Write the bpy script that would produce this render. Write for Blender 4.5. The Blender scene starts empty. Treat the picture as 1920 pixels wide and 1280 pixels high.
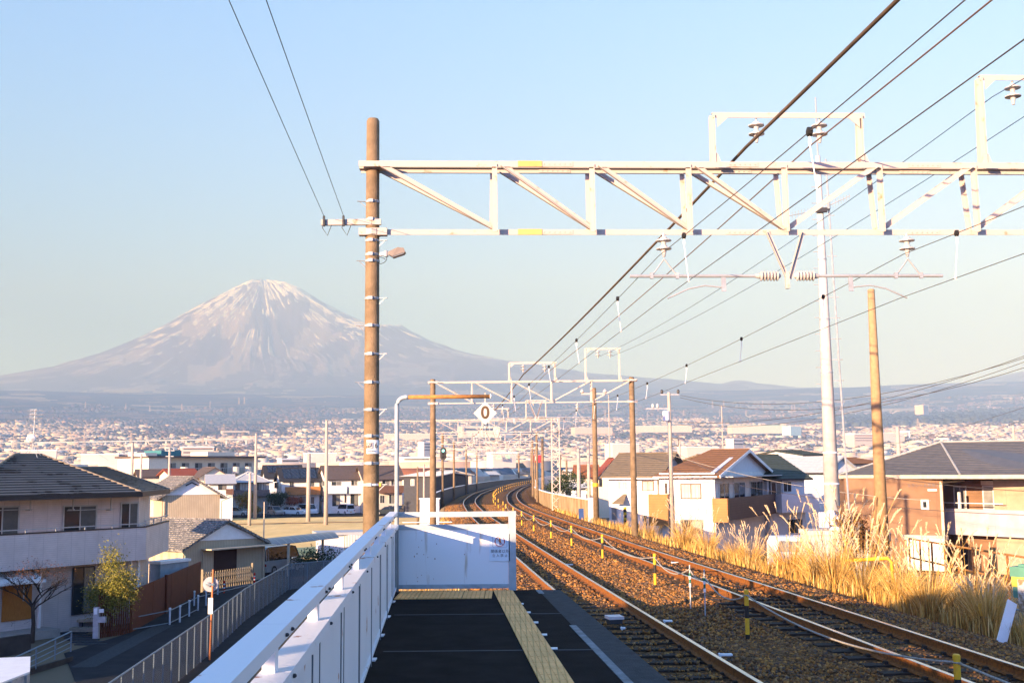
import bpy, math, random
import numpy as np
from mathutils import Vector
PI = math.pi
random.seed(7); rng = np.random.default_rng(11)
SC = bpy.context.scene; COL = SC.collection

# ------------------------------------------------------------------ camera
F_PX, CXP, CYP, HC = 2100.0, 960.0, 640.0, 1.7
PITCH = math.atan(240/2100.0); ROLL = 0.0091
fwd = np.array([0, math.cos(PITCH), math.sin(PITCH)])
_u0 = np.cross(np.array([1.0, 0, 0]), fwd)
rgt = math.cos(ROLL)*np.array([1.0, 0, 0]) - math.sin(ROLL)*_u0
upv = math.cos(ROLL)*_u0 + math.sin(ROLL)*np.array([1.0, 0, 0])
CAMP = np.array([0, 0, HC])
cam = bpy.data.cameras.new('camera'); camo = bpy.data.objects.new('camera', cam); COL.objects.link(camo)
from mathutils import Matrix
camo.matrix_world = Matrix(((rgt[0], upv[0], -fwd[0], 0), (rgt[1], upv[1], -fwd[1], 0), (rgt[2], upv[2], -fwd[2], HC), (0, 0, 0, 1)))
cam.sensor_width = 36; cam.lens = F_PX/1920*36; cam.clip_start = 0.05; cam.clip_end = 90000
SC.camera = camo

# ------------------------------------------------------------------ sun, sky, exposure
SUN_A, SUN_E = math.radians(40), math.radians(10.5)      # sun behind the camera, to its left, low in the late afternoon
sdir = Vector((-math.sin(SUN_A)*math.cos(SUN_E), -math.cos(SUN_A)*math.cos(SUN_E), math.sin(SUN_E)))
sl = bpy.data.lights.new('sun', 'SUN'); sl.energy = 5.0; sl.angle = math.radians(0.5); sl.color = (1.0, 0.69, 0.44)
so = bpy.data.objects.new('sun', sl); COL.objects.link(so); so.location = (-40, -50, 40)
so.rotation_euler = sdir.to_track_quat('Z', 'Y').to_euler()
W = bpy.data.worlds.new('World'); SC.world = W; W.use_nodes = True
nt = W.node_tree; nt.nodes.clear()
wo = nt.nodes.new('ShaderNodeOutputWorld'); bg = nt.nodes.new('ShaderNodeBackground')
sky = nt.nodes.new('ShaderNodeTexSky'); sky.sky_type = 'NISHITA'; sky.sun_disc = False
sky.sun_elevation = SUN_E; sky.sun_rotation = math.atan2(sdir.x, sdir.y)
sky.altitude = 50; sky.air_density = 1.0; sky.dust_density = 0.6; sky.ozone_density = 1.0
# per-channel response of the sky (the photograph's pale, clear blue), applied the same way to every ray
sp = nt.nodes.new('ShaderNodeSeparateColor'); cb = nt.nodes.new('ShaderNodeCombineColor'); nt.links.new(sky.outputs[0], sp.inputs[0])
SKY_G = (1.15, 0.75, 0.80); SKY_M = (0.355, 0.835, 1.62)
for k in range(3):
    pw = nt.nodes.new('ShaderNodeMath'); pw.operation = 'POWER'; pw.inputs[1].default_value = SKY_G[k]
    ml = nt.nodes.new('ShaderNodeMath'); ml.operation = 'MULTIPLY'; ml.inputs[1].default_value = SKY_M[k]
    nt.links.new(sp.outputs[k], pw.inputs[0]); nt.links.new(pw.outputs[0], ml.inputs[0]); nt.links.new(ml.outputs[0], cb.inputs[k])
nt.links.new(cb.outputs[0], bg.inputs[0]); nt.links.new(bg.outputs[0], wo.inputs[0])
bg.inputs[1].default_value = 0.15
SC.view_settings.view_transform = 'Standard'; SC.view_settings.look = 'None'
SC.view_settings.exposure = 1.5; SC.view_settings.gamma = 1
SC.cycles.volume_bounces = 0; SC.cycles.max_bounces = 6; SC.cycles.transparent_max_bounces = 12

# ------------------------------------------------------------------ pixel helpers
def ray(x, y): return fwd + (x-CXP)/F_PX*rgt - (y-CYP)/F_PX*upv
def at(x, y, Y):
    v = ray(x, y); return Vector(CAMP + v*Y/v[1])
def onz(x, y, z):
    v = ray(x, y); return Vector(CAMP + v*(z-HC)/v[2])

# ------------------------------------------------------------------ tags and objects
def tag(o, label=None, cat=None, group=None, kind=None):
    if label: o['label'] = label
    if cat: o['category'] = cat
    if group: o['group'] = group
    if kind: o['kind'] = kind
    return o
def thing(name, label, cat, loc=(0, 0, 0), rz=0.0, group=None):
    o = bpy.data.objects.new(name, None); COL.objects.link(o)
    o.empty_display_size = 0.3
    o.location = loc; o.rotation_euler = (0, 0, rz)
    return tag(o, label, cat, group)
def copy_tree(o, parent=None):
    c = o.copy(); COL.objects.link(c); c.parent = parent
    for ch in KIDS.get(o.name, []): copy_tree(ch, c)
    return c
KIDS = {}

# ------------------------------------------------------------------ mesh builder
def frame_for(d):
    d = Vector(d).normalized()
    up = Vector((0, 0, 1)) if abs(d.z) < 0.95 else Vector((0, 1, 0))
    a = d.cross(up).normalized(); b = a.cross(d).normalized()
    return a, b
class MB:
    def __init__(s): s.v = []; s.f = []; s.m = []; s.cur = 0
    def add(s, vs, fs, m=None):
        n = len(s.v); s.v += [tuple(v) for v in vs]
        s.f += [tuple(i+n for i in f) for f in fs]; s.m += [s.cur if m is None else m]*len(fs)
        return s
    def box(s, x0, x1, y0, y1, z0, z1, m=None):
        return s.add([(x0,y0,z0),(x1,y0,z0),(x1,y1,z0),(x0,y1,z0),(x0,y0,z1),(x1,y0,z1),(x1,y1,z1),(x0,y1,z1)],
              [(0,3,2,1),(4,5,6,7),(0,1,5,4),(1,2,6,5),(2,3,7,6),(3,0,4,7)], m)
    def bar(s, p, q, w, h=None, m=None, up=None):
        h = h or w; p = Vector(p); q = Vector(q); a, b = frame_for(q-p)
        if up is not None:
            d = (q-p).normalized(); a = d.cross(Vector(up)).normalized(); b = a.cross(d).normalized()
        a = a*w/2; b = b*h/2
        return s.add([p-a-b,p+a-b,p+a+b,p-a+b,q-a-b,q+a-b,q+a+b,q-a+b],
              [(0,3,2,1),(4,5,6,7),(0,1,5,4),(1,2,6,5),(2,3,7,6),(3,0,4,7)], m)
    def angle(s, p, q, w, t=0.012, m=None, up=(0,0,1), flip=1):   # L-section steel
        p = Vector(p); q = Vector(q); d = (q-p).normalized(); a = d.cross(Vector(up)).normalized(); b = a.cross(d).normalized()
        s.bar(p, q, t, w, m, up)
        return s.bar(p+a*flip*w/2+b*(w/2-t/2), q+a*flip*w/2+b*(w/2-t/2), w, t, m, up)
    def tube(s, pts, r, n=8, m=None, cap=True):
        pts = [Vector(p) for p in pts]; N = len(pts)
        rr = r if hasattr(r, '__len__') else [r]*N
        vs = []; fs = []; pa = None
        for i, p in enumerate(pts):
            d = (pts[min(i+1, N-1)]-pts[max(i-1, 0)])
            a, b = frame_for(d)
            if pa is not None and a.dot(pa) < 0: a, b = -a, -b
            pa = a
            for k in range(n):
                t = 2*PI*k/n; vs.append(p+a*math.cos(t)*rr[i]+b*math.sin(t)*rr[i])
        for i in range(N-1):
            for k in range(n):
                k2 = (k+1) % n; fs.append((i*n+k, i*n+k2, (i+1)*n+k2, (i+1)*n+k))
        if cap: fs.append(tuple(range(n))[::-1]); fs.append(tuple((N-1)*n+k for k in range(n)))
        return s.add(vs, fs, m)
    def lathe(s, c, prof, n=16, m=None, axis=(0,0,1)):      # prof: list of (radius, height along axis)
        c = Vector(c); d = Vector(axis).normalized(); a, b = frame_for(d)
        vs = []; fs = []
        for r, h in prof:
            for k in range(n):
                t = 2*PI*k/n; vs.append(c+d*h+a*math.cos(t)*r+b*math.sin(t)*r)
        for i in range(len(prof)-1):
            for k in range(n):
                k2 = (k+1) % n; fs.append((i*n+k, i*n+k2, (i+1)*n+k2, (i+1)*n+k))
        fs.append(tuple(range(n))[::-1]); fs.append(tuple((len(prof)-1)*n+k for k in range(n)))
        return s.add(vs, fs, m)
    def prism(s, poly, d, m=None):                           # planar polygon extruded by vector d
        n = len(poly); P = [Vector(p) for p in poly]; d = Vector(d)
        return s.add(P+[p+d for p in P], [tuple(range(n))[::-1], tuple(range(n, 2*n))]+[(i, (i+1) % n, (i+1) % n+n, i+n) for i in range(n)], m)
    def build(s, name, mat, parent=None, world=False, smooth=False):
        vs = s.v
        if world and parent is not None:
            o = Vector((0, 0, 0)); q = parent
            while q is not None: o += Vector(q.location); q = q.parent
            vs = [(v[0]-o.x, v[1]-o.y, v[2]-o.z) for v in vs]
        me = bpy.data.meshes.new(name); me.from_pydata(vs, [], s.f)
        mats = mat if isinstance(mat, (list, tuple)) else [mat]
        for mm in mats: me.materials.append(mm)
        if len(mats) > 1: me.polygons.foreach_set('material_index', s.m)
        if smooth: me.polygons.foreach_set('use_smooth', [True]*len(s.f))
        me.update()
        return link(name, me, parent)
def link(name, me, parent=None):
    o = bpy.data.objects.new(name, me); COL.objects.link(o)
    if parent is not None: o.parent = parent; KIDS.setdefault(parent.name, []).append(o)
    return o
def np_mesh(name, V, F, mat, parent=None, cols=None, smooth=False):    # V (n,3), F (m,k) uniform faces
    V = np.asarray(V, np.float32); F = np.asarray(F, np.int32); k = F.shape[1]
    me = bpy.data.meshes.new(name)
    me.vertices.add(len(V)); me.vertices.foreach_set('co', V.ravel())
    me.loops.add(F.size); me.loops.foreach_set('vertex_index', F.ravel())
    me.polygons.add(len(F)); me.polygons.foreach_set('loop_start', np.arange(0, F.size, k, dtype=np.int32))
    me.polygons.foreach_set('loop_total', np.full(len(F), k, np.int32))
    if smooth: me.polygons.foreach_set('use_smooth', np.ones(len(F), bool))
    me.update(calc_edges=True)
    if cols is not None:                                    # per-face colour
        ca = me.color_attributes.new('col', 'FLOAT_COLOR', 'CORNER')
        c = np.ones((len(F), k, 4), np.float32); c[:, :, :3] = np.asarray(cols, np.float32)[:, None, :]
        ca.data.foreach_set('color', c.ravel())
    me.materials.append(mat)
    return link(name, me, parent)

# ------------------------------------------------------------------ materials
MC = {}
def mat(name, col, rough=0.75, col2=None, scale=3.0, amt=0.12, metal=0.0, bump=0.0, bscale=None, spec=0.3, stretch=(1,1,1), mixlo=0.35, mixhi=0.65, trans=0.0):
    if name in MC: return MC[name]
    m = bpy.data.materials.new(name); m.use_nodes = True; MC[name] = m
    t = m.node_tree; b = t.nodes['Principled BSDF']
    b.inputs['Roughness'].default_value = rough; b.inputs['Metallic'].default_value = metal
    b.inputs['Specular IOR Level'].default_value = spec
    c = tuple(col); c2 = tuple(col2) if col2 else tuple(x*(1-2*amt) for x in c)
    tc = t.nodes.new('ShaderNodeTexCoord'); mp = t.nodes.new('ShaderNodeMapping'); mp.inputs['Scale'].default_value = stretch
    nz = t.nodes.new('ShaderNodeTexNoise'); nz.inputs['Scale'].default_value = scale; nz.inputs['Detail'].default_value = 6; nz.inputs['Roughness'].default_value = 0.6
    rp = t.nodes.new('ShaderNodeValToRGB'); rp.color_ramp.elements[0].position = mixlo; rp.color_ramp.elements[1].position = mixhi
    rp.color_ramp.elements[0].color = (*c, 1); rp.color_ramp.elements[1].color = (*c2, 1)
    L = t.links.new
    L(tc.outputs['Object'], mp.inputs[0]); L(mp.outputs[0], nz.inputs[0]); L(nz.outputs[0], rp.inputs[0]); L(rp.outputs[0], b.inputs['Base Color'])
    if bump:
        n2 = t.nodes.new('ShaderNodeTexNoise'); n2.inputs['Scale'].default_value = bscale or scale*4; n2.inputs['Detail'].default_value = 4
        bp = t.nodes.new('ShaderNodeBump'); bp.inputs['Strength'].default_value = bump; bp.inputs['Distance'].default_value = 0.02
        L(mp.outputs[0], n2.inputs[0]); L(n2.outputs[0], bp.inputs['Height']); L(bp.outputs[0], b.inputs['Normal'])
    m['ramp'] = rp.name
    return m
def stripes(name, col, col2, axis='X', freq=8.0, width=0.08, rough=0.6, axis2=None, freq2=4.0, width2=0.05, grime=0.1, bump=0.4):
    """panels / siding / tile joints: thin joint lines every 1/freq m along one or two object axes"""
    if name in MC: return MC[name]
    m = mat(name, col, rough, amt=grime, scale=1.2)
    t = m.node_tree; L = t.links.new; b = t.nodes['Principled BSDF']; rp = t.nodes[m['ramp']]
    tc = [n for n in t.nodes if n.type == 'TEX_COORD'][0]
    sx = t.nodes.new('ShaderNodeSeparateXYZ'); L(tc.outputs['Object'], sx.inputs[0])
    def line(ax, fr, wd):
        a = t.nodes.new('ShaderNodeMath'); a.operation = 'MULTIPLY'; a.inputs[1].default_value = fr
        if ax == 'XY':
            ad = t.nodes.new('ShaderNodeMath'); ad.operation = 'ADD'; L(sx.outputs['X'], ad.inputs[0]); L(sx.outputs['Y'], ad.inputs[1]); L(ad.outputs[0], a.inputs[0])
        else: L(sx.outputs[ax], a.inputs[0])
        f = t.nodes.new('ShaderNodeMath'); f.operation = 'FRACT'; L(a.outputs[0], f.inputs[0])
        g = t.nodes.new('ShaderNodeMath'); g.operation = 'LESS_THAN'; g.inputs[1].default_value = wd; L(f.outputs[0], g.inputs[0]); return g
    k = line(axis, freq, width)
    if axis2:
        k2 = line(axis2, freq2, width2); mx = t.nodes.new('ShaderNodeMath'); mx.operation = 'MAXIMUM'
        L(k.outputs[0], mx.inputs[0]); L(k2.outputs[0], mx.inputs[1]); k = mx
    mix = t.nodes.new('ShaderNodeMix'); mix.data_type = 'RGBA'; mix.inputs[7].default_value = (*col2, 1)
    L(k.outputs[0], mix.inputs[0]); L(rp.outputs[0], mix.inputs[6]); L(mix.outputs[2], b.inputs['Base Color'])
    bp = t.nodes.new('ShaderNodeBump'); bp.inputs['Strength'].default_value = bump; bp.inputs['Distance'].default_value = 0.01; bp.invert = True
    L(k.outputs[0], bp.inputs['Height']); L(bp.outputs[0], b.inputs['Normal'])
    return m
def attr_mat(name, rough=0.8, amt=0.0, scale=1.0, spec=0.2):
    m = bpy.data.materials.new(name); m.use_nodes = True; MC[name] = m
    t = m.node_tree; b = t.nodes['Principled BSDF']; a = t.nodes.new('ShaderNodeVertexColor'); a.layer_name = 'col'
    b.inputs['Roughness'].default_value = rough; b.inputs['Specular IOR Level'].default_value = spec
    t.links.new(a.outputs[0], b.inputs['Base Color'])
    return m
def glass_mat(name, col=(0.03, 0.04, 0.045), rough=0.08):
    m = mat(name, col, rough, spec=0.6, scale=0.7, amt=0.2); return m
# ------------------------------------------------------------------ terrain
GZ = -5.4                                                     # level of the town beside the railway
RB = np.array([0,150,300,600,1000,1500,2500,4000,6000,8000,10000,13000,17000,22000,40000.])
HB = np.array([-7.1,-7.1,-7.1,-6.5,-3.2,3,36,112,225,365,560,860,1150,1300,1300.])+1.7
HLx = np.array([225,512,819,1229,1638,2253,2970,3686,4403,5018,7000,9000,13000,30000.])
HLz = np.array([3686,3563,3400,3164,2898,2530,2212,1987,1823,1680,1330,1050,700,-4000.])
HRx = np.array([205,460,717,1126,1536,1945,2150,2509,2683,2918,3174,3686,4198,4710,5222,7000,9000,13000])
HRz = np.array([3666,3625,3523,3256,3031,2847,2775,2740,2765,2621,2498,2294,2150,2048,1960,1600,1200,-3000.])
HFx = np.array([100,300,1000,2000,3000,4000,6000,8000,11000,14000,30000])
HFz = np.array([3680,3630,3080,2360,1830,1440,1060,800,480,-500,-3000.])
RPx = np.array([-4000,0,760,850,900,950,1000,1060,1150,1250,1300,1350,1362,1375,1385,1395,1408,1420,1435,1500,1560,1600,1700,1760,1800,1860,1920,2000,2200,6000.])
RPy = np.array([850,850,800,674,674,684,690,697,703,709,715,720,717,714,713,713,715,719,721,726,728,729,729,726,722,710,697,685,660,700.])
FX, FY = -(470/2100)*21500, 21500.0
def base_h(x, y): return np.interp(np.hypot(x, y), RB, HB)
def gully(phi, rho):
    phi = phi+.10*np.sin(rho/1300.+phi*4)+.04*np.sin(rho/420.+phi*9)
    g = 0
    for k, (fq, ph, a) in enumerate([(7,.3,1),(13,1.1,.8),(23,2.2,.6),(41,.7,.45),(67,4.1,.35),(113,.2,.22)]):
        g = g + a*np.abs(np.sin(fq*phi*.5+ph+0.35*np.sin(rho/900.+k)))
    return g-1.7
def cone_h(x, y):
    dx, dy = x-FX, y-FY; rho = np.hypot(dx, dy); cx = dx/np.maximum(rho, 1)
    side = np.where(cx < 0, np.interp(rho, HLx, HLz), np.interp(rho, HRx, HRz)); fr = np.interp(rho, HFx, HFz)
    w = np.abs(cx)**2.2
    phi = np.arctan2(dy, dx)
    amp = np.interp(rho, [0,400,1500,3500,6000,9000], [4,35,80,75,22,0])*(1-w*0.75)
    return fr*(1-w)+side*w + amp*gully(phi, rho) + 1.7
def ridge_h(x, y):
    px = CXP+F_PX*x/np.maximum(y, 1.); yh = 880-.0091*(px-960)
    R = (yh-np.interp(px, RPx, RPy))/F_PX*21500.
    g = np.interp(y, [0,8500,10500,13000,16000,20500,21500,23000,40000], [0,0,.12,.36,.62,.95,1,.8,0.3])
    bump = 1+0.05*np.sin(x/700.+1)*np.sin(y/1300.)*(y < 20000)*(y > 9000)
    return np.where(g > .02, R*g*bump+1.7, -1e3)
def terrain(x, y):
    a = base_h(x, y); b = cone_h(x, y); c = ridge_h(x, y)
    return np.maximum(np.maximum(a, b), np.where(x > FX+2500, c, -1e3))
def grid_faces(n, m):
    i = np.arange(n-1)[:, None]*m+np.arange(m-1)[None, :]
    return np.stack([i, i+m, i+m+1, i+1], -1).reshape(-1, 4)
def hash_noise(x, y, s):                                     # cheap smooth value noise
    x = x/s; y = y/s; xi = np.floor(x); yi = np.floor(y); fx = x-xi; fy = y-yi
    fx = fx*fx*(3-2*fx); fy = fy*fy*(3-2*fy)
    h = lambda a, b: np.modf(np.abs(np.sin(a*127.1+b*311.7)*43758.5453))[0]
    return (h(xi,yi)*(1-fx)+h(xi+1,yi)*fx)*(1-fy)+(h(xi,yi+1)*(1-fx)+h(xi+1,yi+1)*fx)*fy
def fbm(x, y, s, o=4):
    r = 0; a = .5
    for k in range(o): r = r+a*hash_noise(x+k*37.7, y-k*11.3, s/2**k); a *= .5
    return r/(1-.5**o)
# ground: one sheet from under the railway out beyond the mountain's foot
th = np.concatenate([np.linspace(-PI, -.62, 40), np.linspace(-.6, .6, 641), np.linspace(.62, PI, 40)]); rr = np.concatenate([[1, 60, 110, 160], np.geomspace(200, 23500, 420)])
T, R = np.meshgrid(th, rr, indexing='ij'); X = np.clip(R*np.sin(T), -12000, 12000); Y = np.clip(R*np.cos(T), -700, 23500)
Z = terrain(X, Y); Z = np.where(R < 160, GZ, Z)
Z = np.where((R > 250), Z+(fbm(X, Y, 900)-.5)*np.interp(R, [250,2000,8000,20000], [0,4,40,60]), Z)
V = np.stack([X, Y, Z], -1).reshape(-1, 3); Fq = grid_faces(721, len(rr))
fc = V[Fq].mean(1); fr_ = np.hypot(fc[:,0], fc[:,1]); hh = fc[:, 2]
n1 = fbm(fc[:,0], fc[:,1], 700, 5); n2 = fbm(fc[:,0]+9999, fc[:,1], 250, 4)
forest = np.array([.040,.048,.030]); brown = np.array([.17,.12,.07]); field = np.array([.42,.34,.20]); town_c = np.array([.20,.18,.16])
C = np.where(((n1*.6+n2*.4) > .60)[:, None], field, np.where((n2 > .52)[:, None], brown, forest))
C = np.where((fr_ < 9500)[:, None]&(n2 < .6)[:, None]&(fr_ < np.where(n1 > .42, 7200, 4300))[:, None], town_c, C)
C = np.where((fr_ > 9800)[:, None], np.where((n1 > .63)[:, None], field*.9, np.where((n2 > .60)[:, None], brown*.8, forest)), C)
C = np.where((hh > 1200)[:, None], np.where((fbm(fc[:,0], fc[:,1]*.5, 500, 4) > .56)[:, None], (.30,.27,.24), (.12,.11,.10)), C)
C = np.where((fr_ < 300)[:, None], (.16,.13,.09), C)
g = np_mesh('ground', V, Fq[:, ::-1], attr_mat('ground_mat', 1, spec=0), cols=C); tag(g, kind='structure')
# the snow-capped mountain, its own sheet over the ground, centred on the summit
ph = np.linspace(-PI-.6, .6, 900); ro = np.concatenate([np.linspace(1, 200, 5), np.linspace(240, 5200, 300), np.geomspace(5260, 12500, 60)])
Pp, Ro = np.meshgrid(ph, ro, indexing='ij'); X = FX+Ro*np.cos(Pp); Y = FY+Ro*np.sin(Pp)
Z = cone_h(X, Y)+(fbm(X, Y, 260, 4)-.5)*np.interp(Ro, [0,300,2000,9000], [6,25,45,25])+2
Z = Z-np.abs(fbm(Pp*38+.8*fbm(X, Y, 700, 3), Ro/2600., 1.0, 4)-.5)*np.interp(Ro, [0,300,1500,3500,7000], [0,60,190,150,30])+(fbm(X+777, Y, 420, 4)-.5)*np.interp(Ro, [0,2500,4500,12000], [0,30,90,70])
t2 = base_h(X, Y); Z = np.where(Ro > 6500, np.maximum(Z, t2-20), Z)
V = np.stack([X, Y, Z], -1).reshape(-1, 3); Fq = grid_faces(900, len(ro))
fc = V[Fq].mean(1); dx = fc[:,0]-FX; dy = fc[:,1]-FY; rho = np.hypot(dx, dy); phi = np.arctan2(dy, dx); z = fc[:, 2]
phi = phi+.08*np.sin(rho/1300.+phi*4)+.03*np.sin(rho/420.+phi*9); streak = fbm(phi*60, rho/900., 1.0, 4); st2 = fbm(phi*220, rho/500., 1.0, 4); g1 = gully(phi, rho)
st3 = fbm(phi*420+rho/260., rho/190., 1.0, 3)
lim = 2050+950*(.5-streak)+150*g1-120*np.sin(phi*3+.5)
snow = 1/(1+np.exp(-(z-lim)/170.)); snow = np.clip(snow-.45/(1+np.exp((st2-.36)/.025))*np.clip((3700-z)/900, .45, 1)-.35/(1+np.exp((st3-.33)/.02)), 0, 1)
rock = np.array([.17,.15,.15]); veg = np.where((fbm(fc[:,0], fc[:,1], 500, 5) > .56)[:, None], (.36,.30,.24), (.085,.08,.065))
basec = rock+(veg-rock)*np.clip((1750-z)/500, 0, 1)[:, None]
C = basec*(1-snow[:, None])+np.array([.84,.88,.95])*snow[:, None]
mt = np_mesh('mountain', V, Fq, MC['ground_mat'], cols=C); tag(mt, kind='structure')

# haze: real air between the camera and the mountain
hm = bpy.data.materials.new('haze_air'); hm.use_nodes = True; t = hm.node_tree; t.nodes.remove(t.nodes['Principled BSDF'])
pv = t.nodes.new('ShaderNodeVolumePrincipled'); pv.inputs['Color'].default_value = (.29, .495, 1, 1); pv.inputs['Density'].default_value = 1.3e-4; pv.inputs['Absorption Color'].default_value = (.54, .64, 1, 1); pv.inputs['Anisotropy'].default_value = -0.2
t.links.new(pv.outputs[0], t.nodes['Material Output'].inputs['Volume'])
b = MB(); b.box(-12100, 12100, -800, 23700, -8, 3960)
hz = b.build('haze', hm); tag(hz, kind='stuff'); hz.display_type = 'WIRE'

# ------------------------------------------------------------------ materials for the near scene
M = dict(
 white=mat('white_paint', (.80,.81,.82), .55, col2=(.74,.74,.73), scale=2.2),
 fencewhite=mat('fence_paint', (.76,.77,.80), .5, col2=(.33,.12,.04), scale=3.6, mixlo=.64, mixhi=.68, bump=.15, bscale=30),
 steel=mat('galvanised', (.42,.44,.46), .45, col2=(.30,.32,.34), scale=6, metal=.25),
 greypaint=mat('grey_paint', (.42,.47,.50), .5, amt=.12, scale=5),
 dark=mat('dark_metal', (.045,.045,.05), .5),
 black=mat('black_rubber', (.02,.02,.02), .6),
 rust=mat('rusty_steel', (.32,.13,.035), .85, col2=(.17,.07,.03), scale=9, bump=.3),
 rustlight=mat('rust_orange', (.52,.24,.06), .85, col2=(.30,.13,.05), scale=14),
 asphalt=mat('platform_asphalt', (.009,.009,.0095), .95, col2=(.022,.021,.020), scale=3, mixlo=.3, mixhi=.8, bump=.5, bscale=90, spec=.05),
 coping=mat('coping_concrete', (.05,.057,.062), .9, col2=(.034,.039,.042), scale=8, bump=.4, bscale=60, spec=.15),
 line=mat('worn_line', (.22,.25,.27), .85, col2=(.12,.14,.15), scale=7),
 tact=stripes('tactile_yellow', (.95,.53,.19), (.62,.34,.11), 'Y', 3.33, .035, .8, 'X', 17, .2, .12, 1.0),
 yellow=mat('post_yellow', (.80,.46,.02), .5, col2=(.66,.36,.03), scale=12),
 blackpaint=mat('post_black', (.03,.025,.02), .6),
 concrete=mat('pole_concrete', (.26,.185,.11), .9, col2=(.17,.12,.07), scale=5, bump=.6, bscale=50),
 palepole=mat('pale_concrete', (.44,.38,.33), .85, col2=(.34,.30,.26), scale=5, bump=.3),
 cream=mat('cream_steel', (.48,.42,.37), .5, col2=(.34,.21,.12), scale=6, mixlo=.60, mixhi=.72),
 porcelain=mat('porcelain', (.52,.49,.46), .25, spec=.6),
 wire=mat('wire_metal', (.10,.085,.08), .5, metal=.3), bluewire=mat('wire_blue', (.05,.09,.16), .5), copper=mat('wire_copper', (.22,.13,.09), .5, metal=.4),
 thickwire=mat('feeder_cable', (.13,.085,.05), .6, col2=(.07,.05,.035), scale=2),
 rope=mat('rope', (.45,.42,.36), .8, col2=(.25,.22,.18), scale=40),
 sleeper=mat('sleeper_concrete', (.05,.035,.025), .9, col2=(.03,.022,.016), scale=12, bump=.4),
 railside=mat('rail_rust', (.31,.11,.016), .8, col2=(.12,.045,.012), scale=20, bump=.2),
 railtop=mat('rail_polish', (.55,.53,.52), .22, metal=.9, spec=.6),
 glass=glass_mat('window_glass'), glasspale=glass_mat('window_curtain', (.30,.31,.30), .15),
 sign=mat('sign_white', (.86,.86,.84), .4, amt=.03),
 ink=mat('sign_ink', (.04,.03,.02), .6), green=mat('lamp_green', (.1,.6,.5), .4),
)
def emis(m, col, s):
    b = m.node_tree.nodes['Principled BSDF']; b.inputs['Emission Color'].default_value = (*col, 1); b.inputs['Emission Strength'].default_value = s
emis(M['green'], (.25,1,.8), 1.5)
def ballast_mat():
    m = bpy.data.materials.new('ballast_mat'); m.use_nodes = True; t = m.node_tree; b = t.nodes['Principled BSDF']; L = t.links.new
    tc = t.nodes.new('ShaderNodeTexCoord'); vo = t.nodes.new('ShaderNodeTexVoronoi'); vo.inputs['Scale'].default_value = 17
    L(tc.outputs['Object'], vo.inputs['Vector'])
    rp = t.nodes.new('ShaderNodeValToRGB'); rp.color_ramp.elements[0].color = (.07,.035,.018,1); rp.color_ramp.elements[1].color = (.26,.13,.05,1)
    e = rp.color_ramp.elements.new(.5); e.color = (.15,.075,.03,1)
    sc = t.nodes.new('ShaderNodeSeparateColor'); L(vo.outputs['Color'], sc.inputs[0]); L(sc.outputs[0], rp.inputs[0])
    L(rp.outputs[0], b.inputs['Base Color']); b.inputs['Roughness'].default_value = .95; b.inputs['Specular IOR Level'].default_value = .1
    bp = t.nodes.new('ShaderNodeBump'); bp.inputs['Strength'].default_value = 1; bp.inputs['Distance'].default_value = .05; bp.invert = True
    L(vo.outputs['Distance'], bp.inputs['Height']); L(bp.outputs[0], b.inputs['Normal']); return m
M['ballast'] = ballast_mat()

# ------------------------------------------------------------------ railway geometry
T1t = np.array([(-60,8.5),(5,3.3),(14,2.45),(22,1.68),(26,1.32),(34.7,.66),(48,-.42),(60,-1.32),(72,-2.2),(83.5,-2.9),(105,-4.15),(122,-4.72),(154,-4.95),(192,-4.1),(225,-3),(264,-1.0),(320,3),(395,10),(500,24),(640,46)])
T2t = np.array([(-60,12.3),(5,6.8),(15,5.92),(18,5.65),(21,5.35),(26.5,4.74),(34,4.15),(46,3.1),(56,2.5),(66,1.8),(86,.62),(106,.02),(137,-.25),(165,.05),(200,1.0),(232,2.2),(290,5.6),(395,14),(500,28),(640,50)])
_yy = np.arange(-60, 640, 1.0)
def smooth(tab, s=7):
    x = np.interp(_yy, tab[:,0], tab[:,1]); k = np.exp(-.5*(np.arange(-20,21)/s)**2); k /= k.sum()
    lo = x[0]-(x[1]-x[0])*np.arange(20, 0, -1); hi = x[-1]+(x[-1]-x[-2])*np.arange(1, 21)
    return np.convolve(np.concatenate([lo, x, hi]), k, 'valid')
_t1 = smooth(T1t); _t2 = smooth(T2t)
t1x = lambda y: np.interp(y, _yy, _t1)
t2x = lambda y: np.interp(y, _yy, _t2)
rz1 = lambda y: 1.7-np.interp(y, [0,25,50,80,120,200,400,700], [2.6,2.62,2.72,2.92,3.1,3.3,3.6,3.9])
rz2 = lambda y: 1.7-np.interp(y, [0,25,50,80,120,200,400,700], [2.57,2.56,2.66,2.84,3.1,3.3,3.6,3.9])
def bal_z(x, y):
    a, b_ = t1x(y), t2x(y); f = np.clip((x-a)/(b_-a), 0, 1)
    z = rz1(y)*(1-f)+rz2(y)*f-.175
    d = np.minimum(np.abs(x-a), np.abs(x-b_)); z = z-.05*np.clip(d-1.0, 0, 1)
    z = z-.25*np.clip((a-1.7-x), 0, 3)-.22*np.clip((x-b_-1.9), 0, 5)
    return z
def off(tx, y, d):                                           # point offset d to the right of a track at chainage y
    s = (tx(y+1)-tx(y-1))/2; n = math.hypot(1, s); return tx(y)+d/n, y-d*s/n
ys = np.concatenate([np.arange(-40, 90, .5), np.arange(90, 200, 1.5), np.arange(200, 620, 6)])
us = np.linspace(0, 1, 46)
Yg, Ug = np.meshgrid(ys, us, indexing='ij'); XL = t1x(Yg)-2.3; XR = t2x(Yg)+3.4
Xg = XL+(XR-XL)*Ug; Zg = bal_z(Xg, Yg)+(fbm(Xg, Yg, 1.3, 3)-.5)*.06
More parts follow.
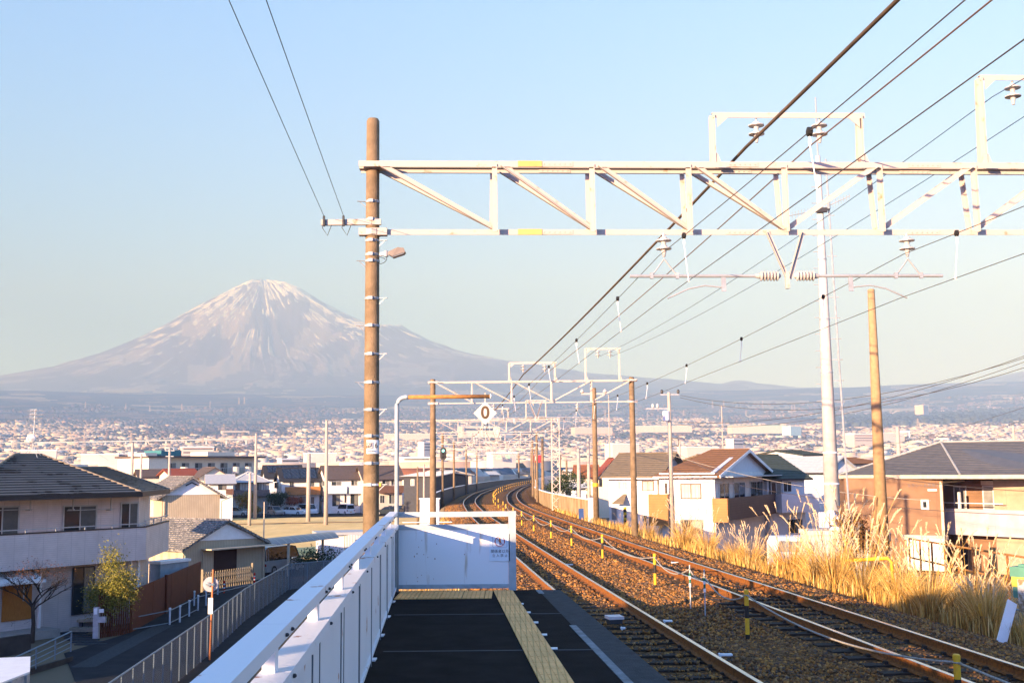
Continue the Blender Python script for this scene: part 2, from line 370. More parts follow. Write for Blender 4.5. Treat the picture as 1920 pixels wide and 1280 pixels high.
bl = np_mesh('ballast', np.stack([Xg, Yg, Zg], -1).reshape(-1, 3), grid_faces(len(ys), 46)[:, ::-1], M['ballast'], smooth=False); tag(bl, kind='structure')
# embankment slopes down to the town
emat = mat('embankment_soil', (.16,.115,.06), .95, col2=(.30,.21,.10), scale=1.5, bump=.6, bscale=12)
for side in (-1, 1):
    dd = np.array([0, .7, 1.5, 3, 4.5, 6.2, 7.5]); hz_ = np.array([0, -.25, -.9, -2.0, -3.1, -4.2, -5.0])
    Yg, Dg = np.meshgrid(ys, dd, indexing='ij'); XE = np.where(side < 0, t1x(Yg)-2.3, t2x(Yg)+3.4)
    k = 1 if side > 0 else .55
    Xg = XE+side*Dg*k; Zg = bal_z(XE, Yg)+np.interp(Dg, dd, hz_)+(fbm(Xg, Yg, 2.0, 3)-.5)*.25*(Dg > 0)+.0
    Fq = grid_faces(len(ys), len(dd)); e = np_mesh('embankment', np.stack([Xg, Yg, Zg], -1).reshape(-1, 3), Fq[:, ::-1] if side > 0 else Fq, emat, smooth=True); tag(e, kind='structure')
# stones of the ballast, loose on the bed
def stones(n, name, y0, y1, size):
    y = y0+(y1-y0)*rng.random(n)**1.5; x = t1x(y)-2.2+(t2x(y)+5.4-t1x(y))*rng.random(n)
    keep = ~((y < 17) & (x < 2.15-.084*y)); keep &= (np.abs(np.abs(x-t1x(y))-.533) > .09) & (np.abs(np.abs(x-t2x(y))-.533) > .09)
    on1 = (np.abs(x-t1x(y)) < 1.0) | (np.abs(x-t2x(y)) < 1.0); keep &= ~(on1 & (np.modf((y+60)/.6)[0] < .42))
    x = x[keep]; y = y[keep]; n = len(x); z = bal_z(x, y)+.012
    base = np.array([[1,0,0],[0,1,0],[-1,0,0],[0,-1,0],[0,0,1],[0,0,-1],]); fs = np.array([[0,1,4],[1,2,4],[2,3,4],[3,0,4],[1,0,5],[2,1,5],[3,2,5],[0,3,5]])
    s = size*(.55+.9*rng.random((n, 1, 1))**1.5); Vv = base[None]*(.7+.6*rng.random((n, 6, 1)))*s*np.array([1, 1, .75])
    q = rng.normal(size=(n, 4)); q /= np.linalg.norm(q, axis=1)[:, None]; w, a, b_, c = q.T
    Rm = np.stack([1-2*(b_*b_+c*c),2*(a*b_-c*w),2*(a*c+b_*w),2*(a*b_+c*w),1-2*(a*a+c*c),2*(b_*c-a*w),2*(a*c-b_*w),2*(b_*c+a*w),1-2*(a*a+b_*b_)], -1).reshape(-1, 3, 3)
    Vv = np.einsum('nij,nkj->nki', Rm, Vv)+np.stack([x, y, z], -1)[:, None, :]
    Fv = fs[None]+(np.arange(n)*6)[:, None, None]
    pal = np.array([[.42,.185,.045],[.28,.12,.035],[.50,.235,.06],[.14,.07,.03],[.24,.13,.06],[.38,.21,.08],[.15,.10,.07]])*.85
    cc = pal[rng.integers(0, 7, n)]*(.75+.5*rng.random((n, 1)))
    o = np_mesh(name, Vv.reshape(-1, 3), Fv.reshape(-1, 3), MC.get('stone_mat') or attr_mat('stone_mat', .95), cols=np.repeat(cc, 8, 0)); return tag(o, kind='stuff')
stones(60000, 'gravel', 9.5, 34, .031)
stones(60000, 'gravel', 24, 105, .047)

def build_track(tx, rz, label):
    t = thing('railway_track', label, 'railway track', (float(tx(5)), 5, float(rz(5))), group='railway tracks')
    yy = np.concatenate([np.arange(-30, 150, 1.5), np.arange(150, 620, 5)])
    prof = [(-.0635,-.153),(.0635,-.153),(.0635,-.142),(.012,-.115),(.012,-.045),(.0325,-.035),(.0325,-.004),(.028,0),(-.028,0),(-.0325,-.004),(-.0325,-.035),(-.012,-.045),(-.012,-.115),(-.0635,-.142)]
    n = len(prof)
    for s in (-1, 1):
        b = MB(); vs = []
        for y in yy:
            for px, pz in prof:
                X, Yv = off(tx, y, s*.566+px); vs.append((X, Yv, rz(y)+pz))
        fs = []; ms = []
        for i in range(len(yy)-1):
            for k in range(n):
                k2 = (k+1) % n; fs.append((i*n+k, (i+1)*n+k, (i+1)*n+k2, i*n+k2)); ms.append(1 if 6 <= k <= 8 else 0)
        b.v = vs; b.f = fs; b.m = ms
        b.build('rail', [M['railside'], M['railtop']], t, world=True)
    def sl(b, y):
        s = (tx(y+.5)-tx(y-.5)); d = Vector((s, 1, 0)).normalized(); n_ = Vector((d.y, -d.x, 0)); c = Vector((tx(y), y, rz(y)-.153-.085))
        b.bar(c-n_*1.0, c+n_*1.0, .23, .17, up=(0, 0, 1))
        for q in (-.566, .566):
            for w in (-.1, .1): b.bar(c+n_*(q+w)+d*.0+Vector((0, 0, .09)), c+n_*(q+w)+Vector((0, 0, .125)), .05, .08)
    far = MB(); cnt = 0
    for y in np.arange(10.0, 420, .6):
        if y > 12 and cnt < 100:
            b = MB(); sl(b, y); b.build('sleeper', M['sleeper'], t, world=True); cnt += 1
        else: sl(far, y)
    o = far.build('sleepers', M['sleeper'], t, world=True); o['kind'] = 'stuff'
    return t
build_track(t1x, rz1, 'railway track running beside the platform edge')
build_track(t2x, rz2, 'railway track beside the dry pampas grass, beyond the yellow boundary posts')

# ------------------------------------------------------------------ platform
fl = lambda y: -.625-.0665*y                                   # line of the long fence
pe = lambda y: 2.02-.084*y                                     # platform edge over the track
cl_ = lambda y: .33+(16.3-y)*.081                              # asphalt / coping joint
Y0, Y1 = -30., 16.25
def quad_slab(name, xa, xb, ya, yb, z0, z1, m, kind='structure'):
    b = MB(); b.prism([(xa(ya), ya, z0), (xb(ya), ya, z0), (xb(yb), yb, z0), (xa(yb), yb, z0)], (0, 0, z1-z0))
    return tag(b.build(name, m), kind=kind)
quad_slab('platform', lambda y: fl(y)-.25, lambda y: pe(y)-.12, Y0, Y1, GZ, -.16, mat('platform_wall', (.20,.19,.17), .9, amt=.2))
quad_slab('platform_surface', lambda y: fl(y)-.25, cl_, Y0, Y1, -.16, 0, M['asphalt'])
quad_slab('platform_edge', cl_, pe, Y0, Y1, -.16, -.003, M['coping'])
quad_slab('platform_marking', lambda y: cl_(y)-.035, lambda y: cl_(y)+.04, 5, 12.55, -.001, .004, M['line'])
quad_slab('platform_marking', lambda y: cl_(y)-.035, lambda y: cl_(y)+.04, 15.75, 16.2, -.001, .004, M['line'])
for ya in (13.55, 10.85, 8.3):                                  # paving joints
    quad_slab('platform_joint', lambda y: fl(y)+.1, cl_, ya, ya+.05, -.001, .003, mat('joint', (.05,.055,.06), .9))
# tactile paving: a running strip and a short one across the platform end
sx = lambda y: -.295+(16.08-y)*.0713
b = MB()
y = 16.12
while y > 2:
    w = .278; g_ = .004
    b.prism([(sx(y-.3)+g_, y-.3+g_, 0), (sx(y-.3)+w-g_, y-.3+g_, 0), (sx(y)+w-g_, y-g_, 0), (sx(y)+g_, y-g_, 0)], (0, 0, .012))
    for k in range(4):
        o_ = .035+k*.062
        b.prism([(sx(y-.3)+o_, y-.29, .012), (sx(y-.3)+o_+.022, y-.29, .012), (sx(y)+o_+.022, y-.01, .012), (sx(y)+o_, y-.01, .012)], (0, 0, .005))
    y -= .3
x = -1.6
while x < -.34:
    x2 = min(x+.3, -.3)
    for j in range(3):
        b.box(x+.004, x2-.004, 15.2+j*.3, 15.496+j*.3, 0, .012)
        for k in range(4):
            if x+.04+k*.065+.02 < x2: b.box(x+.035+k*.065, x+.057+k*.065, 15.22+j*.3, 15.48+j*.3, .012, .017)
    x += .3
tag(b.build('tactile_paving', M['tact']), kind='structure')
for i, (px, py) in enumerate([(977,1132),(990,1148),(1004,1167),(1020,1190),(1039,1216)]):
    p = onz(px, py, 0); b = MB(); b.box(-.032, .032, -.035, .035, 0, .012)
    o = b.build('marker_block', M['sign']); o.location = p
    tag(o, 'small white marker block beside the yellow tactile strip', 'marker', 'white marker blocks on the platform')

# ------------------------------------------------------------------ long white fence along the platform
ft = thing('platform_fence', 'long white painted steel fence along the outer side of the platform, spotted with rust', 'fence', (fl(4), 4, 0))
def along(y, d=0, z=0): return Vector((fl(y)+d, y, z))
segs = [(-1.5, .31), (.31, 1.81)]
yp = [1.4+1.5*k for k in range(-3, 11)]
for k in range(len(yp)-1):
    if yp[k] > 15.5: break
    a, c = yp[k], (16.2 if yp[k+1] > 15.6 else yp[k+1]); e = .004
    b = MB(); b.bar(along(a+e, -.01, 1.095), along(c-e, -.01, 1.095), .115, .05, up=(0,0,1)); b.build('top_rail', M['fencewhite'], ft, world=True)
    b = MB(); b.bar(along(a+e, -.0, .915), along(c-e, -.0, .915), .12, .05, up=(0,0,1)); b.build('lower_rail', M['fencewhite'], ft, world=True)
    b = MB()
    b.bar(along(a+.02, .0, .49), along(c-.01, .0, .475), .025, .82, up=(0,0,1))
    b.bar(along(a+.02, .015, .875), along(c-.01, .015, .875), .035, .022, up=(0,0,1)); b.bar(along(a+.02, .015, .05), along(c-.01, .015, .05), .035, .03, up=(0,0,1))
    for q in range(6):
        b.bar(along(a+.15+q*.24, .04, .884), along(a+.19+q*.24, .04, .884), .02, .012)
    b.build('panel', M['fencewhite'], ft, world=True)
    b = MB(); b.lathe(along(a+.08, .05, 1.09), [(.008,0),(.008,.007),(.004,.012)], 6, axis=(1,0,0)); b.build('bolt', M['dark'], ft, world=True); b = MB(); b.lathe(along(a-.08, .05, 1.09), [(.008,0),(.008,.007),(.004,.012)], 6, axis=(1,0,0)); b.build('bolt', M['dark'], ft, world=True); b = MB(); b.lathe(along(a+.06, .062, .915), [(.009,0),(.009,.008),(.004,.013)], 6, axis=(1,0,0)); b.build('bolt', M['dark'], ft, world=True)
    b = MB(); b.box(fl(a)+.008, fl(a)+.0145, a+.008, a+.022, .07, .885); b.build('panel_joint', mat('joint_grey', (.16,.18,.20), .7), ft, world=True); b = MB(); b.box(fl(a)+.008, fl(a)+.0145, a+.74, a+.750, .07, .885); b.build('panel_joint', mat('joint_grey', (.16,.18,.20), .7), ft, world=True)
    b = MB(); b.bar(along(a, -.02, 0), along(a, -.02, 1.05), .05, .06); b.box(fl(a)-.09, fl(a)+.06, a-.07, a+.07, 0, .012); b.build('post', M['fencewhite'], ft, world=True)
# ------------------------------------------------------------------ end fence with its sign
YF = 16.2
et = thing('end_fence', 'white sheet metal barrier closing the platform end, grey painted rails round it', 'fence', (-.9, YF, 0))
b = MB(); b.box(-1.66, -.075, YF, YF+.05, 1.035, 1.11); b.box(-.075, .035, YF-.002, YF+.052, 1.033, 1.112); b.build('top_rail', M['greypaint'], et, world=True)
b = MB(); b.box(-1.66, -.077, YF, YF+.05, .86, .93); b.build('middle_rail', M['greypaint'], et, world=True)
b = MB(); b.box(-1.66, -.077, YF+.012, YF+.03, .09, .86); b.build('panel', mat('barrier_sheet', (.78,.78,.79), .45, col2=(.50,.41,.32), scale=1.5, mixlo=.60, mixhi=.74, stretch=(5,1,.5)), et, world=True)
b = MB()
for k in range(14):
    cx_, cz_, rr_ = random.choice((random.uniform(-1.6,-.2), random.uniform(-1.42,-1.3))), random.uniform(.12,.8), random.uniform(.003,.011)
    b.prism([(cx_+rr_*math.cos(a)*random.uniform(.5,1.2), YF+.0115, cz_+rr_*math.sin(a)*random.uniform(.7,2.2)) for a in (0,1.2,2.3,3.5,4.9)], (0,-.0006,0))
b.build('paint_chips', M['rust'], et, world=True)
b = MB(); b.box(-1.66, -.077, YF, YF+.05, .03, .09)
for k in range(9): b.box(-1.6+k*.18, -1.57+k*.18, YF-.012, YF, .05, .075)
b.build('bottom_rail', M['greypaint'], et, world=True)
b = MB(); b.box(-.075, .03, YF, YF+.05, 0, 1.033); b.build('post', M['greypaint'], et, world=True)
b = MB(); b.box(-1.70, -1.66, YF, YF+.05, 0, 1.11); b.build('post', M['greypaint'], et, world=True)
CJK = None
def text_mesh(s, size, name, m, loc, parent=None, rot=(PI/2, 0, 0), align='CENTER', ext=.002, bold=0.):
    cu = bpy.data.curves.new(name, 'FONT'); cu.body = s; cu.size = size; cu.align_x = align; cu.align_y = 'CENTER'; cu.extrude = ext; cu.offset = bold
    o = bpy.data.objects.new(name, cu); COL.objects.link(o); bpy.context.view_layer.update()
    me = bpy.data.meshes.new_from_object(o); bpy.data.objects.remove(o); me.materials.clear(); me.materials.append(m)
    o = link(name, me, parent); o.location = loc; o.rotation_euler = rot; return o
def panel_out(x, z): return Vector((x, YF, z))
s = thing('warning_sign', 'white no-entry notice with red ring and Japanese lettering on the end barrier', 'sign', (-.20, YF, .60))
b = MB(); b.box(-.15, .14, .0, .009, -.19, .19); b.build('board', mat('notice_plate', (.72,.80,.86), .4, amt=.03), s)
b = MB()
for k in range(40):
    a0, a1 = 2*PI*k/40, 2*PI*(k+1)/40
    b.bar((math.cos(a0)*.068, -.002, .085+math.sin(a0)*.068), (math.cos(a1)*.068, -.002, .085+math.sin(a1)*.068), .012, .006)
b.bar((-.048, -.0045, .133), (.048, -.0045, .037), .011, .005)
b.build('prohibition_ring', mat('sign_red', (.5,.02,.02), .5), s)
b = MB()
for (xa, za, xb, zb) in [(-.10,.175,.10,.175),(.10,.175,.115,.16),(.115,.16,.115,.01),(.115,.01,.10,-.005),(.10,-.005,-.10,-.005),(-.10,-.005,-.115,.01),(-.115,.01,-.115,.16),(-.115,.16,-.10,.175)]:
    b.bar((xa*.88, -.001, za*.92+.005), (xb*.88, -.001, zb*.92+.005), .004, .003)
b.build('border', mat('sign_blue', (.12,.2,.35), .5), s)
b = MB(); b.lathe((0, -.002, .125), [(.0,-.001),(.013,0),(.013,.001)], 10, axis=(0,-1,0)); b.bar((-.0, -.003, .112), (.006, -.003, .07), .026, .003); b.bar((-.006, -.003, .11), (-.028, -.003, .088), .008, .003)
b.build('figure_body', mat('sign_orange', (.7,.25,.03), .5), s)
b = MB(); b.bar((.0, -.003, .07), (-.008, -.003, .035), .010, .003); b.bar((.009, -.003, .07), (.013, -.003, .035), .010, .003); b.build('figure_legs', mat('sign_slate', (.2,.28,.45), .5), s)
text_mesh('関係者以外', .052, 'lettering', M['ink'], (0, -.001, -.055), s, ext=.001)
text_mesh('立 入 禁 止', .046, 'lettering', M['ink'], (0, -.001, -.115), s, ext=.001)
# ------------------------------------------------------------------ bent pipe with the diamond stop sign
st = thing('stop_marker', 'bent grey pipe with a rusty orange arm carrying the white diamond board', 'sign pole', (-1.665, 16.12, 0))
pts = [(0,0,0),(0,0,2.62)]+[(.13-.13*math.cos(a), 0, 2.62+.13*math.sin(a)) for a in np.linspace(.2, PI/2, 6)]+[(.16,0,2.75)]
b = MB(); b.tube(pts, .032, 12); b.build('pole', M['greypaint'], st, smooth=True)
b = MB(); b.tube([(.161,0,2.75),(1.34,0,2.75)], .028, 12); b.build('arm', M['rustlight'], st, smooth=True)
b = MB(); b.tube([(1.341,0,2.75),(1.36,0,2.75)], .034, 12); b.build('end_cap', M['white'], st, smooth=True)
b = MB(); b.bar((1.27, .0, 2.80), (1.27, .0, 2.68), .02, .012); b.bar((1.27, .012, 2.68), (1.27, .012, 2.36), .02, .01); b.build('hanger', M['cream'], st)
b = MB(); c = Vector((1.27, -.012, 2.51)); r_ = .168
b.prism([c+Vector((r_,0,0)), c+Vector((0,0,r_)), c+Vector((-r_,0,0)), c+Vector((0,0,-r_))], (0, .01, 0)); bd = b.build('diamond_board', mat('diamond_cream', (.60,.55,.50), .5, amt=.05), st)
text_mesh('0', .25, 'numeral', mat('numeral_brown', (.10,.06,.03), .6), (1.27, -.013, 2.51), st, ext=.002, bold=.006)
# grey things at the corner
# ------------------------------------------------------------------ yellow and black boundary posts and ropes
pts_post = []
ppx = [(12.1,4.65),(18.7,3.8),(26.6,3.29),(34.9,2.72),(41.1,2.09),(46.2,1.52),(52.3,.93),(58.5,.42),(66,-.02),(74,-.50)]
proto = None
def mk_post():
    t = thing('boundary_post', 'slim yellow and black post standing between the tracks', 'post', (0,0,0), group='yellow and black posts between the tracks')
    for z0, z1, m in ((-.1,.10,'blackpaint'),(.10,.36,'yellow'),(.36,.56,'blackpaint'),(.56,.76,'yellow')):
        b = MB(); b.lathe((0,0,0), [(.036,z0),(.036,z1)], 12); b.build('band', M[m], t, smooth=False)
    b = MB(); b.lathe((0,0,0), [(.04,.761),(.04,.80),(.03,.815)], 12); b.build('cap', M['yellow'], t)
    b = MB(); b.tube([(.04*math.cos(a), .04*math.sin(a), .73) for a in np.linspace(0, 2*PI, 12)], .008, 5); b.build('rope_loop', M['rope'], t)
    return t
nears = ppx+[tuple(off(lambda q: (t1x(q)+t2x(q))/2+.2, q, 0))[::-1] for q in np.arange(82, 330, 9.)]
plabels = ['nearest yellow post with a worn pale cap, its foot below the picture','tall yellow and black post standing just past the two green-banded stakes']
for i, (py_, px_) in enumerate(nears):
    o = mk_post() if proto is None else copy_tree(proto)
    proto = proto or o
    z = float(bal_z(px_, py_)) if py_ > 30 else float(bal_z(px_, py_))
    o.location = (px_, py_, z)
    if i < 2: o['label'] = plabels[i]
    elif i < 9: o['label'] = 'yellow and black post with sagging rope between the tracks, before the bend'; o['group'] = 'roped yellow posts before the bend'
    else: o['label'] = 'small yellow post without a rope between the tracks on the curve'; o['group'] = 'yellow posts along the curve'
    pts_post.append(Vector((px_, py_, z+.73)))
stk = []
for px_, py_ in ((3.50,22.7),(3.62,21.7)):
    t = thing('marker_stake', 'thin stake banded green and white in the ballast', 'stake', (px_, py_, float(bal_z(px_, py_))))
    b = MB(); b.tube([(0,0,-.05),(0,0,.88)], .014, 8); b.build('rod', M['steel'], t)
    for z0, z1, m in ((.45,.52,'sign'),(.52,.60,'gr'),(.60,.66,'sign'),(.66,.72,'gr')):
        b = MB(); b.tube([(0,0,z0),(0,0,z1)], .022, 8); b.build('band', M['sign'] if m == 'sign' else mat('band_green', (.02,.16,.10), .5), t)
    stk.append(t)
stk[0]['label'] = 'green and white banded stake, the farther of the pair in the ballast'; stk[1]['label'] = 'green and white banded stake, the nearer of the pair in the ballast'
def rope(a, c, sag, r=.011, label='', name='rope', m=None, cat='rope', group='ropes between the boundary posts'):
    pts = [a.lerp(c, k/14)-Vector((0, 0, sag*4*(k/14)*(1-k/14))) for k in range(15)]
    b = MB(); b.tube(pts, r, 6); return tag(b.build(name, m or M['rope'], smooth=True), label, cat, group)
stops = [pts_post[0]+Vector((1.6,-8,.2)), pts_post[0], pts_post[1], stk[1].location+Vector((0,0,.75)), stk[0].location+Vector((0,0,.8))]+pts_post[2:10]
for i in range(len(stops)-1):
    if i == 3: lb = 'short twisted rope drooping between the two green-banded stakes'
    elif i == 1: lb = 'pale rope sagging from the nearest yellow post back to the next one'
    elif i == 0: lb = 'beaded rope running out of the picture past the nearest yellow post'
    elif i == 2: lb = 'pale rope from the tall yellow post to the nearer green-banded stake'
    elif i == 4: lb = 'pale rope from the farther green-banded stake to the next yellow post'
    else: lb = 'pale rope sagging between two yellow posts in the sunlit ballast'
    rope(stops[i], stops[i+1], .22 if i != 3 else .12, .013 if i < 3 else .014, lb, group=('ropes between sunlit posts' if i > 4 else None))
# small items on the track bed
def small_box(name, label, cat, x, y, w, d, h, m, rz=.1, lift=0., legs=True):
    t = thing(name, label, cat, (x, y, float(bal_z(x, y))+lift), rz)
    b = MB(); b.box(-w/2, w/2, -d/2, d/2, .05, .05+h); b.build('lid', m, t)
    b = MB(); b.box(-w*.42, w*.42, -d*.4, d*.4, -.03, .05); b.build('base', M['dark'], t); return t
p = onz(1152, 1162, -.95); small_box('track_device', 'white flat-lidded box beside the sleepers at the platform edge', 'track box', p.x, p.y, .27, .3, .05, mat('box_white', (.7,.62,.6), .5), .2, .12)
for i, (px, py, w, lb) in enumerate([(1252,1166,.16,'pale plate lying past the rail abreast of the white box'),(1360,1230,.2,'small pale plate on the ballast below the tall yellow post'),(1602,1206,.2,'bluish flat plate in the shaded ballast between the tracks'),(1168,1178,.08,'tiny yellowish block by the white box'),(1067,1057,.22,'pale sleeper-end plate beside the sunlit rail'),(1265,1056,.2,'pale clip plate between the rails at the end of the sunlight')]):
    p = onz(px, py, -1.05); b = MB(); b.box(-w/2, w/2, -.05, .05, .0, .025); b.box(-w/2+.01, -w/2+.03, -.06, .06, -.02, .03)
    o = b.build('metal_plate', M['line'] if i in (2,) else M['white']); o.location = (p.x, p.y, float(bal_z(p.x, p.y))+.04); tag(o, lb, 'plate')
# ------------------------------------------------------------------ overhead line
def disc_insulator(c, n, r, step, name, parent, m=None, down=True):
    b = MB(); z = 0; sg = -1 if down else 1
    prof = [(.018, 0), (.018, .06)]
    h = .06
    for k in range(n):
        prof += [(.05, h), (.055, h+.02), (r, h+.045), (r, h+.06), (.045, h+.065), (.03, h+step)]; h += step
    prof += [(.02, h+.05)]
    b.lathe(c, prof, 14, axis=(0, 0, sg)); o = b.build(name, m or M['porcelain'], parent, world=True, smooth=False); return h+.05
def gantry(name, label, Pl, Pr, zt, zb, ztop, zbot, npan, flip, mid, frames, detail=2, rpole='concrete', first=None, rp=(.10,.14)):
    Pl = Vector(Pl); Pr = Vector(Pr); e = (Pr-Pl).normalized(); nrm = Vector((-e.y, e.x, 0))
    g = thing(name, label, 'gantry', (Pl.x, Pl.y, zbot))
    seg = 14 if detail > 1 else 8; sc = 1 if detail > 1 else .62
    def pole(P, lattice=False, right=False):
        if lattice:
            b = MB(); w = .3
            for sx_ in (-w, w):
                for sy_ in (-w, w): b.bar(P+Vector((sx_, sy_, zbot)), P+Vector((sx_, sy_, ztop)), .07)
            nz = int((ztop-zbot)/.55)
            for k in range(nz):
                z0 = zbot+k*.55; z1 = z0+.55
                for (ax, ay, bx, by) in ((-w,-w,w,-w),(w,-w,w,w),(w,w,-w,w),(-w,w,-w,-w)):
                    if k % 2: ax, ay, bx, by = bx, by, ax, ay
                    b.bar(P+Vector((ax, ay, z0)), P+Vector((bx, by, z1)), .045)
            return b.build('lattice_pole', M['cream'], g, world=True)
        b = MB(); b.lathe(P+Vector((0, 0, zbot)), [(rp[1], 0), (rp[0], ztop-zbot-.04), (rp[0]-.02, ztop-zbot)], 20 if detail > 1 else 10)
        return b.build('pole', M['concrete'], g, world=True, smooth=True)
    pl = pole(Pl); pr = pole(Pr, rpole == 'lattice')
    ht = .20; U = Vector((0, 0, 1))
    A = Pl-e*.22; B = Pr+e*.22
    def X(s, d, z): return Pl+e*s+nrm*d+U*z
    L = (Pr-Pl).length
    for nm, d, z, h in (('top_chord', -ht, zt, .09), ('top_chord', ht, zt, .09), ('bottom_chord', -.05, zb, .085)):
        b = MB(); b.bar(X(-.2, d, z), X(L+.2, d, z), .012, h*sc, up=U); b.bar(X(-.2, d+(.04 if d < 0 else -.04)*sc, z+h*sc/2-.006), X(L+.2, d+(.04 if d < 0 else -.04)*sc, z+h*sc/2-.006), .075*sc, .012, up=U)
        if detail > 1:
            for s_ in np.arange(2.6, L, 2.9):
                b.bar(X(s_, d-.012, z), X(s_+.5, d-.012, z), .008, h*.8, up=U)
                for q in range(6): b.lathe(X(s_+.05+q*.08, d-.016, z), [(.012, 0), (.012, .012)], 6, axis=-nrm)
        b.build(nm, M['cream'], g, world=True)
    st0 = npan[0]; pts = [0]+[st0+(L-2*st0)/(npan[1]-2)*k for k in range(npan[1]-1)]+[L]
    for i, s_ in enumerate(pts[1:-1]):
        b = MB(); b.angle(X(s_, -ht-.012, zb-.02), X(s_, -ht*.9-.012, zt), .07*sc, .01, up=nrm)
        b.angle(X(s_-.05, -.03, zb), X(s_-.03, ht, zt-.03), .06*sc, .01, up=nrm); b.build('strut', M['cream'], g, world=True)
    for i in range(len(pts)-1):
        s0, s1 = pts[i]+.06, pts[i+1]-.06
        if i == 0: s0 = .1
        b = MB()
        for d in (-ht-.02, ht-.02):
            if i < flip: b.angle(X(s0, d, zt-.03), X(s1, -.07, zb+.04), .075*sc, .01, up=nrm)
            else: b.angle(X(s0, -.07, zb+.04), X(s1, d, zt-.03), .075*sc, .01, up=nrm)
        b.build('diagonal', M['cream'], g, world=True)
    for P in (Pl, Pr):                                     # clamps that hold the beam
        for z in (zt, zb):
            b = MB(); r = rp[0]+.05 if rpole != 'lattice' or P is Pl else .3
            b.lathe(P+U*(z-.045), [(r, 0), (r, .09)], 12); b.bar(P-e*(r+.05)+U*z-nrm*.05, P+e*(r+.08)+U*z-nrm*.05, .14, .11, up=U)
            b.build('clamp', M['cream'], g, world=True)
    for (fa, fb, fh, ins) in frames:
        za = zt+.05; b = MB()
        for s_ in (fa, fb):
            b.angle(X(s_, -.1, za), X(s_, -.1, za+fh), .075, .01, up=nrm); b.angle(X(s_+.02, .1, za), X(s_, -.0, za+fh), .06, .01, up=nrm)
            b.prism([X(s_-.09, -.12, za), X(s_+.09, -.12, za), X(s_+.03, -.12, za+.16), X(s_-.03, -.12, za+.16)], nrm*.012)
        b.bar(X(fa-.03, -.1, za+fh), X(fb+.05, -.1, za+fh), .012, .085, up=U); b.bar(X(fa-.03, -.06, za+fh+.037), X(fb+.05, -.06, za+fh+.037), .08, .012, up=U)
        for s_, k in ((fa, 1), (fb, -1)): b.prism([X(s_+k*.04, -.12, za+fh-.04), X(s_+k*.22, -.12, za+fh-.04), X(s_+k*.04, -.12, za+fh-.2)], nrm*.01)
        fr = b.build('upper_frame', M['cream'], g, world=True)
        for s_ in ins:
            disc_insulator(X(s_, -.05, za+fh-.04), 2, .125, .14, 'insulator', g)
    # feeding pipe, V bracket, hangers and registration arms
    m_, zp = mid, zb-.70
    pm = M['steel']
    b = MB(); b.angle(X(m_-.31, -.1, zb), X(m_-.02, -.1, zp-.03), .06, .01, up=nrm); b.angle(X(m_+.25, -.1, zb), X(m_+.02, -.1, zp-.03), .06, .01, up=nrm); b.bar(X(m_, -.1, zp+.06), X(m_, -.1, zp-.2), .06); b.build('bracket', M['cream'], g, world=True)
    for k in (-1, 1):
        b = MB(); b.tube([X(m_+k*.5, -.1, zp), X(m_+k*2.46, -.1, zp)], .026, 8)
        for q in (1.72, 2.12): b.bar(X(m_+k*q, -.1, zp-.04), X(m_+k*q, -.1, zp+.05), .05)
        b.build('pipe', pm, g, world=True, smooth=False)
        prof = [(.02, 0), (.04, .02)]
        for q in range(6): prof += [(.04, .04+q*.05), (.078, .05+q*.05), (.078, .065+q*.05), (.04, .075+q*.05)]
        prof += [(.045, .35), (.03, .4)]
        b = MB(); b.lathe(X(m_+k*.1, -.1, zp), prof, 12, axis=e*k); b.build('insulator', M['porcelain'], g, world=True)
        disc_insulator(X(m_+k*1.92, -.1, zb-.03), 2, .12, .13, 'insulator', g)
        b = MB(); b.tube([X(m_+k*1.72, -.1, zp), X(m_+k*1.92, -.1, zp+.27)], .013, 6); b.tube([X(m_+k*2.12, -.1, zp), X(m_+k*1.92, -.1, zp+.27)], .013, 6); b.build('hanger', pm, g, world=True)
        b = MB(); b.bar(X(m_+k*1.0, -.1, zp), X(m_+k*1.0, -.1, zp-.24), .07, .02, up=nrm)
        b.tube([X(m_+k*1.0, -.1, zp-.18), X(m_+k*1.3, -.1, zp-.15), X(m_+k*1.55, -.1, zp-.2), X(m_+k*1.88, -.1, zp-.35)], .013, 6); b.build('registration_arm', pm, g, world=True)
    return g, X, pl
# gantry 1, over the end of the platform
PL1 = (-2.14, 17.0, 0); PR1 = (10.75, 17.585, 0)
g1, X1, pl1 = gantry('catenary_gantry', 'nearest cream steel truss gantry on a tall brown pole at the platform end', PL1, PR1, 6.39, 5.35, 7.16, -4.6, (1.92, 8), 4, 6.43,
    [(5.36, 7.72, .78, (6.04, 7.05)), (9.70, 11.9, 1.42, (10.22, 11.2))])
Pl = Vector(PL1)
bands = [(379,-1),(413,0),(452,1),(478,0),(490,-1),(560,1),(611,-1),(664,1),(717,-1),(768,1),(817,0),(868,0),(908,1)]
for py, sd in bands:
    z = at(695, py, 17.0).z; r = .097+.048*(7.07-z)/11.6
    b = MB(); b.lathe(Pl+Vector((0, 0, z-.018)), [(r+.004, 0), (r+.009, 0), (r+.009, .036), (r+.004, .036)], 20)
    b.bar(Pl+Vector((-.05, -r-.012, z)), Pl+Vector((.02, -r-.014, z)), .03, .05)
    for q in range(4): b.bar(Pl+Vector((.035+q*.012, -r-.003+q*.006, z-.004)), Pl+Vector((.041+q*.012, -r-.003+q*.006, z-.004)), .006, .02, m=1)
    if sd:
        b.bar(Pl+Vector((sd*(r-.01), -.03, z)), Pl+Vector((sd*(r+.13), -.05, z+.003)), .035, .008, up=(0,0,1)); b.bar(Pl+Vector((sd*(r), -.03, z-.09)), Pl+Vector((sd*(r+.09), -.045, z-.004)), .01, .01)
    b.build('steel_band', [M['steel'], M['dark']], g1, world=True)
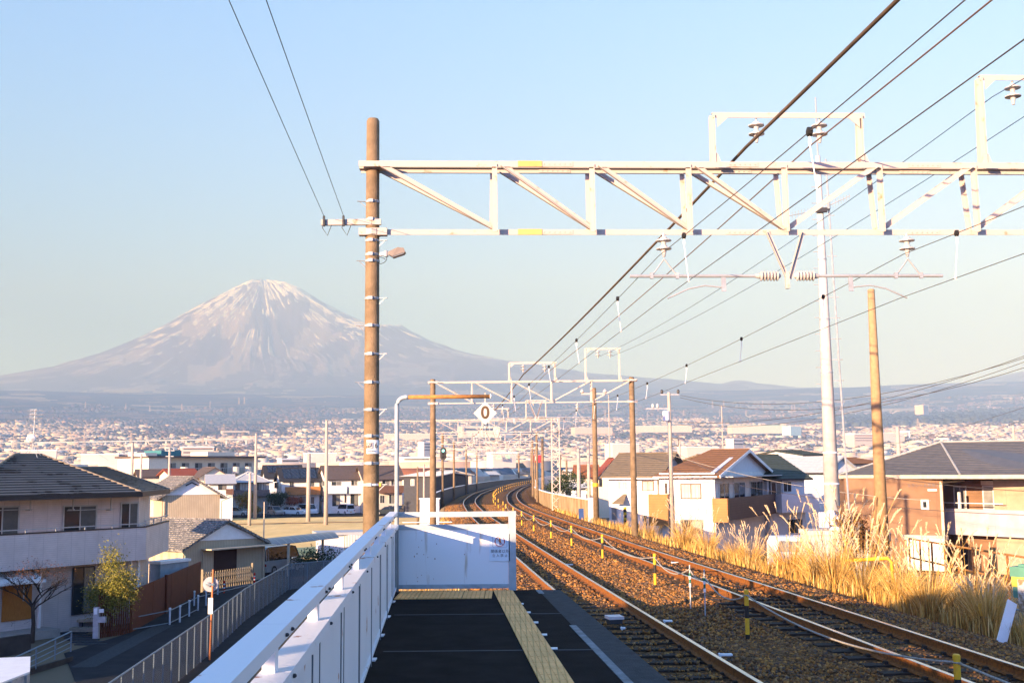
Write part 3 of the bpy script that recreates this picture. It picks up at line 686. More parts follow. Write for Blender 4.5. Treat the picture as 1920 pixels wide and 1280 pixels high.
b = MB(); b.lathe(Pl+Vector((0,0,at(695,910,17).z)), [(.131,0),(.136,0),(.136,.03),(.131,.03)], 20); b.bar(Pl+Vector((.13,-.04,at(695,910,17).z+.015)), Pl+Vector((.16,-.05,at(695,910,17).z+.015)), .04, .05, m=1); b.build('strap', [M['white'], M['yellow']], g1, world=True)
# number plate bent round the pole
zc = at(697, 838, 17).z; b = MB(); r = .132
for k in range(8):
    a0, a1 = -2.0+k*.19, -2.0+(k+1)*.19
    q0 = Pl+Vector((r*math.cos(a0), r*math.sin(a0), zc-.10)); q1 = Pl+Vector((r*math.cos(a1), r*math.sin(a1), zc-.10))
    b.prism([q0, q1, q1+Vector((0,0,.205)), q0+Vector((0,0,.205))], (q0-Pl).normalized()*.003 if False else Vector((math.cos(a0), math.sin(a0), 0))*.003)
npl = b.build('number_plate', M['sign'], g1, world=True)
o_ = Vector((0, 0, 0))-Vector(g1.location)
text_mesh('副', .105, 'lettering', mat('plate_brown', (.16,.09,.05), .7), tuple(Pl+o_+Vector((-.012, -.142, zc+.02))), g1, rot=(PI/2, 0, -.06))
text_mesh('6', .11, 'lettering', M['ink'], tuple(Pl+o_+Vector((.088, -.112, zc+.02))), g1, rot=(PI/2, 0, .67))
b = MB()
for q in range(5): b.bar(Pl+Vector((-.045+q*.022, -.139, zc-.06)), Pl+Vector((-.033+q*.022, -.139, zc-.06)), .004, .02)
b.build('small_print', M['line'], g1, world=True)
for q, xx in enumerate((2.2, 2.2)):                       # worn yellow ends of the chords
    z = (6.39, 5.35)[q]; b = MB(); b.bar(X1(2.25, (-.22, -.07)[q], z), X1(2.62, (-.22, -.07)[q], z), .012, .09, up=(0,0,1)); b.build('splice', mat('ochre_paint', (.66,.45,.14), .6), g1, world=True)
# crossarm to the outside of the pole
zc = at(650, 419, 17).z; b = MB(); b.bar((-2.92, 16.93, zc), (-2.0, 16.93, zc), .07, .085, up=(0,0,1)); b.build('crossarm', M['cream'], g1, world=True)
for xx in (-2.87, -2.57):
    b = MB(); b.bar((xx, 16.87, zc-.07), (xx, 16.87, zc+.09), .03, .05); b.tube([(xx, 16.86, zc+.06), (xx-.02, 16.85, zc-.1), (xx+.06, 16.85, zc-.22), (xx+.12, 16.86, zc-.05)], .006, 5); b.build('wire_clamp', M['dark'], g1, world=True)
# lamp
zl = at(735, 478, 17).z
lt = thing('lamp', 'grey hooded lamp fixed to the brown gantry pole, looped cable under it', 'lamp', (-2.02, 16.95, zl))
b = MB(); b.bar((0,0,0), (.14,-.02,.01), .045, .05); b.lathe((.10,-.02,.0), [(.035,-.04),(.035,.05)], 10); b.build('bracket', M['steel'], lt)
b = MB(); b.add([(.12,-.05,.0),(.12,.03,.0),(.2,-.09,-.045),(.2,.07,-.045),(.40,-.09,.02),(.40,.07,.02),(.14,-.04,.04),(.14,.02,.04),(.28,-.06,.10),(.28,.04,.10),(.37,-.06,.09),(.37,.04,.09)],
  [(0,2,3,1),(2,4,5,3),(6,7,9,8),(8,9,11,10),(0,1,7,6),(4,10,11,5),(0,6,8,2),(2,8,10,4),(1,3,9,7),(3,5,11,9)]); b.build('housing', mat('lamp_brown', (.24,.20,.17), .5), lt)
b = MB(); b.prism([(.2,-.08,-.047),(.38,-.08,.012),(.38,.06,.012),(.2,.06,-.047)], (0.005,0,-.012)); b.build('lens', M['glasspale'], lt)
b = MB(); b.tube([(.0+.11*math.cos(a), -.02, -.13+.07*math.sin(a)+.01*a) for a in np.linspace(.6, 9, 34)], .005, 5); b.build('cable', M['dark'], lt)
# gantries down the line
Gs = [(17.25, 6.39, 5.35, 4.22)]
def far_gantry(Y, zt, right, label, ml=3.0, mr=2.7, det=1, group=None):
    a, c = float(t1x(Y)), float(t2x(Y)); m_ = (a+c)/2
    pl_ = (a-ml, Y+.1, 0); pr_ = (c+mr, Y-.1, 0); L = pr_[0]-pl_[0]; mid = m_-pl_[0]
    gg, XX, _ = gantry('catenary_gantry', label, pl_, pr_, zt, zt-.97, zt+.16, float(rz1(Y))-3.0, (L/5 if L < 10 else L/6, 5 if L < 10 else 6), 3, mid,
        [(mid-1.17, mid+.94, .8, (mid-.55, mid+.45)), (mid+2.35, mid+3.9, 1.42, (mid+2.9, mid+3.45))] if det else [(mid-1.1, mid+.9, .7, ())], 1, right, rp=(.12,.165))
    Gs.append((Y, zt, zt-.97, m_)); return gg
far_gantry(51.5, 5.72, 'concrete', 'second truss gantry along the line, signal head on its pole')
far_gantry(88, 5.6, 'lattice', 'third truss gantry along the line, carried by a white lattice pole')
for i, Y in enumerate((122, 150, 178, 206)):
    far_gantry(Y, 5.5-.05*i, 'concrete', ['fourth truss gantry, standing where the tracks begin to bend', 'fifth truss gantry, partway round the bend', 'sixth truss gantry, near the end of the dark wall', 'farthest truss gantry, small, beyond the bend'][i], det=0)
# a wire runs through every gantry
def wire_pts(fn, sag, y_start=-16, y_end=None):
    sup = [Vector((Gs[0][3]+.0763*(17.25-y_start)+fn(Gs[0])[0], y_start, fn(Gs[0])[1]))]
    for G in Gs: sup.append(Vector((G[3]+fn(G)[0], G[0], fn(G)[1])))
    if y_end: sup = [p for p in sup if p.y <= y_end]
    pts = []
    for i in range(len(sup)-1):
        n = 16 if i < 3 else 6; sg = sag if i < 3 else sag*.5
        for k in range(n): t_ = k/n; pts.append(sup[i].lerp(sup[i+1], t_)-Vector((0, 0, 4*sg*t_*(1-t_))))
    pts.append(sup[-1]); return pts
def wire(pts, r, m, label, name='overhead_wire'):
    t = thing(name, label, 'wire', tuple(pts[0])); b = MB(); b.tube(pts, r, 6); b.build('cable', m, t, world=True, smooth=True); return t
def zat(pts, y):
    for a, c in zip(pts, pts[1:]):
        if a.y <= y <= c.y: return a.lerp(c, (y-a.y)/(c.y-a.y))
wire(wire_pts(lambda g: (-.50 if g[0] < 20 else -.55, g[1]+.33), .12), .027, M['thickwire'], 'thick brown feeder cable, boldest of the wires sweeping over the tracks')
wire(wire_pts(lambda g: (.50 if g[0] < 20 else .45, g[1]+.33), .15), .011, M['copper'], 'reddish wire hung from the second insulator of the gantry top frame')
for k, nm in ((-1, 'the platform track'), (1, 'the far track')):
    cp = wire_pts(lambda g: (k*1.87, g[2]-1.04), .02); mp_ = wire_pts(lambda g: (k*1.92, g[2]-.36), .22)
    wire(cp, .0052, M['wire'], 'thin contact wire low over '+nm, 'contact_wire')
    mt_ = wire(mp_, .0055, M['wire'], 'messenger wire with black-topped droppers above '+nm, 'messenger_wire')
    for y in np.arange(5.1, 150, 5.2):
        a, c = zat(mp_, y), zat(cp, y)
        b = MB(); b.tube([a-Vector((0,0,.03)), a-Vector((.012,0,.10)), a-Vector((0,0,.16))], .005, 5, m=0); b.tube([a-Vector((0,0,.03)), a-Vector((-.012,0,.10)), a-Vector((0,0,.16))], .005, 5, m=0)
        b.tube([a-Vector((0,0,.14)), c+Vector((0,0,.01))], .006, 6, m=0); b.bar(c-Vector((0,.02,.015)), c+Vector((0,.02,.02)), .02, m=0)
        b.lathe(a-Vector((.03,0,0)), [(.02,0),(.045,.01),(.045,.05),(.02,.06)], 10, axis=(1,0,0), m=1)
        b.build('dropper', [M['sign'], M['black']], mt_, world=True)
for q, (dx_, lb) in enumerate(((2.95, 'inner'), (3.5, 'outer'))):
    wire(wire_pts(lambda g: (dx_ if g[0] > 20 else (3.45, 4.45)[q], g[1]+1.12), .35, y_end=60), .007, M['bluewire'], f'{lb} blue wire of the pair hung from the raised frame of the gantries')
for px0, x1, lb in ((425, -2.87, 'outer'), (492, -2.57, 'inner')):
    p1 = Vector((x1, 16.87, zc+.09)); d_ = Vector((.0745, -1, 0)); pts = [p1+d_*s_+Vector((0, 0, -.012*s_*(1-s_/34)*1.5)) for s_ in np.linspace(0, 34, 16)]
    wire(pts, .0045, M['bluewire'], f'{lb} of the two thin wires ending at the crossarm beside the mountain', 'thin_wire')
# signal on the second gantry's pole
p = at(831, 850, 51.1)
sg = thing('railway_signal', 'small black railway signal showing a green light on the brown gantry pole', 'signal', tuple(p))
b = MB(); pr_ = [(-.14+.0,-.27),(.14,-.27)]
cap_ = [(.14*math.cos(a), 0, .15+.14*math.sin(a)) for a in np.linspace(0, PI, 9)]+[(.14*math.cos(a), 0, -.15+.14*math.sin(a)) for a in np.linspace(PI, 2*PI, 9)]
b.prism([Vector(q) for q in cap_], (0, .12, 0)); b.build('head', M['dark'], sg)
for z, m_, nm in ((.13, 'green', 'green_lamp'), (-.02, 'black', 'dark_lamp'), (-.17, 'black', 'dark_lamp')):
    b = MB(); b.lathe((0, -.0, z), [(.055, 0), (.05, .01), (.0, .02)], 14, axis=(0,-1,0)); b.build(nm, M[m_], sg)
    b = MB(); b.tube([(.07*math.cos(a), -.06, z+.07*math.sin(a)) for a in np.linspace(0, PI, 9)], .012, 5); b.build('hood', M['dark'], sg)
b = MB(); b.bar((-.12,.06,.1), (-.35,.06,.1), .04); b.bar((-.12,.06,-.1), (-.35,.06,-.1), .04); b.build('bracket', M['steel'], sg)
# ------------------------------------------------------------------ single poles
def round_pole(name, label, x, y, Y, ytop, ybot, wtop, wbot, m, cat='pole', group=None, zbot=None, extra=None, n=16):
    """tapered pole whose foot and top show at the given heights"""
    P = at(x, ybot, Y); z1 = at(x, ytop, Y).z; z0 = P.z if zbot is None else zbot
    t = thing(name, label, cat, (P.x, Y, z0), group=group); H = z1-z0
    r1, r0 = wtop/2/2100*Y, wbot/2/2100*Y
    if zbot is not None: r0 = r1+(r0-r1)*H/max(z1-P.z, .1)
    b = MB(); b.lathe((0,0,0), [(r0,0),(r1,H-.02),(r1*.8,H)], n); b.build('shaft', m, t, smooth=True)
    return t, H, r0, r1
yb_ = M['yellow']
# tall pale communications mast
t, H, r0, r1 = round_pole('radio_mast', 'very tall pale grey mast with antennas standing on a concrete block', 1562, 0, 40, 292, 985, 9, 30, mat('mast_paint', (.56,.53,.52), .7, col2=(.46,.43,.41), scale=3, bump=.2), 'mast')
def zr(y): return at(1545, y, 40).z-t.location.z
for y in (395, 488, 600, 700, 850, 908): b = MB(); rr_ = r0+(r1-r0)*zr(y)/H; b.lathe((0,0,zr(y)), [(rr_+.01,0),(rr_+.01,.06)], 16); b.build('collar', M['steel'] if y < 800 else M['white'], t)
b = MB(); b.tube([(0,0,H),(0,0,H+2.2)], .03, 6); b.build('whip_antenna', M['steel'], t)
for sd, (dx_, dz) in ((-1, (1.35, -.3)), (1, (1.05, .45))):
    z0 = zr(393); b = MB(); p0 = Vector((0,0,z0)); p1 = Vector((sd*dx_, -.2, z0+dz)); b.tube([p0, p1], .016, 5)
    for k in range(9):
        q = p0.lerp(p1, .25+k*.09); b.bar(q-Vector((0,.0,.16-.008*k)), q+Vector((0,0,.16-.008*k)), .012)
    b.build('yagi_antenna', M['steel'], t)
b = MB(); b.box(-.2,.2,-.25,-.1,zr(400),zr(392)); b.bar((-.3,-.2,zr(395)),(.3,-.2,zr(395)), .05); b.build('antenna_mount', M['dark'], t)
b = MB(); b.tube([(.25,-.1,zr(300)),(.55,-.15,0.2)], .035, 6)
for k in range(14): b.bar((.15,-.1,zr(330)-k*.75), (.45+.012*k,-.12,zr(330)-k*.75), .025)
b.build('cable_conduit', M['steel'], t)
b = MB()
for k in range(20): q = .8+k*.6; b.bar((-(r0+(r1-r0)*q/H)-.18,0,q), (-(r0+(r1-r0)*q/H)+.05,0,q), .025)
b.build('climbing_step', M['steel'], t)
# concrete block at its foot with white cabinets
blk = thing('concrete_block', 'sunlit concrete block carrying the foot of the tall mast', 'concrete block', (11.35, 40, -2.6)); 
b = MB(); b.box(-1.05,.95,-.75,.8,0,1.95); b.box(-1.1,1.0,-.8,.85,1.951,2.1); b.build('block', mat('block_concrete', (.62,.58,.53), .85, col2=(.5,.45,.4), scale=3, bump=.3), blk)
cbn = thing('white_cabinet', 'small white cabinets bracketed beside the foot of the tall mast', 'cabinet', (10.95, 39.6, -.5))
b = MB(); b.box(-.25,.02,-.15,.15,.1,.62); b.box(.08,.22,-.15,.15,.2,.7); b.build('cabinet', M['white'], cbn); b = MB(); b.bar((.25,0,.6),(.5,0,.2),.06); b.box(.1,.9,-.1,.1,0,.12); b.build('bracket', M['white'], cbn)
# brown pole nearer on the same side
t, H, r0, r1 = round_pole('concrete_pole', 'plain tan pole with a flat top, rising out of the pampas grass', 1656, 0, 30, 542, 1040, 13, 25, mat('tan_pole', (.42,.27,.14), .9, col2=(.33,.21,.11), scale=9, bump=.3))
# tan line-side poles
t, H, r0, r1 = round_pole('line_pole', 'tan pole with a short crossarm, just right of the track and inside the second gantry', 1118, 0, 66, 727, 978, 8, 11, M['concrete'])
b = MB(); b.bar((-.75,0,H-.35),(.7,0,H-.35),.09); b.build('crossarm', M['cream'], t)
for k in (-.7,.65): b = MB(); b.lathe((k,0,H-.3),[(.06,0),(.13,.05),(.13,.1),(.05,.22)],10); b.build('insulator', M['porcelain'], t)
b = MB(); b.lathe((0,0,H*.26),[(r0,0),(r0+.01,.01),(r0+.01,.2),(r0,.21)],12); b.build('yellow_band', yb_, t)
t, H, r0, r1 = round_pole('utility_pole', 'pale utility pole with two crossarms and a transformer beside the white house', 1261, 0, 72, 735, 1012, 6, 11, M['palepole'], 'utility pole')
for a_, c_, z_ in ((-.55,.65,H-.15),(-1.5,.1,H-1.05)): b = MB(); b.bar((a_,0,z_),(c_,0,z_),.09); b.build('crossarm', M['steel'], t)
for q, (x_, z_) in enumerate([(-.45,H-.1),(.6,H-.1),(-1.05,H-1.0),(-.75,H-1.0)]): b = MB(); b.lathe((x_,0,z_),[(.05,0),(.09,.06),(.09,.2),(.03,.28)],8); b.build('insulator', M['porcelain'] if q > 1 else M['dark'], t)
b = MB(); b.lathe((-.22,-.05,H-1.85),[(.2,0),(.22,.03),(.22,.6),(.18,.66)],12); b.build('transformer', M['white'], t)
b = MB(); b.tube([(.1,-.1,H-3.2-.25*math.sin(a)+.1*math.sin(3*a)) if 0 else (.3+.22*math.cos(a), -.15, H-3.2+.3*math.sin(a)+.08*math.sin(3*a)) for a in np.linspace(0, 12, 60)], .02, 5); b.build('cable_coil', M['dark'], t)
# more poles round the bend: position (x, Y, top, bottom, widths)
for i, (x, Y, yt, yb, wt, wb, mk, lb) in enumerate([
   (1105,95,822,960,5,7,'palepole','pale slim pole standing left of the tan pole by the half-timbered house'),
   (1086,110,840,945,6,7.5,'palepole','grey pole hung with coiled cables beyond the concrete trackside fence'),
   (1063,170,862,930,3.5,4,'concrete','thin tan pole beside the pale noise wall, near the end of it'),
   (1051,150,852,940,4,5,'concrete','tan pole against the pale noise wall'),
   (1018,125,822,918,4.5,6,'concrete','tan pole standing between the lattice pole and the bend'),
   (973,360,850,900,3,3.5,'concrete','thin tan pole over the dark curved wall, below the red sign'),
   (996,400,845,890,2.5,3,'concrete','small tan pole beside the red sign'),
   (611,150,788,962,5,8,'palepole','tall tan utility pole before the white houses past the field'),
   (578,160,850,945,7,8,'palepole','pale pole in front of the house with wooden balcony'),
   (479,170,812,893,4,6,'palepole','pale pole in front of the long apartment block'),
   (468,150,885,950,4.5,6,'palepole','short grey pole beside the orange shrub at the car park'),
   (247,120,830,895,5,6.5,'palepole','pale utility pole rising behind the tiled roof of the big house'),
   (264,135,850,897,4,4.5,'palepole','slim white pole behind the tiled roof of the big house'),
   (317,140,840,892,4,5,'palepole','pale pole standing left of the apartment block'),
   (795,120,870,932,3,4,'palepole','thin white pole between the grey pipe and the gantry'),
   (783,130,875,910,3,3.5,'concrete','thin brown pole over the dark garages'),
   (1275,160,828,860,3,3.5,'palepole','thin pole just right of the transformer pole'),
   (1685,120,800,852,7,8.5,'palepole','pale pole with a bracket arm above the hip roof slope'),
   (1901,130,797,826,5,6,'palepole','pale pole above the ridge of the grey tiled roof'),
   (1354,300,760,795,1.8,2,'palepole','far thin pole at the edge of the town below the hills'),
   (1142,320,740,790,1.8,2,'palepole','far thin pole between the second gantry struts')]):
    t, H, r0, r1 = round_pole('utility_pole' if mk == 'palepole' else 'line_pole', lb, x, 0, Y, yt, yb, wt, wb, M[mk], 'utility pole' if mk == 'palepole' else 'pole', zbot=GZ, n=8)
    if mk == 'palepole' and Y < 165 and i > 6:
        b = MB(); b.bar((-.6,0,H-.3),(.6,0,H-.3),.08); b.build('crossarm', M['steel'], t); b = MB(); b.bar((-.5,0,H-1.0),(.5,0,H-1.0),.08); b.build('crossarm', M['steel'], t)
        for k in (-.5,0,.5): b = MB(); b.lathe((k,0,H-.25),[(.04,0),(.07,.05),(.03,.2)],6); b.build('insulator', M['porcelain'], t)
    if i == 17: b = MB(); b.bar((0,0,H-.5),(1.3,0,H-.5),.12); b.bar((1.25,0,H-.5),(1.25,0,H-1.1),.1); b.build('bracket_arm', M['white'], t)
# ------------------------------------------------------------------ local power and telephone lines
def span(pa, pb, sag, r, m, label, name='power_line'):
    a, c = at(*pa), at(*pb)
    pts = [a.lerp(c, k/16)-Vector((0, 0, 4*sag*(k/16)*(1-k/16))) for k in range(17)]; return tag(MBt(pts, r).build(name, m, smooth=True), label, 'wire')
def MBt(pts, r): b = MB(); b.tube(pts, r, 5); return b
span((1276,741,72), (2120,600,42), 1.6, .013, M['wire'], 'uppermost dark power line leaving the transformer pole to the right')
span((1275,745,72), (2120,618,42), 1.75, .013, M['wire'], 'power line just under the uppermost one from the transformer pole')
span((1265,790,72), (2120,590,40), 1.3, .013, M['wire'], 'lower dark power line crossing the mast, steeper than the others')
span((1265,795,72), (2120,600,40), 1.4, .012, M['wire'], 'lowest dark line of the set leaving the transformer pole')
span((1600,846,110), (2060,714,70), .5, .016, M['wire'], 'dark line rising over the town to the right edge, highest of three')
span((1700,852,115), (2060,735,70), .3, .014, M['wire'], 'dark line rising behind the tiled roof, middle of three')
span((1640,885,115), (2060,752,72), .3, .014, M['wire'], 'dark line close above the grey tiled roof ridge')
span((1262,893,71), (1360,905,60), .1, .012, M['wire'], 'short dark service line beside the white house window')
span((1262,845,71), (1370,895,75), .15, .014, M['rope'], 'pale service line slanting over the brown roof')
span((1250,850,71), (1745,938,60), .5, .014, M['rope'], 'pale braided line with clamps crossing in front of the balcony')
span((1262,880,71), (2080,968,45), .7, .014, M['wire'], 'dark braided line running past the brown house wall')
span((1655,893,30), (2080,925,24), .1, .008, M['wire'], 'thin dark line leaving the tan pole past the lettered wall')
# ------------------------------------------------------------------ building helpers
def flat(p): return Vector((p[0], p[1], 0))
class Face:
    """a vertical wall line in plan from P0 to P1; turns picture columns into places along the wall"""
    def __init__(s, P0, P1): s.P0 = flat(P0); s.P1 = flat(P1); s.e = (s.P1-s.P0).normalized(); s.n = Vector((s.e.y, -s.e.x, 0)); s.L = (s.P1-s.P0).length
    def hit(s, x, y, d=0.):
        v = ray(x, y); o = s.P0+s.n*d; dn = v[0]*s.n.x+v[1]*s.n.y
        k = ((o.x-CAMP[0])*s.n.x+(o.y-CAMP[1])*s.n.y)/dn; return Vector(CAMP+v*k)
    def rect(s, x0, y0, x1, y1, d=0.):
        xm, ym = (x0+x1)/2, (y0+y1)/2
        a = s.hit(x0, ym, d); c = s.hit(x1, ym, d); u0 = (a-s.P0).dot(s.e); u1 = (c-s.P0).dot(s.e)
        return u0, u1, s.hit(xm, y1, d).z, s.hit(xm, y0, d).z
    def pt(s, u, z, d=0.): q = s.P0+s.e*u+s.n*d; return Vector((q.x, q.y, z))
    def off(s, d): return Face(s.P0+s.n*d, s.P1+s.n*d)
def FX_(x0, Y0, x1, Y1): a = at(x0, 900, Y0); c = at(x1, 900, Y1); return Face(a, c)
WM = dict(framew=mat('window_frame_white', (.72,.72,.70), .5), frameb=mat('window_frame_brown', (.10,.06,.04), .5), framed=mat('window_frame_dark', (.03,.03,.035), .5), frames=mat('window_frame_silver', (.45,.45,.44), .4),
  curtain=stripes('curtain_cloth', (.55,.50,.43), (.40,.36,.31), 'XY', 7, .25, .9), door=mat('wood_door', (.42,.17,.035), .5, col2=(.30,.11,.02), scale=5, stretch=(8,8,1)),
  soffit=mat('soffit', (.35,.32,.28), .8), gutter=mat('gutter_dark', (.03,.025,.025), .5), gutterw=mat('gutter_cream', (.62,.52,.38), .5))
def slab(b, F, u0, u1, z0, z1, d0, d1, m=None):
    P = [F.pt(u0, z0, d0), F.pt(u1, z0, d0), F.pt(u1, z0, d1), F.pt(u0, z0, d1)]
    return b.prism(P, (0, 0, z1-z0), m)
def win_u(t, F, u0, u1, z0, z1, frame='framew', pane='glass', split=1, fw=.05, shutter=False, name='window', d=0.0, bars=0):
    b = MB(); p = .05+d
    slab(b, F, u0, u1, z0, z0+fw, d, p); slab(b, F, u0, u1, z1-fw, z1, d, p); slab(b, F, u0, u0+fw, z0+fw, z1-fw, d, p); slab(b, F, u1-fw, u1, z0+fw, z1-fw, d, p)
    for k in range(1, split+1):
        if split > 0 and k <= split and split != 0:
            um = u0+(u1-u0)*k/(split+1); slab(b, F, um-fw*.4, um+fw*.4, z0+fw, z1-fw, d+.005, p-.008)
    for k in range(bars): zm = z0+(z1-z0)*(k+1)/(bars+1); slab(b, F, u0+fw, u1-fw, zm-.015, zm+.015, d+.005, p-.012)
    w = b.build(name, WM[frame], t, world=True)
    b = MB(); slab(b, F, u0+fw*.9, u1-fw*.9, z0+fw*.9, z1-fw*.9, d+.004, d+.022); b.build('pane', M[pane] if pane in M else WM[pane], w, world=True)
    if pane == 'glass' and split and (u1-u0) > .9 and d == 0:      # a pale curtain drawn across one sash
        um = (u0+u1)/2; b = MB(); slab(b, F, um+fw*.5, u1-fw, z0+fw, z1-fw, d+.0225, d+.027); b.build('curtain', mat('half_curtain', (.20,.20,.18), .3, col2=(.12,.12,.11), scale=6, stretch=(6,6,.5), spec=.6), w, world=True)
    return w
def win(t, F, x0, y0, x1, y1, **k): u0, u1, z0, z1 = F.rect(x0, y0, x1, y1); return win_u(t, F, u0, u1, z0, z1, **k)
def wall(t, pts, z0, z1, m, name='wall'):
    b = MB(); b.prism([(p[0], p[1], z0) for p in pts], (0, 0, z1-z0)); return b.build(name, m, t, world=True)
def courses(b, A, B, C, D, n, lift=.03, m=None):
    """tile courses on a roof plane: eave A-B, ridge D-C"""
    A, B, C, D = map(Vector, (A, B, C, D)); nn = (B-A).cross(D-A).normalized()
    if nn.z < 0: nn = -nn
    for k in range(n):
        t0, t1 = k/n, (k+1)/n
        a, c, d, e = A.lerp(D, t0), B.lerp(C, t0), B.lerp(C, t1), A.lerp(D, t1)
        b.add([a+nn*lift, c+nn*lift, d, e, a, c], [(0, 1, 2, 3), (4, 5, 1, 0)], m)
def roof(t, quads, rm, n=14, lift=.03, thick=.12, cap=None, name='roof', fascia='gutter', capr=.06):
    b = MB()
    for q in quads:
        A, B, C, D = map(Vector, q); courses(b, A, B, C, D, n, lift)
        b.add([A-Vector((0,0,thick)), B-Vector((0,0,thick)), C-Vector((0,0,thick)), D-Vector((0,0,thick))], [(3,2,1,0)])
        b.add([A-Vector((0,0,thick)), B-Vector((0,0,thick)), B, A], [(0,1,2,3)]); b.add([B-Vector((0,0,thick)), C-Vector((0,0,thick)), C, B], [(0,1,2,3)]); b.add([D-Vector((0,0,thick)), A-Vector((0,0,thick)), A, D], [(0,1,2,3)])
    r = b.build(name, rm, t, world=True)
    if cap:
        for a, c in cap[0]:
            b = MB(); b.tube([Vector(a)+Vector((0,0,.03)), Vector(c)+Vector((0,0,.03))], capr, 6); b.build('ridge_cap', cap[1], r, world=True)
    if fascia:
        for q in quads[:2]:
            b = MB(); A, B = Vector(q[0]), Vector(q[1]); b.bar(A-Vector((0,0,thick*.6)), B-Vector((0,0,thick*.6)), .10, .13, up=(0,0,1)); b.build('gutter', WM[fascia], r, world=True)
    return r
def gable(t, F, dep, z0, ze, zr, ov, rm, wm, n=12, axis='along', name='wall', capm=None, fascia='gutter', lift=.03):
    """rectangular gabled box behind Face F; ridge along the face ('along') or running back from it ('back')"""
    e, nn = F.e, -F.n; L = F.L
    def Q(u, v, z): p = F.P0+e*u+nn*v; return Vector((p.x, p.y, z))
    b = MB()
    if axis == 'along':
        pr = [Q(0,0,z0), Q(0,dep,z0), Q(0,dep,ze), Q(0,dep/2,zr), Q(0,0,ze)]; b.prism(pr, e*L)
        k = (zr-ze)/(dep/2); up = .03
        q = [(Q(-ov,-ov,ze-k*ov+up), Q(L+ov,-ov,ze-k*ov+up), Q(L+ov,dep/2,zr+up), Q(-ov,dep/2,zr+up)), (Q(L+ov,dep+ov,ze-k*ov+up), Q(-ov,dep+ov,ze-k*ov+up), Q(-ov,dep/2,zr+up), Q(L+ov,dep/2,zr+up))]
    else:
        pr = [Q(0,0,z0), Q(L,0,z0), Q(L,0,ze), Q(L/2,0,zr), Q(0,0,ze)]; b.prism(pr, nn*dep)
        k = (zr-ze)/(L/2); up = .03
        q = [(Q(-ov,-ov,ze-k*ov+up), Q(-ov,dep+ov,ze-k*ov+up), Q(L/2,dep+ov,zr+up), Q(L/2,-ov,zr+up)), (Q(L+ov,dep+ov,ze-k*ov+up), Q(L+ov,-ov,ze-k*ov+up), Q(L/2,-ov,zr+up), Q(L/2,dep+ov,zr+up))]
    b.build(name, wm, t, world=True)
    r = roof(t, q, rm, n, lift, cap=([(q[0][3], q[0][2])], capm or rm), fascia=fascia)
    return Q, r
def hip(t, F, dep, ze, zr, ov, rm, n=12, capm=None, fascia='gutter', rin=None):
    e, nn = F.e, -F.n; L = F.L; rin = dep/2 if rin is None else rin
    def Q(u, v, z): p = F.P0+e*u+nn*v; return Vector((p.x, p.y, z))
    a, b_, c, d = Q(-ov,-ov,ze), Q(L+ov,-ov,ze), Q(L+ov,dep+ov,ze), Q(-ov,dep+ov,ze)
    if L >= dep: r0, r1 = Q(rin,dep/2,zr), Q(L-rin,dep/2,zr); qs = [(a,b_,r1,r0), (b_,c,r1,r1), (c,d,r0,r1), (d,a,r0,r0)]
    else: rin = L/2; r0, r1 = Q(L/2,rin,zr), Q(L/2,dep-rin,zr); qs = [(a,b_,r0,r0), (b_,c,r1,r0), (c,d,r1,r1), (d,a,r0,r1)]
    r = roof(t, qs, rm, n, cap=([(r0,r1),(a,r0 if L>=dep else r0),(b_,r1 if L>=dep else r0),(c,r1),(d,r0 if L>=dep else r1)], capm or rm), fascia=None)
    b = MB()
    for p, q in ((a,b_),(b_,c),(c,d),(d,a)): b.bar(p-Vector((0,0,.06)), q-Vector((0,0,.06)), .11, .16, up=(0,0,1))
    b.build('gutter', WM[fascia], r, world=True)
    b = MB(); b.prism([a-Vector((0,0,.14)), b_-Vector((0,0,.14)), c-Vector((0,0,.14)), d-Vector((0,0,.14))], (0,0,.02)); b.build('soffit', WM['soffit'], t, world=True)
    return Q
def balcony(t, F, x0, y0, x1, y1, d, m, rail=None, floor=True, side=True):
    u0, u1, z0, z1 = F.rect(x0, y0, x1, y1, d); b = MB()
    slab(b, F, u0, u1, z0, z1, d-.08, d); slab(b, F, u0, u0+.08, z0, z1, 0, d-.08); slab(b, F, u1-.08, u1, z0, z1, 0, d-.08); slab(b, F, u0+.08, u1-.08, z0, z0+.15, 0, d-.08)
    o = b.build('balcony', m, t, world=True)
    if rail:
        b = MB(); slab(b, F, u0, u1, z1+.12, z1+.16, d-.07, d-.01)
        for k in range(int((u1-u0)/1.4)+1): slab(b, F, u0+k*1.4, u0+k*1.4+.05, z1, z1+.12, d-.07, d-.02)
        b.build('handrail', rail, o, world=True)
    return o
def aircon(t, F, u, z, m=None, d=0):
    b = MB(); slab(b, F, u, u+.75, z, z+.55, .08+d, .36+d); o = b.build('air_conditioner', M['white'], t, world=True)
    b = MB(); b.lathe(F.pt(u+.28, z+.28, .362+d), [(.22,0),(.22,.01)], 16, axis=F.n); b.build('fan_grille', M['dark'], o, world=True)
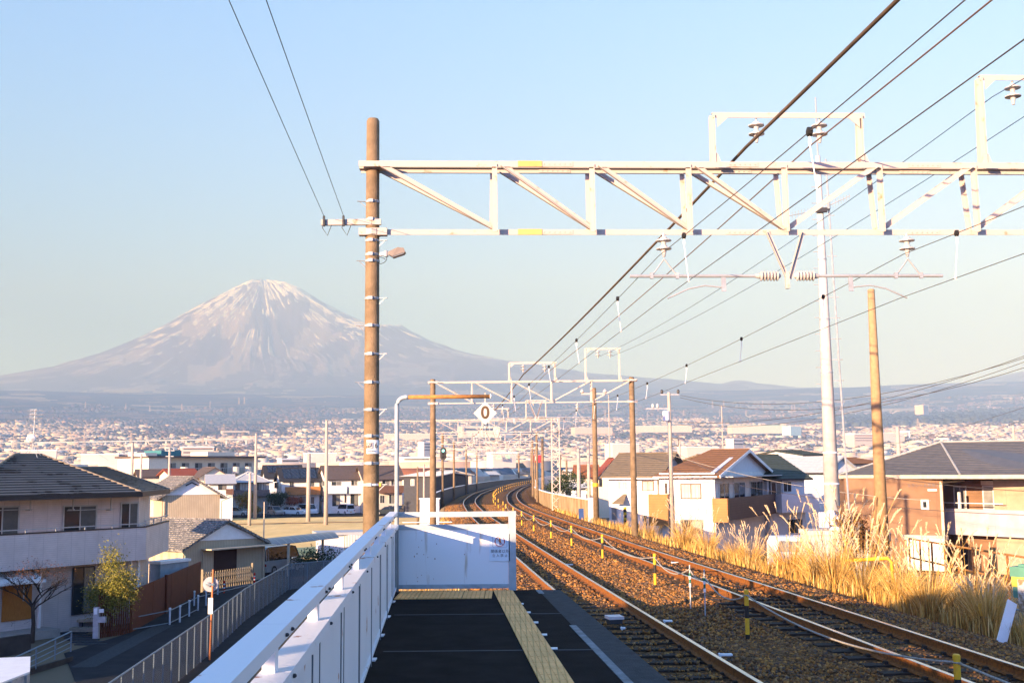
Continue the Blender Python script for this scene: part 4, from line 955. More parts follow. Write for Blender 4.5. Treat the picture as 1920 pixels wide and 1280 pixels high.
RM = dict(
 darktile=mat('dark_roof_tile', (.052,.045,.038), .5, col2=(.095,.085,.07), scale=1.1, spec=.4), bluetile=mat('slate_roof_tile', (.10,.10,.105), .5, col2=(.075,.078,.085), scale=2, spec=.4),
 brown=mat('brown_shingle', (.23,.11,.045), .85, col2=(.18,.085,.035), scale=3, bump=.4, bscale=25), khaki=mat('khaki_shingle', (.20,.155,.10), .85, col2=(.16,.125,.08), scale=3, bump=.3, bscale=25),
 greytile=mat('weathered_tile', (.10,.10,.10), .8, col2=(.33,.31,.28), scale=7, mixlo=.45, mixhi=.6, bump=.6, bscale=18), slatepale=mat('pale_metal_roof', (.42,.44,.46), .5, amt=.06), redtile=mat('red_roof', (.30,.07,.03), .7),
 solar=stripes('solar_panel', (.012,.016,.03), (.10,.11,.13), 'XY', 1.1, .04, .2, None), black=mat('black_roof', (.035,.033,.033), .6), green=mat('dark_green_roof', (.05,.065,.05), .7), teal=mat('teal_roof', (.05,.20,.22), .6), pink=mat('umber_roof', (.12,.09,.075), .8))
WL = dict(
 tilegrey=stripes('grey_wall_tile', (.62,.55,.53), (.43,.38,.37), 'Z', 11, .12, .6, 'XY', 1.05, .035), beige=stripes('corrugated_beige', (.50,.42,.30), (.36,.30,.21), 'XY', 5.5, .35, .7, bump=.8),
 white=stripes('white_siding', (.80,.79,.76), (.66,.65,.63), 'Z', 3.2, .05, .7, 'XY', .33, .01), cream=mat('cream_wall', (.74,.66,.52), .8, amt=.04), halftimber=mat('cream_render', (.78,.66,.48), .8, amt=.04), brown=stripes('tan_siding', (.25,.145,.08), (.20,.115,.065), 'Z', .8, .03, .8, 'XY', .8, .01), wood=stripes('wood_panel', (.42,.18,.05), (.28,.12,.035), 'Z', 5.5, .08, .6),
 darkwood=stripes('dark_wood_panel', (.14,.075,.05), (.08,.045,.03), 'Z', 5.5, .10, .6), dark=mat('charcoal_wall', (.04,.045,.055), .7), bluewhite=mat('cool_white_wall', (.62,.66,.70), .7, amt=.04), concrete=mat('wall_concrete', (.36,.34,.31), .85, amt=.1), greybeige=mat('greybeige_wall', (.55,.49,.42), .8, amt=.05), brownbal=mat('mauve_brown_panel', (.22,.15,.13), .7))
HOME = lambda lb, p, name='house', cat='house', group=None: thing(name, lb, cat, (p[0], p[1], GZ), group=group)

# ------------------------------------------------------------------ big tiled house at the lower left
FA = FX_(-85, 46.2, 277, 54.0)                               # line of the balcony front
tA = HOME('two-storey grey tiled house with dark tiled roof, long balcony and television aerial', FA.P0)
pR = at(319, 900, 60.5); FAr = Face(FA.P1, pR)
bk = Vector((-.35, 1, 0))
Fw = Face(FA.off(-1.3).P0, at(262,900,54.9))
back1 = flat(pR)+bk*3; back0 = flat(FA.P0)+Vector((-1.5, 12, 0))
zE = .80; zB1, zB0 = -.87, -2.38
wall(tA, [Fw.P0, Fw.P1, flat(at(283,900,62)), back0], GZ, zE, WL['tilegrey'])
b = MB(); slab(b, FA, 0, FA.L, zB0, zB1, -.12, 0)
b.prism([FA.pt(FA.L, zB0, 0), FAr.pt(FAr.L, zB0, 0), FAr.pt(FAr.L, zB0, -.12), FA.pt(FA.L, zB0, -.12)], (0,0,zB1-zB0)); bal = b.build('balcony', WL['tilegrey'], tA, world=True)
b = MB(); b.prism([FA.pt(0, zB0+.02, -.12), FA.pt(FA.L, zB0+.02, -.12), FAr.pt(FAr.L, zB0+.02, -.12), flat(at(262,900,66))+Vector((0,0,zB0+.02)), Fw.pt(0, zB0+.02, -.5)], (0,0,.16)); b.build('balcony_floor', WM['soffit'], bal, world=True)
b = MB(); slab(b, FA, 0, FA.L, zB1, zB1+.05, -.16, .03); slab(b, FAr, 0, FAr.L, zB1, zB1+.05, -.16, .03); b.build('coping', WM['gutter'], bal, world=True)
b = MB(); slab(b, FA, 0, FA.L, zB1+.17, zB1+.21, -.1, -.04); slab(b, FAr, 0, FAr.L, zB1+.3, zB1+.34, -.1, -.04)
for k in range(6): slab(b, FA, FA.L-.4-k*1.45, FA.L-.34-k*1.45, zB1+.05, zB1+.17, -.1, -.05)
for k in range(3): slab(b, FAr, .1+k*2.2, .16+k*2.2, zB1+.05, zB1+.3, -.1, -.05)
b.build('handrail', M['steel'], bal, world=True)
for x0, y0, x1, y1, pn in ((-30,948,36,1000,'curtain_glass'),(117,946,181,995,'glass'),(225,941,259,990,'glass')):
    u0, u1, z0, z1 = Fw.rect(x0, y0, x1, y1); win_u(tA, Fw, u0, u1, z0-.5, z1, frame='frames', split=1, fw=.07)
    b = MB(); slab(b, Fw, (u0+u1)/2+.04, u1-.09, z0-.4, z1-.09, .023, .028); b.build('curtain', mat('sheer_curtain', (.09,.10,.10), .4), tA, world=True)
for x in (46, 126, 197):                                     # laundry pole arms
    u = Fw.rect(x, 940, x+1, 958)[0]; z = Fw.hit(x, 955).z; b = MB(); slab(b, Fw, u, u+.05, z, z+.75, .4, .45); slab(b, Fw, u-.02, u+.07, z-.03, z+.03, .1, .5); b.build('laundry_arm', WM['frames'], tA, world=True)
for xa, xb in ((-20, 52), (116, 208)):
    u0 = Fw.rect(xa, 940, xb, 958)[0]; u1 = Fw.rect(xa, 940, xb, 958)[1]; z = Fw.hit(xa, 957).z; b = MB(); slab(b, Fw, u0, u1, z, z+.03, .42, .45); b.build('laundry_pole', M['steel'], tA, world=True)
# ground floor set back under the balcony
win(tA, Fw.off(.02), 135, 1062, 176, 1150, frame='framed', split=1)
u0, u1, z0, z1 = Fw.rect(3, 1092, 58, 1162); b = MB(); slab(b, Fw, u0, u1, z0, z1, .02, .07); dr = b.build('door', WM['door'], tA, world=True)
b = MB(); slab(b, Fw, (u0+u1)/2+.25, (u0+u1)/2+.29, z0+.8, z0+1.5, .07, .12); b.build('handle', WM['frames'], dr, world=True)
for x in (74, 243, 257):
    u = Fw.rect(x, 1060, x+2, 1120, .25); b = MB(); slab(b, Fw, u[0], u[0]+.1, GZ+.3, zB0+.1, .2, .3); b.build('downpipe', M['white'], tA, world=True)
u0, u1, z0, z1 = Fw.rect(-60, 1066, 72, 1100, 1.0); b = MB(); b.prism([Fw.pt(u0, z0+.6, 0), Fw.pt(u1, z0+.6, 0), Fw.pt(u1, z0+.1, 1.6), Fw.pt(u0, z0+.1, 1.6)], (0,0,.1)); b.build('porch_roof', M['white'], tA, world=True)
b = MB(); slab(b, Fw, Fw.rect(-60,1160,82,1170)[0], Fw.rect(-60,1160,82,1170)[1], GZ, GZ+.35, .0, 1.3); b.build('porch_step', WL['concrete'], tA, world=True)
# roof
z_e = .78
A_ = at(-95, 937, 45.4); A_.z = z_e; B_ = at(265, 924, 53.2); B_.z = z_e; C_ = at(317, 922, 60.8); C_.z = z_e
R1 = at(28, 853, 53.5); R2 = at(77, 853, 55.0); R2.z = R1.z = (R1.z+R2.z)/2; R3 = at(142, 877, 60.5); R4 = at(200, 877, 62.5); R4.z = R3.z
D_ = at(90, 905, 66); D_.z = z_e; E_ = at(-60, 905, 62); E_.z = z_e
sh = mat('dark_tile_plain', (.135,.125,.115), .45, col2=(.05,.04,.032), scale=.8, mixlo=.55, mixhi=.58, spec=.5)
rA = roof(tA, [(A_, B_, R2, R1), (B_, C_, R4, R3), (C_, D_, R4, R4), (E_, A_, R1, R1), (B_, B_, R3, R2)], sh, 17, .075, cap=([(B_, R2), (R1, R2), (A_, R1), (R3, R4), (C_, R4)], mat('ridge_tan', (.24,.19,.13), .6)), fascia=None, capr=.07)
b = MB()
for p, q in ((A_, B_), (B_, C_)): b.bar(p-Vector((0,0,.08)), q-Vector((0,0,.08)), .12, .2, up=(0,0,1))
b.build('gutter', WM['gutter'], rA, world=True)
b = MB(); b.prism([A_-Vector((0,0,.2)), B_-Vector((0,0,.2)), C_-Vector((0,0,.2)), D_-Vector((0,0,.2)), E_-Vector((0,0,.2))], (0,0,.03)); b.build('soffit', WM['soffit'], tA, world=True)
# aerial and dish on the ridge
pa = at(61, 852, 54.5); an = thing('tv_antenna', 'rooftop television aerial on a braced mast above the dark tiled ridge', 'aerial', tuple(pa))
H_ = at(61, 768, 54.5).z-pa.z
b = MB(); b.tube([(0,0,.35),(0.05,0,H_)], .022, 6)
for a in (.8, 2.4, 3.9, 5.5): b.tube([(0,0,.55),(.5*math.cos(a),.4*math.sin(a),-.15)], .013, 5)
b.build('mast', M['steel'], an)
for z in (H_-.05, H_-.25, H_-.42):
    b = MB(); b.tube([(-.22,0,z),(.45,-.1,z)], .014, 5)
    for k in range(7): b.bar((-.2+k*.09,-.16,z),(-.2+k*.09,.16,z),.012); b.bar((-.2+k*.05,0,z-.05),(-.2+k*.05,0,z+.09),.01)
    b.build('element', M['steel'], an)
b = MB(); b.tube([(0,0,H_*.9),(-5.5,-4,-.2)], .008, 4); b.tube([(0,0,H_*.9),(3,2,-.3)], .006, 4); b.build('stay_wire', M['steel'], an)
ds = thing('satellite_dish', 'round white satellite dish on the aerial mast above the tiled roof', 'satellite dish', tuple(at(59, 822, 54.2)))
b = MB(); b.lathe((0,0,0), [(.0,.06),(.1,.055),(.17,.03),(.215,0),(.22,.01),(.17,.045),(.0,.08)], 20, axis=(.25,-1,-.25)); b.build('reflector', M['white'], ds, smooth=True)
b = MB(); b.tube([(0,-.02,-.2),(-.05,-.3,-.05)], .01, 5); b.box(-.09,-.01,-.36,-.28,-.08,0); b.build('feed_arm', M['steel'], ds)
# ------------------------------------------------------------------ sheds and yards behind it
FB = FX_(305, 85, 413, 87); tB = HOME('tall beige corrugated storehouse with a white gable and old tiled roof', FB.P0, 'storehouse', 'shed')
QB, _ = gable(tB, FB, 9, GZ, .03, 1.35, .45, RM['greytile'], WL['beige'], 14, 'back', capm=RM['greytile'], fascia=None, lift=.045)
b = MB(); b.prism([QB(.15,-.02,.02), QB(FB.L-.15,-.02,.02), QB(FB.L/2,-.02,1.25)], FB.n*.03); b.build('gable_panel', M['white'], tB, world=True)
b = MB(); b.bar(QB(FB.L/2-.45,-.06,.72), QB(FB.L/2,-.06,.95), .09, .09); b.bar(QB(FB.L/2+.45,-.06,.72), QB(FB.L/2,-.06,.95), .09, .09); b.build('gable_vent', M['dark'], tB, world=True)
FB2 = FX_(276, 88, 304, 88.2); b = MB(); slab(b, FB2, 0, FB2.L, GZ, -.1, -6, 0); b.build('side_wing', WL['cream'], tB, world=True)
b = MB(); b.tube([QB(FB.L+.4,-.3,-.05), QB(FB.L+.9,-.3,-.15), QB(FB.L+.1,-.1,-.5), QB(FB.L+.1,-.1,-4)], .05, 6); b.build('downpipe', mat('pipe_green', (.35,.45,.35), .5), tB, world=True)
FC = FX_(347, 70.5, 499, 76); tC = HOME('low beige shed with weathered grey tiled roof and a dark doorway', FC.P0, 'shed', 'shed')
zc_ = at(347, 1026, 70.5).z
QC, _ = gable(tC, FC, 8, GZ, zc_, at(436, 975, 73.5).z, .35, RM['greytile'], WL['beige'], 16, 'back', capm=RM['greytile'], fascia=None, lift=.05)
L_ = FC.L; b = MB(); b.prism([QC(.9,-.02,zc_+.35), QC(L_-.6,-.02,zc_+.25), QC(L_/2,-.02,at(436,982,73).z)], FC.n*.03); b.build('gable_panel', M['white'], tC, world=True)
u0, u1, z0, z1 = FC.rect(400, 1030, 443, 1068); b = MB(); slab(b, FC, u0, u1, GZ, z1, .01, .04); b.build('doorway', mat('dark_brown_door', (.045,.02,.015), .7), tC, world=True)
b = MB(); slab(b, FC, u0-.9, u0-.03, GZ, z1, .02, .06); b.build('sliding_door', WL['beige'], tC, world=True)
b = MB(); slab(b, FC, u0-1.0, u1+2.6, z1+.1, z1+.17, 0, 1.0); b.build('canopy', WM['gutterw'], tC, world=True)
b = MB(); b.tube([QC(-.3,-.1,zc_-.1), QC(.1,-.05,zc_-.5), QC(.1,-.05,GZ)], .04, 6); b.build('downpipe', MC['pipe_green'], tC, world=True)
# carport with curved roof, white shed beside
cpt = thing('carport', 'curved translucent carport roof on slim posts beside the low shed', 'carport', (at(540,1060,80).x, 80, GZ))
b = MB(); a0, a1 = at(462, 1028, 78), at(583, 1013, 86)
nseg = 8; P0 = at(455,1024,76); 
for k in range(nseg):
    f0, f1 = k/nseg, (k+1)/nseg; arc = lambda f: .55*math.sin(PI*(f*.75+.15))
    pA = at(500,1030,77).lerp(at(600,1021,86), 0); 
    L0 = Vector((at(488,1030,78).x, 78, 0)); L1 = Vector((at(612,1030,86).x, 86, 0)); w = Vector((1.35, -2.5, 0))
    q0 = L0+w*f0; q1 = L0+w*f1; s0 = L1+w*f0; s1 = L1+w*f1; zb_ = GZ+2.05
    b.prism([q0+Vector((0,0,zb_+arc(f0))), q1+Vector((0,0,zb_+arc(f1))), s1+Vector((0,0,zb_+arc(f1))), s0+Vector((0,0,zb_+arc(f0)))], (0,0,.03))
b.build('roof', stripes('carport_sheet', (.16,.15,.17), (.42,.38,.33), 'XY', .9, .06, .3), cpt, world=True)
for (px, Y) in ((541,77.5),(605,83.5)): p = at(px, 1030, Y); b = MB(); b.box(p.x-.08, p.x+.08, Y-.08, Y+.08, GZ, GZ+2.3); b.build('post', WM['gutterw'], cpt, world=True)
FE = FX_(602, 88, 646, 88.5); tE = HOME('small white flat-roofed shed standing at the edge of the straw field', FE.P0, 'shed', 'shed')
b = MB(); slab(b, FE, 0, FE.L, GZ, at(620,1003,88).z, -3.2, 0); b.build('wall', M['white'], tE, world=True)
FE2 = FX_(647, 88.4, 684, 88); b = MB(); slab(b, FE2, 0, FE2.L, GZ, at(620,1003,88).z, -3.2, 0); b.build('side_wall', stripes('corrugated_lilac', (.42,.40,.43), (.25,.24,.26), 'XY', 6, .4, .6), tE, world=True)
b = MB(); slab(b, FE, -.3, FE.L+2.0, at(620,1003,88).z, at(620,998,88).z, -3.4, .3); b.build('roof', RM['slatepale'], tE, world=True)
# ------------------------------------------------------------------ houses past the field
fld = onz(430, 1000, GZ); b = MB()
b.prism([(-40,92,GZ+.06),(-9.5,92,GZ+.06),(-11.5,140,GZ+.06),(-12,177,GZ+.06),(-60,171,GZ+.06)], (0,0,.02)); fd = b.build('field', mat('straw_field', (.88,.62,.27), .95, col2=(.74,.52,.22), scale=.6, stretch=(1,.25,1), bump=.5, bscale=4, spec=0)); tag(fd, kind='structure')
b = MB(); b.prism([(-70,174,GZ+.05),(-15,179,GZ+.05),(-15,198,GZ+.05),(-70,192,GZ+.05)], (0,0,.006)); tag(b.build('street', mat('street_asphalt', (.06,.06,.06), 1, amt=.2, spec=0)), kind='structure')
b = MB(); b.prism([(-48,150,GZ+.07),(-16,157,GZ+.07),(-16,157.5,GZ+.07),(-48,150.6,GZ+.07)], (0,0,.12)); tag(b.build('field_bank', mat('bank_dark', (.14,.10,.06), .95)), kind='structure')
def small_house(label, x0, Y0, x1, Y1, dep, ye, yr, rm, wm, axis='along', ov=.5, wins=(), bal=None, group=None, n=10, hipped=False, name='house', fr='framew', zbase=GZ):
    F = FX_(x0, Y0, x1, Y1); t = HOME(label, F.P0, name, 'house', group); zm = (x0+x1)/2; Ym = (Y0+Y1)/2
    ze = at(zm, ye, Ym).z; zr = at(zm, yr, Ym+(dep/2 if axis == 'along' or hipped else 0)).z
    if hipped:
        q = [F.P0, F.P1, F.P1-F.n*dep, F.P0-F.n*dep]; wall(t, q, zbase, ze-.1, wm); hip(t, F, dep, ze, zr, ov, rm, n)
    else: gable(t, F, dep, zbase, ze, zr, ov, rm, wm, n, axis)
    for w in wins:
        k = dict(frame=fr, split=1); k.update(w[4] if len(w) > 4 else {}); win(t, F, *w[:4], **k)
    if bal:
        for bb in bal: balcony(t, F, *bb[:4], bb[4] if len(bb) > 4 else 1.1, bb[5] if len(bb) > 5 else WL['wood'])
    return t, F
curt = dict(pane='glasspale')
tH, FH = small_house('white gabled house with solar panels and a wooden balcony past the field', 529, 192, 599, 194, 8, 899, 877, RM['black'], WL['white'], wins=[(543,903,551,912,dict(frame='frames')),(581,902,589,912),(537,931,549,945,dict(frame='frames')),(561,930,573,946,dict(frame='frames')),(583,931,589,948,dict(frame='frames'))], bal=[(536,912,601,927,1.2,WL['wood'])])
def panels(t, F, dep, ze, zr, u0, u1, v0, v1, nu, nv):
    k = (zr-ze)/(dep/2)
    for i in range(nu):
        for j in range(nv):
            a, c = u0+(u1-u0)*i/nu+.04, u0+(u1-u0)*(i+1)/nu-.04; p, q = v0+(v1-v0)*j/nv+.04, v0+(v1-v0)*(j+1)/nv-.04
            b = MB(); P = [F.pt(a, ze+k*p+.12, -p), F.pt(c, ze+k*p+.12, -p), F.pt(c, ze+k*q+.12, -q), F.pt(a, ze+k*q+.12, -q)]; b.prism(P, (0,0,.04)); b.build('solar_panel', RM['solar'], t, world=True)
zeH = at(564,899,193).z; zrH = at(564,877,197).z
panels(tH, FH, 8, zeH, zrH, .3, FH.L-.3, .2, 3.4, 4, 2)
Fg = FX_(503, 196.5, 528.6, 192.2); win(tH, Fg, 515, 904, 522, 915, frame='framed')
tH2, FH2 = small_house('white house with rows of solar panels behind the wooden-balcony house', 500, 214, 566, 216, 8, 893, 872, RM['black'], WL['white'])
panels(tH2, FH2, 8, at(533,893,215).z, at(533,872,219).z, .3, FH2.L-.3, 1.2, 3.6, 6, 1)
tI, FI = small_house('white house with brown roof and two pale balconies left of the big pole', 614, 190, 679, 192, 8.5, 896, 873, RM['pink'], WL['white'], wins=[(621,902,640,910),(658,900,670,910),(623,927,637,948,dict(frame='framed')),(657,925,671,948,dict(frame='framed')),(646,926,649,942,dict(frame='frameb',split=0))], bal=[(614,911,650,925,1.1,WL['white']),(656,911,679,925,1.1,WL['white'])])
FIg = FX_(593, 195.5, 613.6, 190.2); win(tI, FIg, 601, 901, 607, 910, frame='framed'); win(tI, FIg, 601, 929, 608, 940, frame='framed')
tJ, FJ = small_house('grey-beige house with brown roof and dark balcony right of the big pole', 684, 188, 754, 190, 8.5, 896, 873, RM['pink'], WL['greybeige'], wins=[(716,899,730,911),(733,900,742,910),(712,928,721,943),(729,926,740,944,dict(frame='framew'))], bal=[(712,910,757,924,1.1,WL['darkwood'])])
tF, FF_ = small_house('house with pale hipped roofs and a long mauve-brown balcony by the car park', 438, 190, 505, 192, 8, 904, 884, RM['slatepale'], WL['greybeige'], hipped=True, wins=[(441,905,450,918,dict(frame='framed')),(452,905,462,918,curt),(465,905,476,918,curt),(479,905,490,918,dict(frame='framed')),(492,905,501,918,curt)], bal=[(437,918,506,930,1.2,WL['brownbal'])])
tG, FG = small_house('white upstairs wall under a grey metal roof beside the beige storehouse', 392, 165, 437, 166, 8, 905, 890, RM['slatepale'], WL['bluewhite'], wins=[(409,907,424,918,dict(frame='frameb'))], bal=[(424,916,438,926,.9,WL['darkwood'])])
small_house('small house with a brown tiled gable roof behind the grey metal roof', 374, 172, 430, 174, 9, 893, 876, RM['pink'], WL['cream'], axis='back')
small_house('low house with a bright red-orange roof near the apartment block', 322, 176, 372, 178, 9, 890, 879, RM['redtile'], WL['cream'])
small_house('house with a dull brown roof behind the apartment block end', 262, 194, 318, 196, 7, 892, 880, RM['pink'], WL['cream'])
small_house('black garage building with a pale blue roof past the pale utility pole', 757, 172, 817, 170, 12, 892, 886, RM['slatepale'], WL['dark'], wins=[(770,898,777,910,dict(pane='glasspale'))])
small_house('beige boxy house with a shallow pale roof above the curved dark wall', 826, 215, 884, 217, 10, 889, 882, RM['slatepale'], WL['greybeige'], axis='back', wins=[(849,893,852,903,dict(frame='frameb',split=0)),(860,893,872,903,dict(pane='glasspale'))])
small_house('small beige house beside the boxy one, window facing the tracks', 880, 285, 935, 287, 9, 890, 884, RM['slatepale'], WL['greybeige'], wins=[(886,896,895,903,dict(frame='framed')),(913,894,917,899,dict(frame='framed'))])
small_house('dark grey hip-roofed house beyond the curved wall', 928, 400, 990, 404, 11, 889, 876, RM['bluetile'], WL['cream'], hipped=True)
small_house('cream house with a yellowish roof behind the curved wall', 948, 430, 985, 432, 10, 876, 868, RM['khaki'], WL['cream'])
# apartment block
FM_ = FX_(278, 212, 492, 232); tM = HOME('long three-storey apartment block with shaded balconies across its front', FM_.P0, 'apartment_block', 'apartment block')
zt_ = at(385, 856, 222).z; b = MB(); slab(b, FM_, 0, FM_.L, GZ, zt_-.2, -11, -1.6); slab(b, FM_, 0, 4.0, GZ, zt_-.2, -1.6, 0); b.build('wall', WL['cream'], tM, world=True)
b = MB(); slab(b, FM_, -.4, FM_.L+.4, zt_-.2, zt_+.15, -11.4, .4); b.build('roof', RM['pink'], tM, world=True)
nf = 3; hf = (zt_-.2-GZ)/nf
for k in range(nf):
    b = MB(); slab(b, FM_, 4.0, FM_.L, GZ+k*hf, GZ+k*hf+.25, -1.59, .05); slab(b, FM_, 4.0, FM_.L, GZ+k*hf+1.25, GZ+k*hf+1.33, -.1, 0)
    u = 4.1
    while u < FM_.L: slab(b, FM_, u, u+.05, GZ+k*hf+.25, GZ+k*hf+1.25, -.06, -.02); u += .22 if False else .45
    b.build('balcony', M['steel'], tM, world=True)
    for q in range(7):
        u = 5.2+q*(FM_.L-5.5)/7; Fx = FM_.off(-1.6); win_u(tM, Fx, u, u+1.7, GZ+k*hf+.3, GZ+k*hf+2.35, frame='frames', split=1)
        if q in (1, 3, 5, 6): b = MB(); b.lathe(FM_.pt(u-.5, GZ+k*hf+.25, .05), [(.75,0),(.8,.1),(.8,1.2),(.75,1.3)], 12); b.build('round_planter', WL['cream'], tM, world=True)
for ua, ub, h in ((4.5,9,1.1),(15,21.5,.9),(1,3.6,.6)): b = MB(); slab(b, FM_, ua, ub, zt_+.15, zt_+.15+h, -9, -3); b.build('rooftop_block', WL['cream'] if ua != 4.5 else RM['teal'], tM, world=True)
# ------------------------------------------------------------------ cars
GL = glass_mat('car_glass', (.02,.025,.03), .05)
def car(label, x, y, Y, rz, L=4.3, W=1.7, H=1.45, kind='hatch', col=(.75,.76,.78), group='cars parked past the field'):
    P = at(x, y, Y); t = thing('parked_car', label, 'car', (P.x, Y, GZ+.01), rz, group)
    paint = mat('paint_%02d%02d%02d' % tuple(int(c*99) for c in col), col, .3, amt=.02, spec=.6)
    hw = W/2; zb = .22; belt = H*.58
    pf = {'hatch': ([(-.5,zb),(-.5,.5),(-.485,.62),(-.36,.80),(-.22,.86),(.42,.9),(.495,.78),(.5,zb)], [(-.24,.84),(-.08,H-.05),(.12,H),(.36,H-.04),(.455,.88)]),
          'sedan': ([(-.5,zb),(-.5,.55),(-.48,.68),(-.25,.86),(.30,.90),(.47,.88),(.5,.7),(.5,zb)], [(-.25,.84),(-.09,H-.06),(.08,H),(.22,H-.04),(.36,.88)]),
          'van': ([(-.5,zb),(-.5,.55),(-.48,.8),(-.40,.95),(.47,1.0),(.5,.8),(.5,zb)], [(-.41,.93),(-.31,H-.08),(-.2,H),(.42,H),(.475,H-.15),(.485,.98)])}[kind]
    lo = [(a*L, z) for a, z in pf[0]]; up_ = [(a*L, z) for a, z in pf[1]]
    b = MB(); b.add([(a, -hw*.98, z) for a, z in lo]+[(a, -hw, z*.9+.04) for a, z in lo]+[(a, hw, z*.9+.04) for a, z in lo]+[(a, hw*.98, z) for a, z in lo], [])
    n = len(lo); b = MB(); b.prism([(a, -hw, z) for a, z in lo], (0, W, 0)); bd = b.build('body', paint, t)
    b = MB(); m = len(up_); k1, k2 = hw*.95, hw*.78; zz = [z for a, z in up_]; zlo, zhi = min(zz), max(zz)
    wv = lambda z: k1+(k2-k1)*(z-zlo)/(zhi-zlo)
    vs = [(a, -wv(z), z) for a, z in up_]+[(a, wv(z), z) for a, z in up_]; fs = [tuple(range(m)), tuple(range(2*m-1, m-1, -1))]+[(i, i+m, (i+1) % m+m, (i+1) % m) for i in range(m)]
    b.add(vs, fs); b.build('windows', GL, t)
    b = MB(); top = [(a, z) for a, z in up_ if z > H-.16]; b.prism([(a, -k2-.01, z+.002) for a, z in top]+[(top[-1][0], -k2-.01, top[-1][1]-.03), (top[0][0], -k2-.01, top[0][1]-.03)], (0, 2*k2+.02, 0))
    for i in (0, m//2, m-1):
        a, z = up_[i]; a2, z2 = up_[max(i-1, 0)] if i == m-1 else up_[min(i+1, m-1)] if i == 0 else (a+.03, zlo)
        for s_ in (-1, 1): b.bar((a, s_*(wv(z)+.005), z), (a2, s_*(wv(z2)+.005), z2), .07, .02)
    b.build('roof', paint, t)
    for ax in (-.31, .30):
        for s_ in (-1, 1):
            b = MB(); b.lathe((ax*L, s_*(hw-.17), .31), [(.28, 0), (.31, .02), (.31, .17), (.28, .19)], 18, axis=(0, s_, 0)); w = b.build('wheel', M['black'], t)
            b = MB(); b.lathe((ax*L, s_*(hw+.022), .31), [(.19, 0), (.17, .012), (.05, .0)], 12, axis=(0, s_, 0)); b.build('rim', M['steel'], w)
    for s_ in (-1, 1):
        b = MB(); b.box(-.502*L, -.47*L, s_*hw*.9-.16, s_*hw*.9+.06 if s_ < 0 else s_*hw*.9+.02, .58, .70); b.build('headlight', M['porcelain'], t)
        b = MB(); b.box(.485*L, .503*L, s_*hw*.88-.1, s_*hw*.88+.1, .62, .80); b.build('tail_light', mat('tail_red', (.4,.02,.02), .3), t)
    b = MB(); b.box(.5*L, .508*L, -.17, .17, .42, .54); b.build('number_plate', M['yellow'] if W < 1.6 else M['sign'], t)
    return t
white_ = (.78,.79,.80)
car('white estate car at the end of the parked row nearest the storehouse', 442, 965, 184, PI, 4.5, 1.75, 1.5, 'hatch', white_)
car('small tan car parked between the shrub and the black car', 516, 964, 186, 2.2, 3.6, 1.5, 1.5, 'hatch', (.36,.28,.24))
car('black car tucked behind the white saloon under the shrubs', 531, 955, 197, 2.3, 4.2, 1.7, 1.6, 'van', (.02,.02,.025))
car('white saloon car with dark rear window in the car park', 551, 962, 186, 2.7, 4.6, 1.75, 1.4, 'sedan', white_)
car('silver white minivan standing beside the white saloon', 576, 961, 188, 2.25, 4.0, 1.65, 1.75, 'van', (.66,.68,.72))
car('little boxy white van facing the street in front of the two balconies', 648, 954, 186, -.9, 3.4, 1.48, 1.75, 'van', (.80,.79,.76))
car('dark green-black car right of the big pole', 726, 952, 184, .15, 4.4, 1.7, 1.35, 'sedan', (.03,.04,.04))
car('pale car under a silvery cover beside the grey pipe', 746, 953, 186, 2.5, 4.0, 1.7, 1.45, 'hatch', (.5,.52,.55))
car('black minivan with shining windscreen near the garage', 768, 950, 182, -1.1, 4.5, 1.75, 1.7, 'van', (.02,.02,.022))
car('silver commercial van parked under the curved carport', 517, 1075, 80.5, -2.0, 4.4, 1.68, 1.9, 'van', (.50,.50,.50), None)
# ------------------------------------------------------------------ unseen wall added to throw the long shade; neighbour houses out of frame
sb = thing('station_wall', 'plain station screen wall with a window slit beside the platform behind the camera', 'wall', (-5.2, -30, GZ))
b = MB(); b.box(-5.3,-5.15,-70,4.4,GZ,1.97); b.box(-5.3,-5.15,-70,4.4,2.22,3.6); b.box(-5.3,-5.15,-70,-9,1.97,2.22)
for k in range(7): b.box(-5.29,-5.16,-9+k*2.2,-8.9+k*2.2,1.97,2.22)
b.build('side_wall', WL['concrete'], sb, world=True)
b = MB(); b.prism([(-5.15,4.4,GZ),(-5.15,4.6,GZ),(-27,2.6,GZ),(-27,2.4,GZ)], (0,0,3.6-GZ)); b.build('end_wall', WL['concrete'], sb, world=True)
for i, (x0, x1, y0, y1, h) in enumerate(((-46,-33,18,31,8.2),(-64,-50,10,34,7.5),(-52,-44,-12,4,8))):
    t = thing('house', ['plain tall house outside the picture beyond the big tiled house', 'plain broad house outside the picture further along the lane', 'plain narrow house outside the picture behind the station'][i], 'house', (x0, y0, GZ))
    b = MB(); b.box(0, x1-x0, 0, y1-y0, 0, h-2); b.build('wall', WL['cream'], t)
    b = MB(); b.prism([(-.5,-.5,h-2),(x1-x0+.5,-.5,h-2),((x1-x0)/2,-.5,h)], (0,y1-y0+1,0)); b.build('roof', RM['pink'], t)
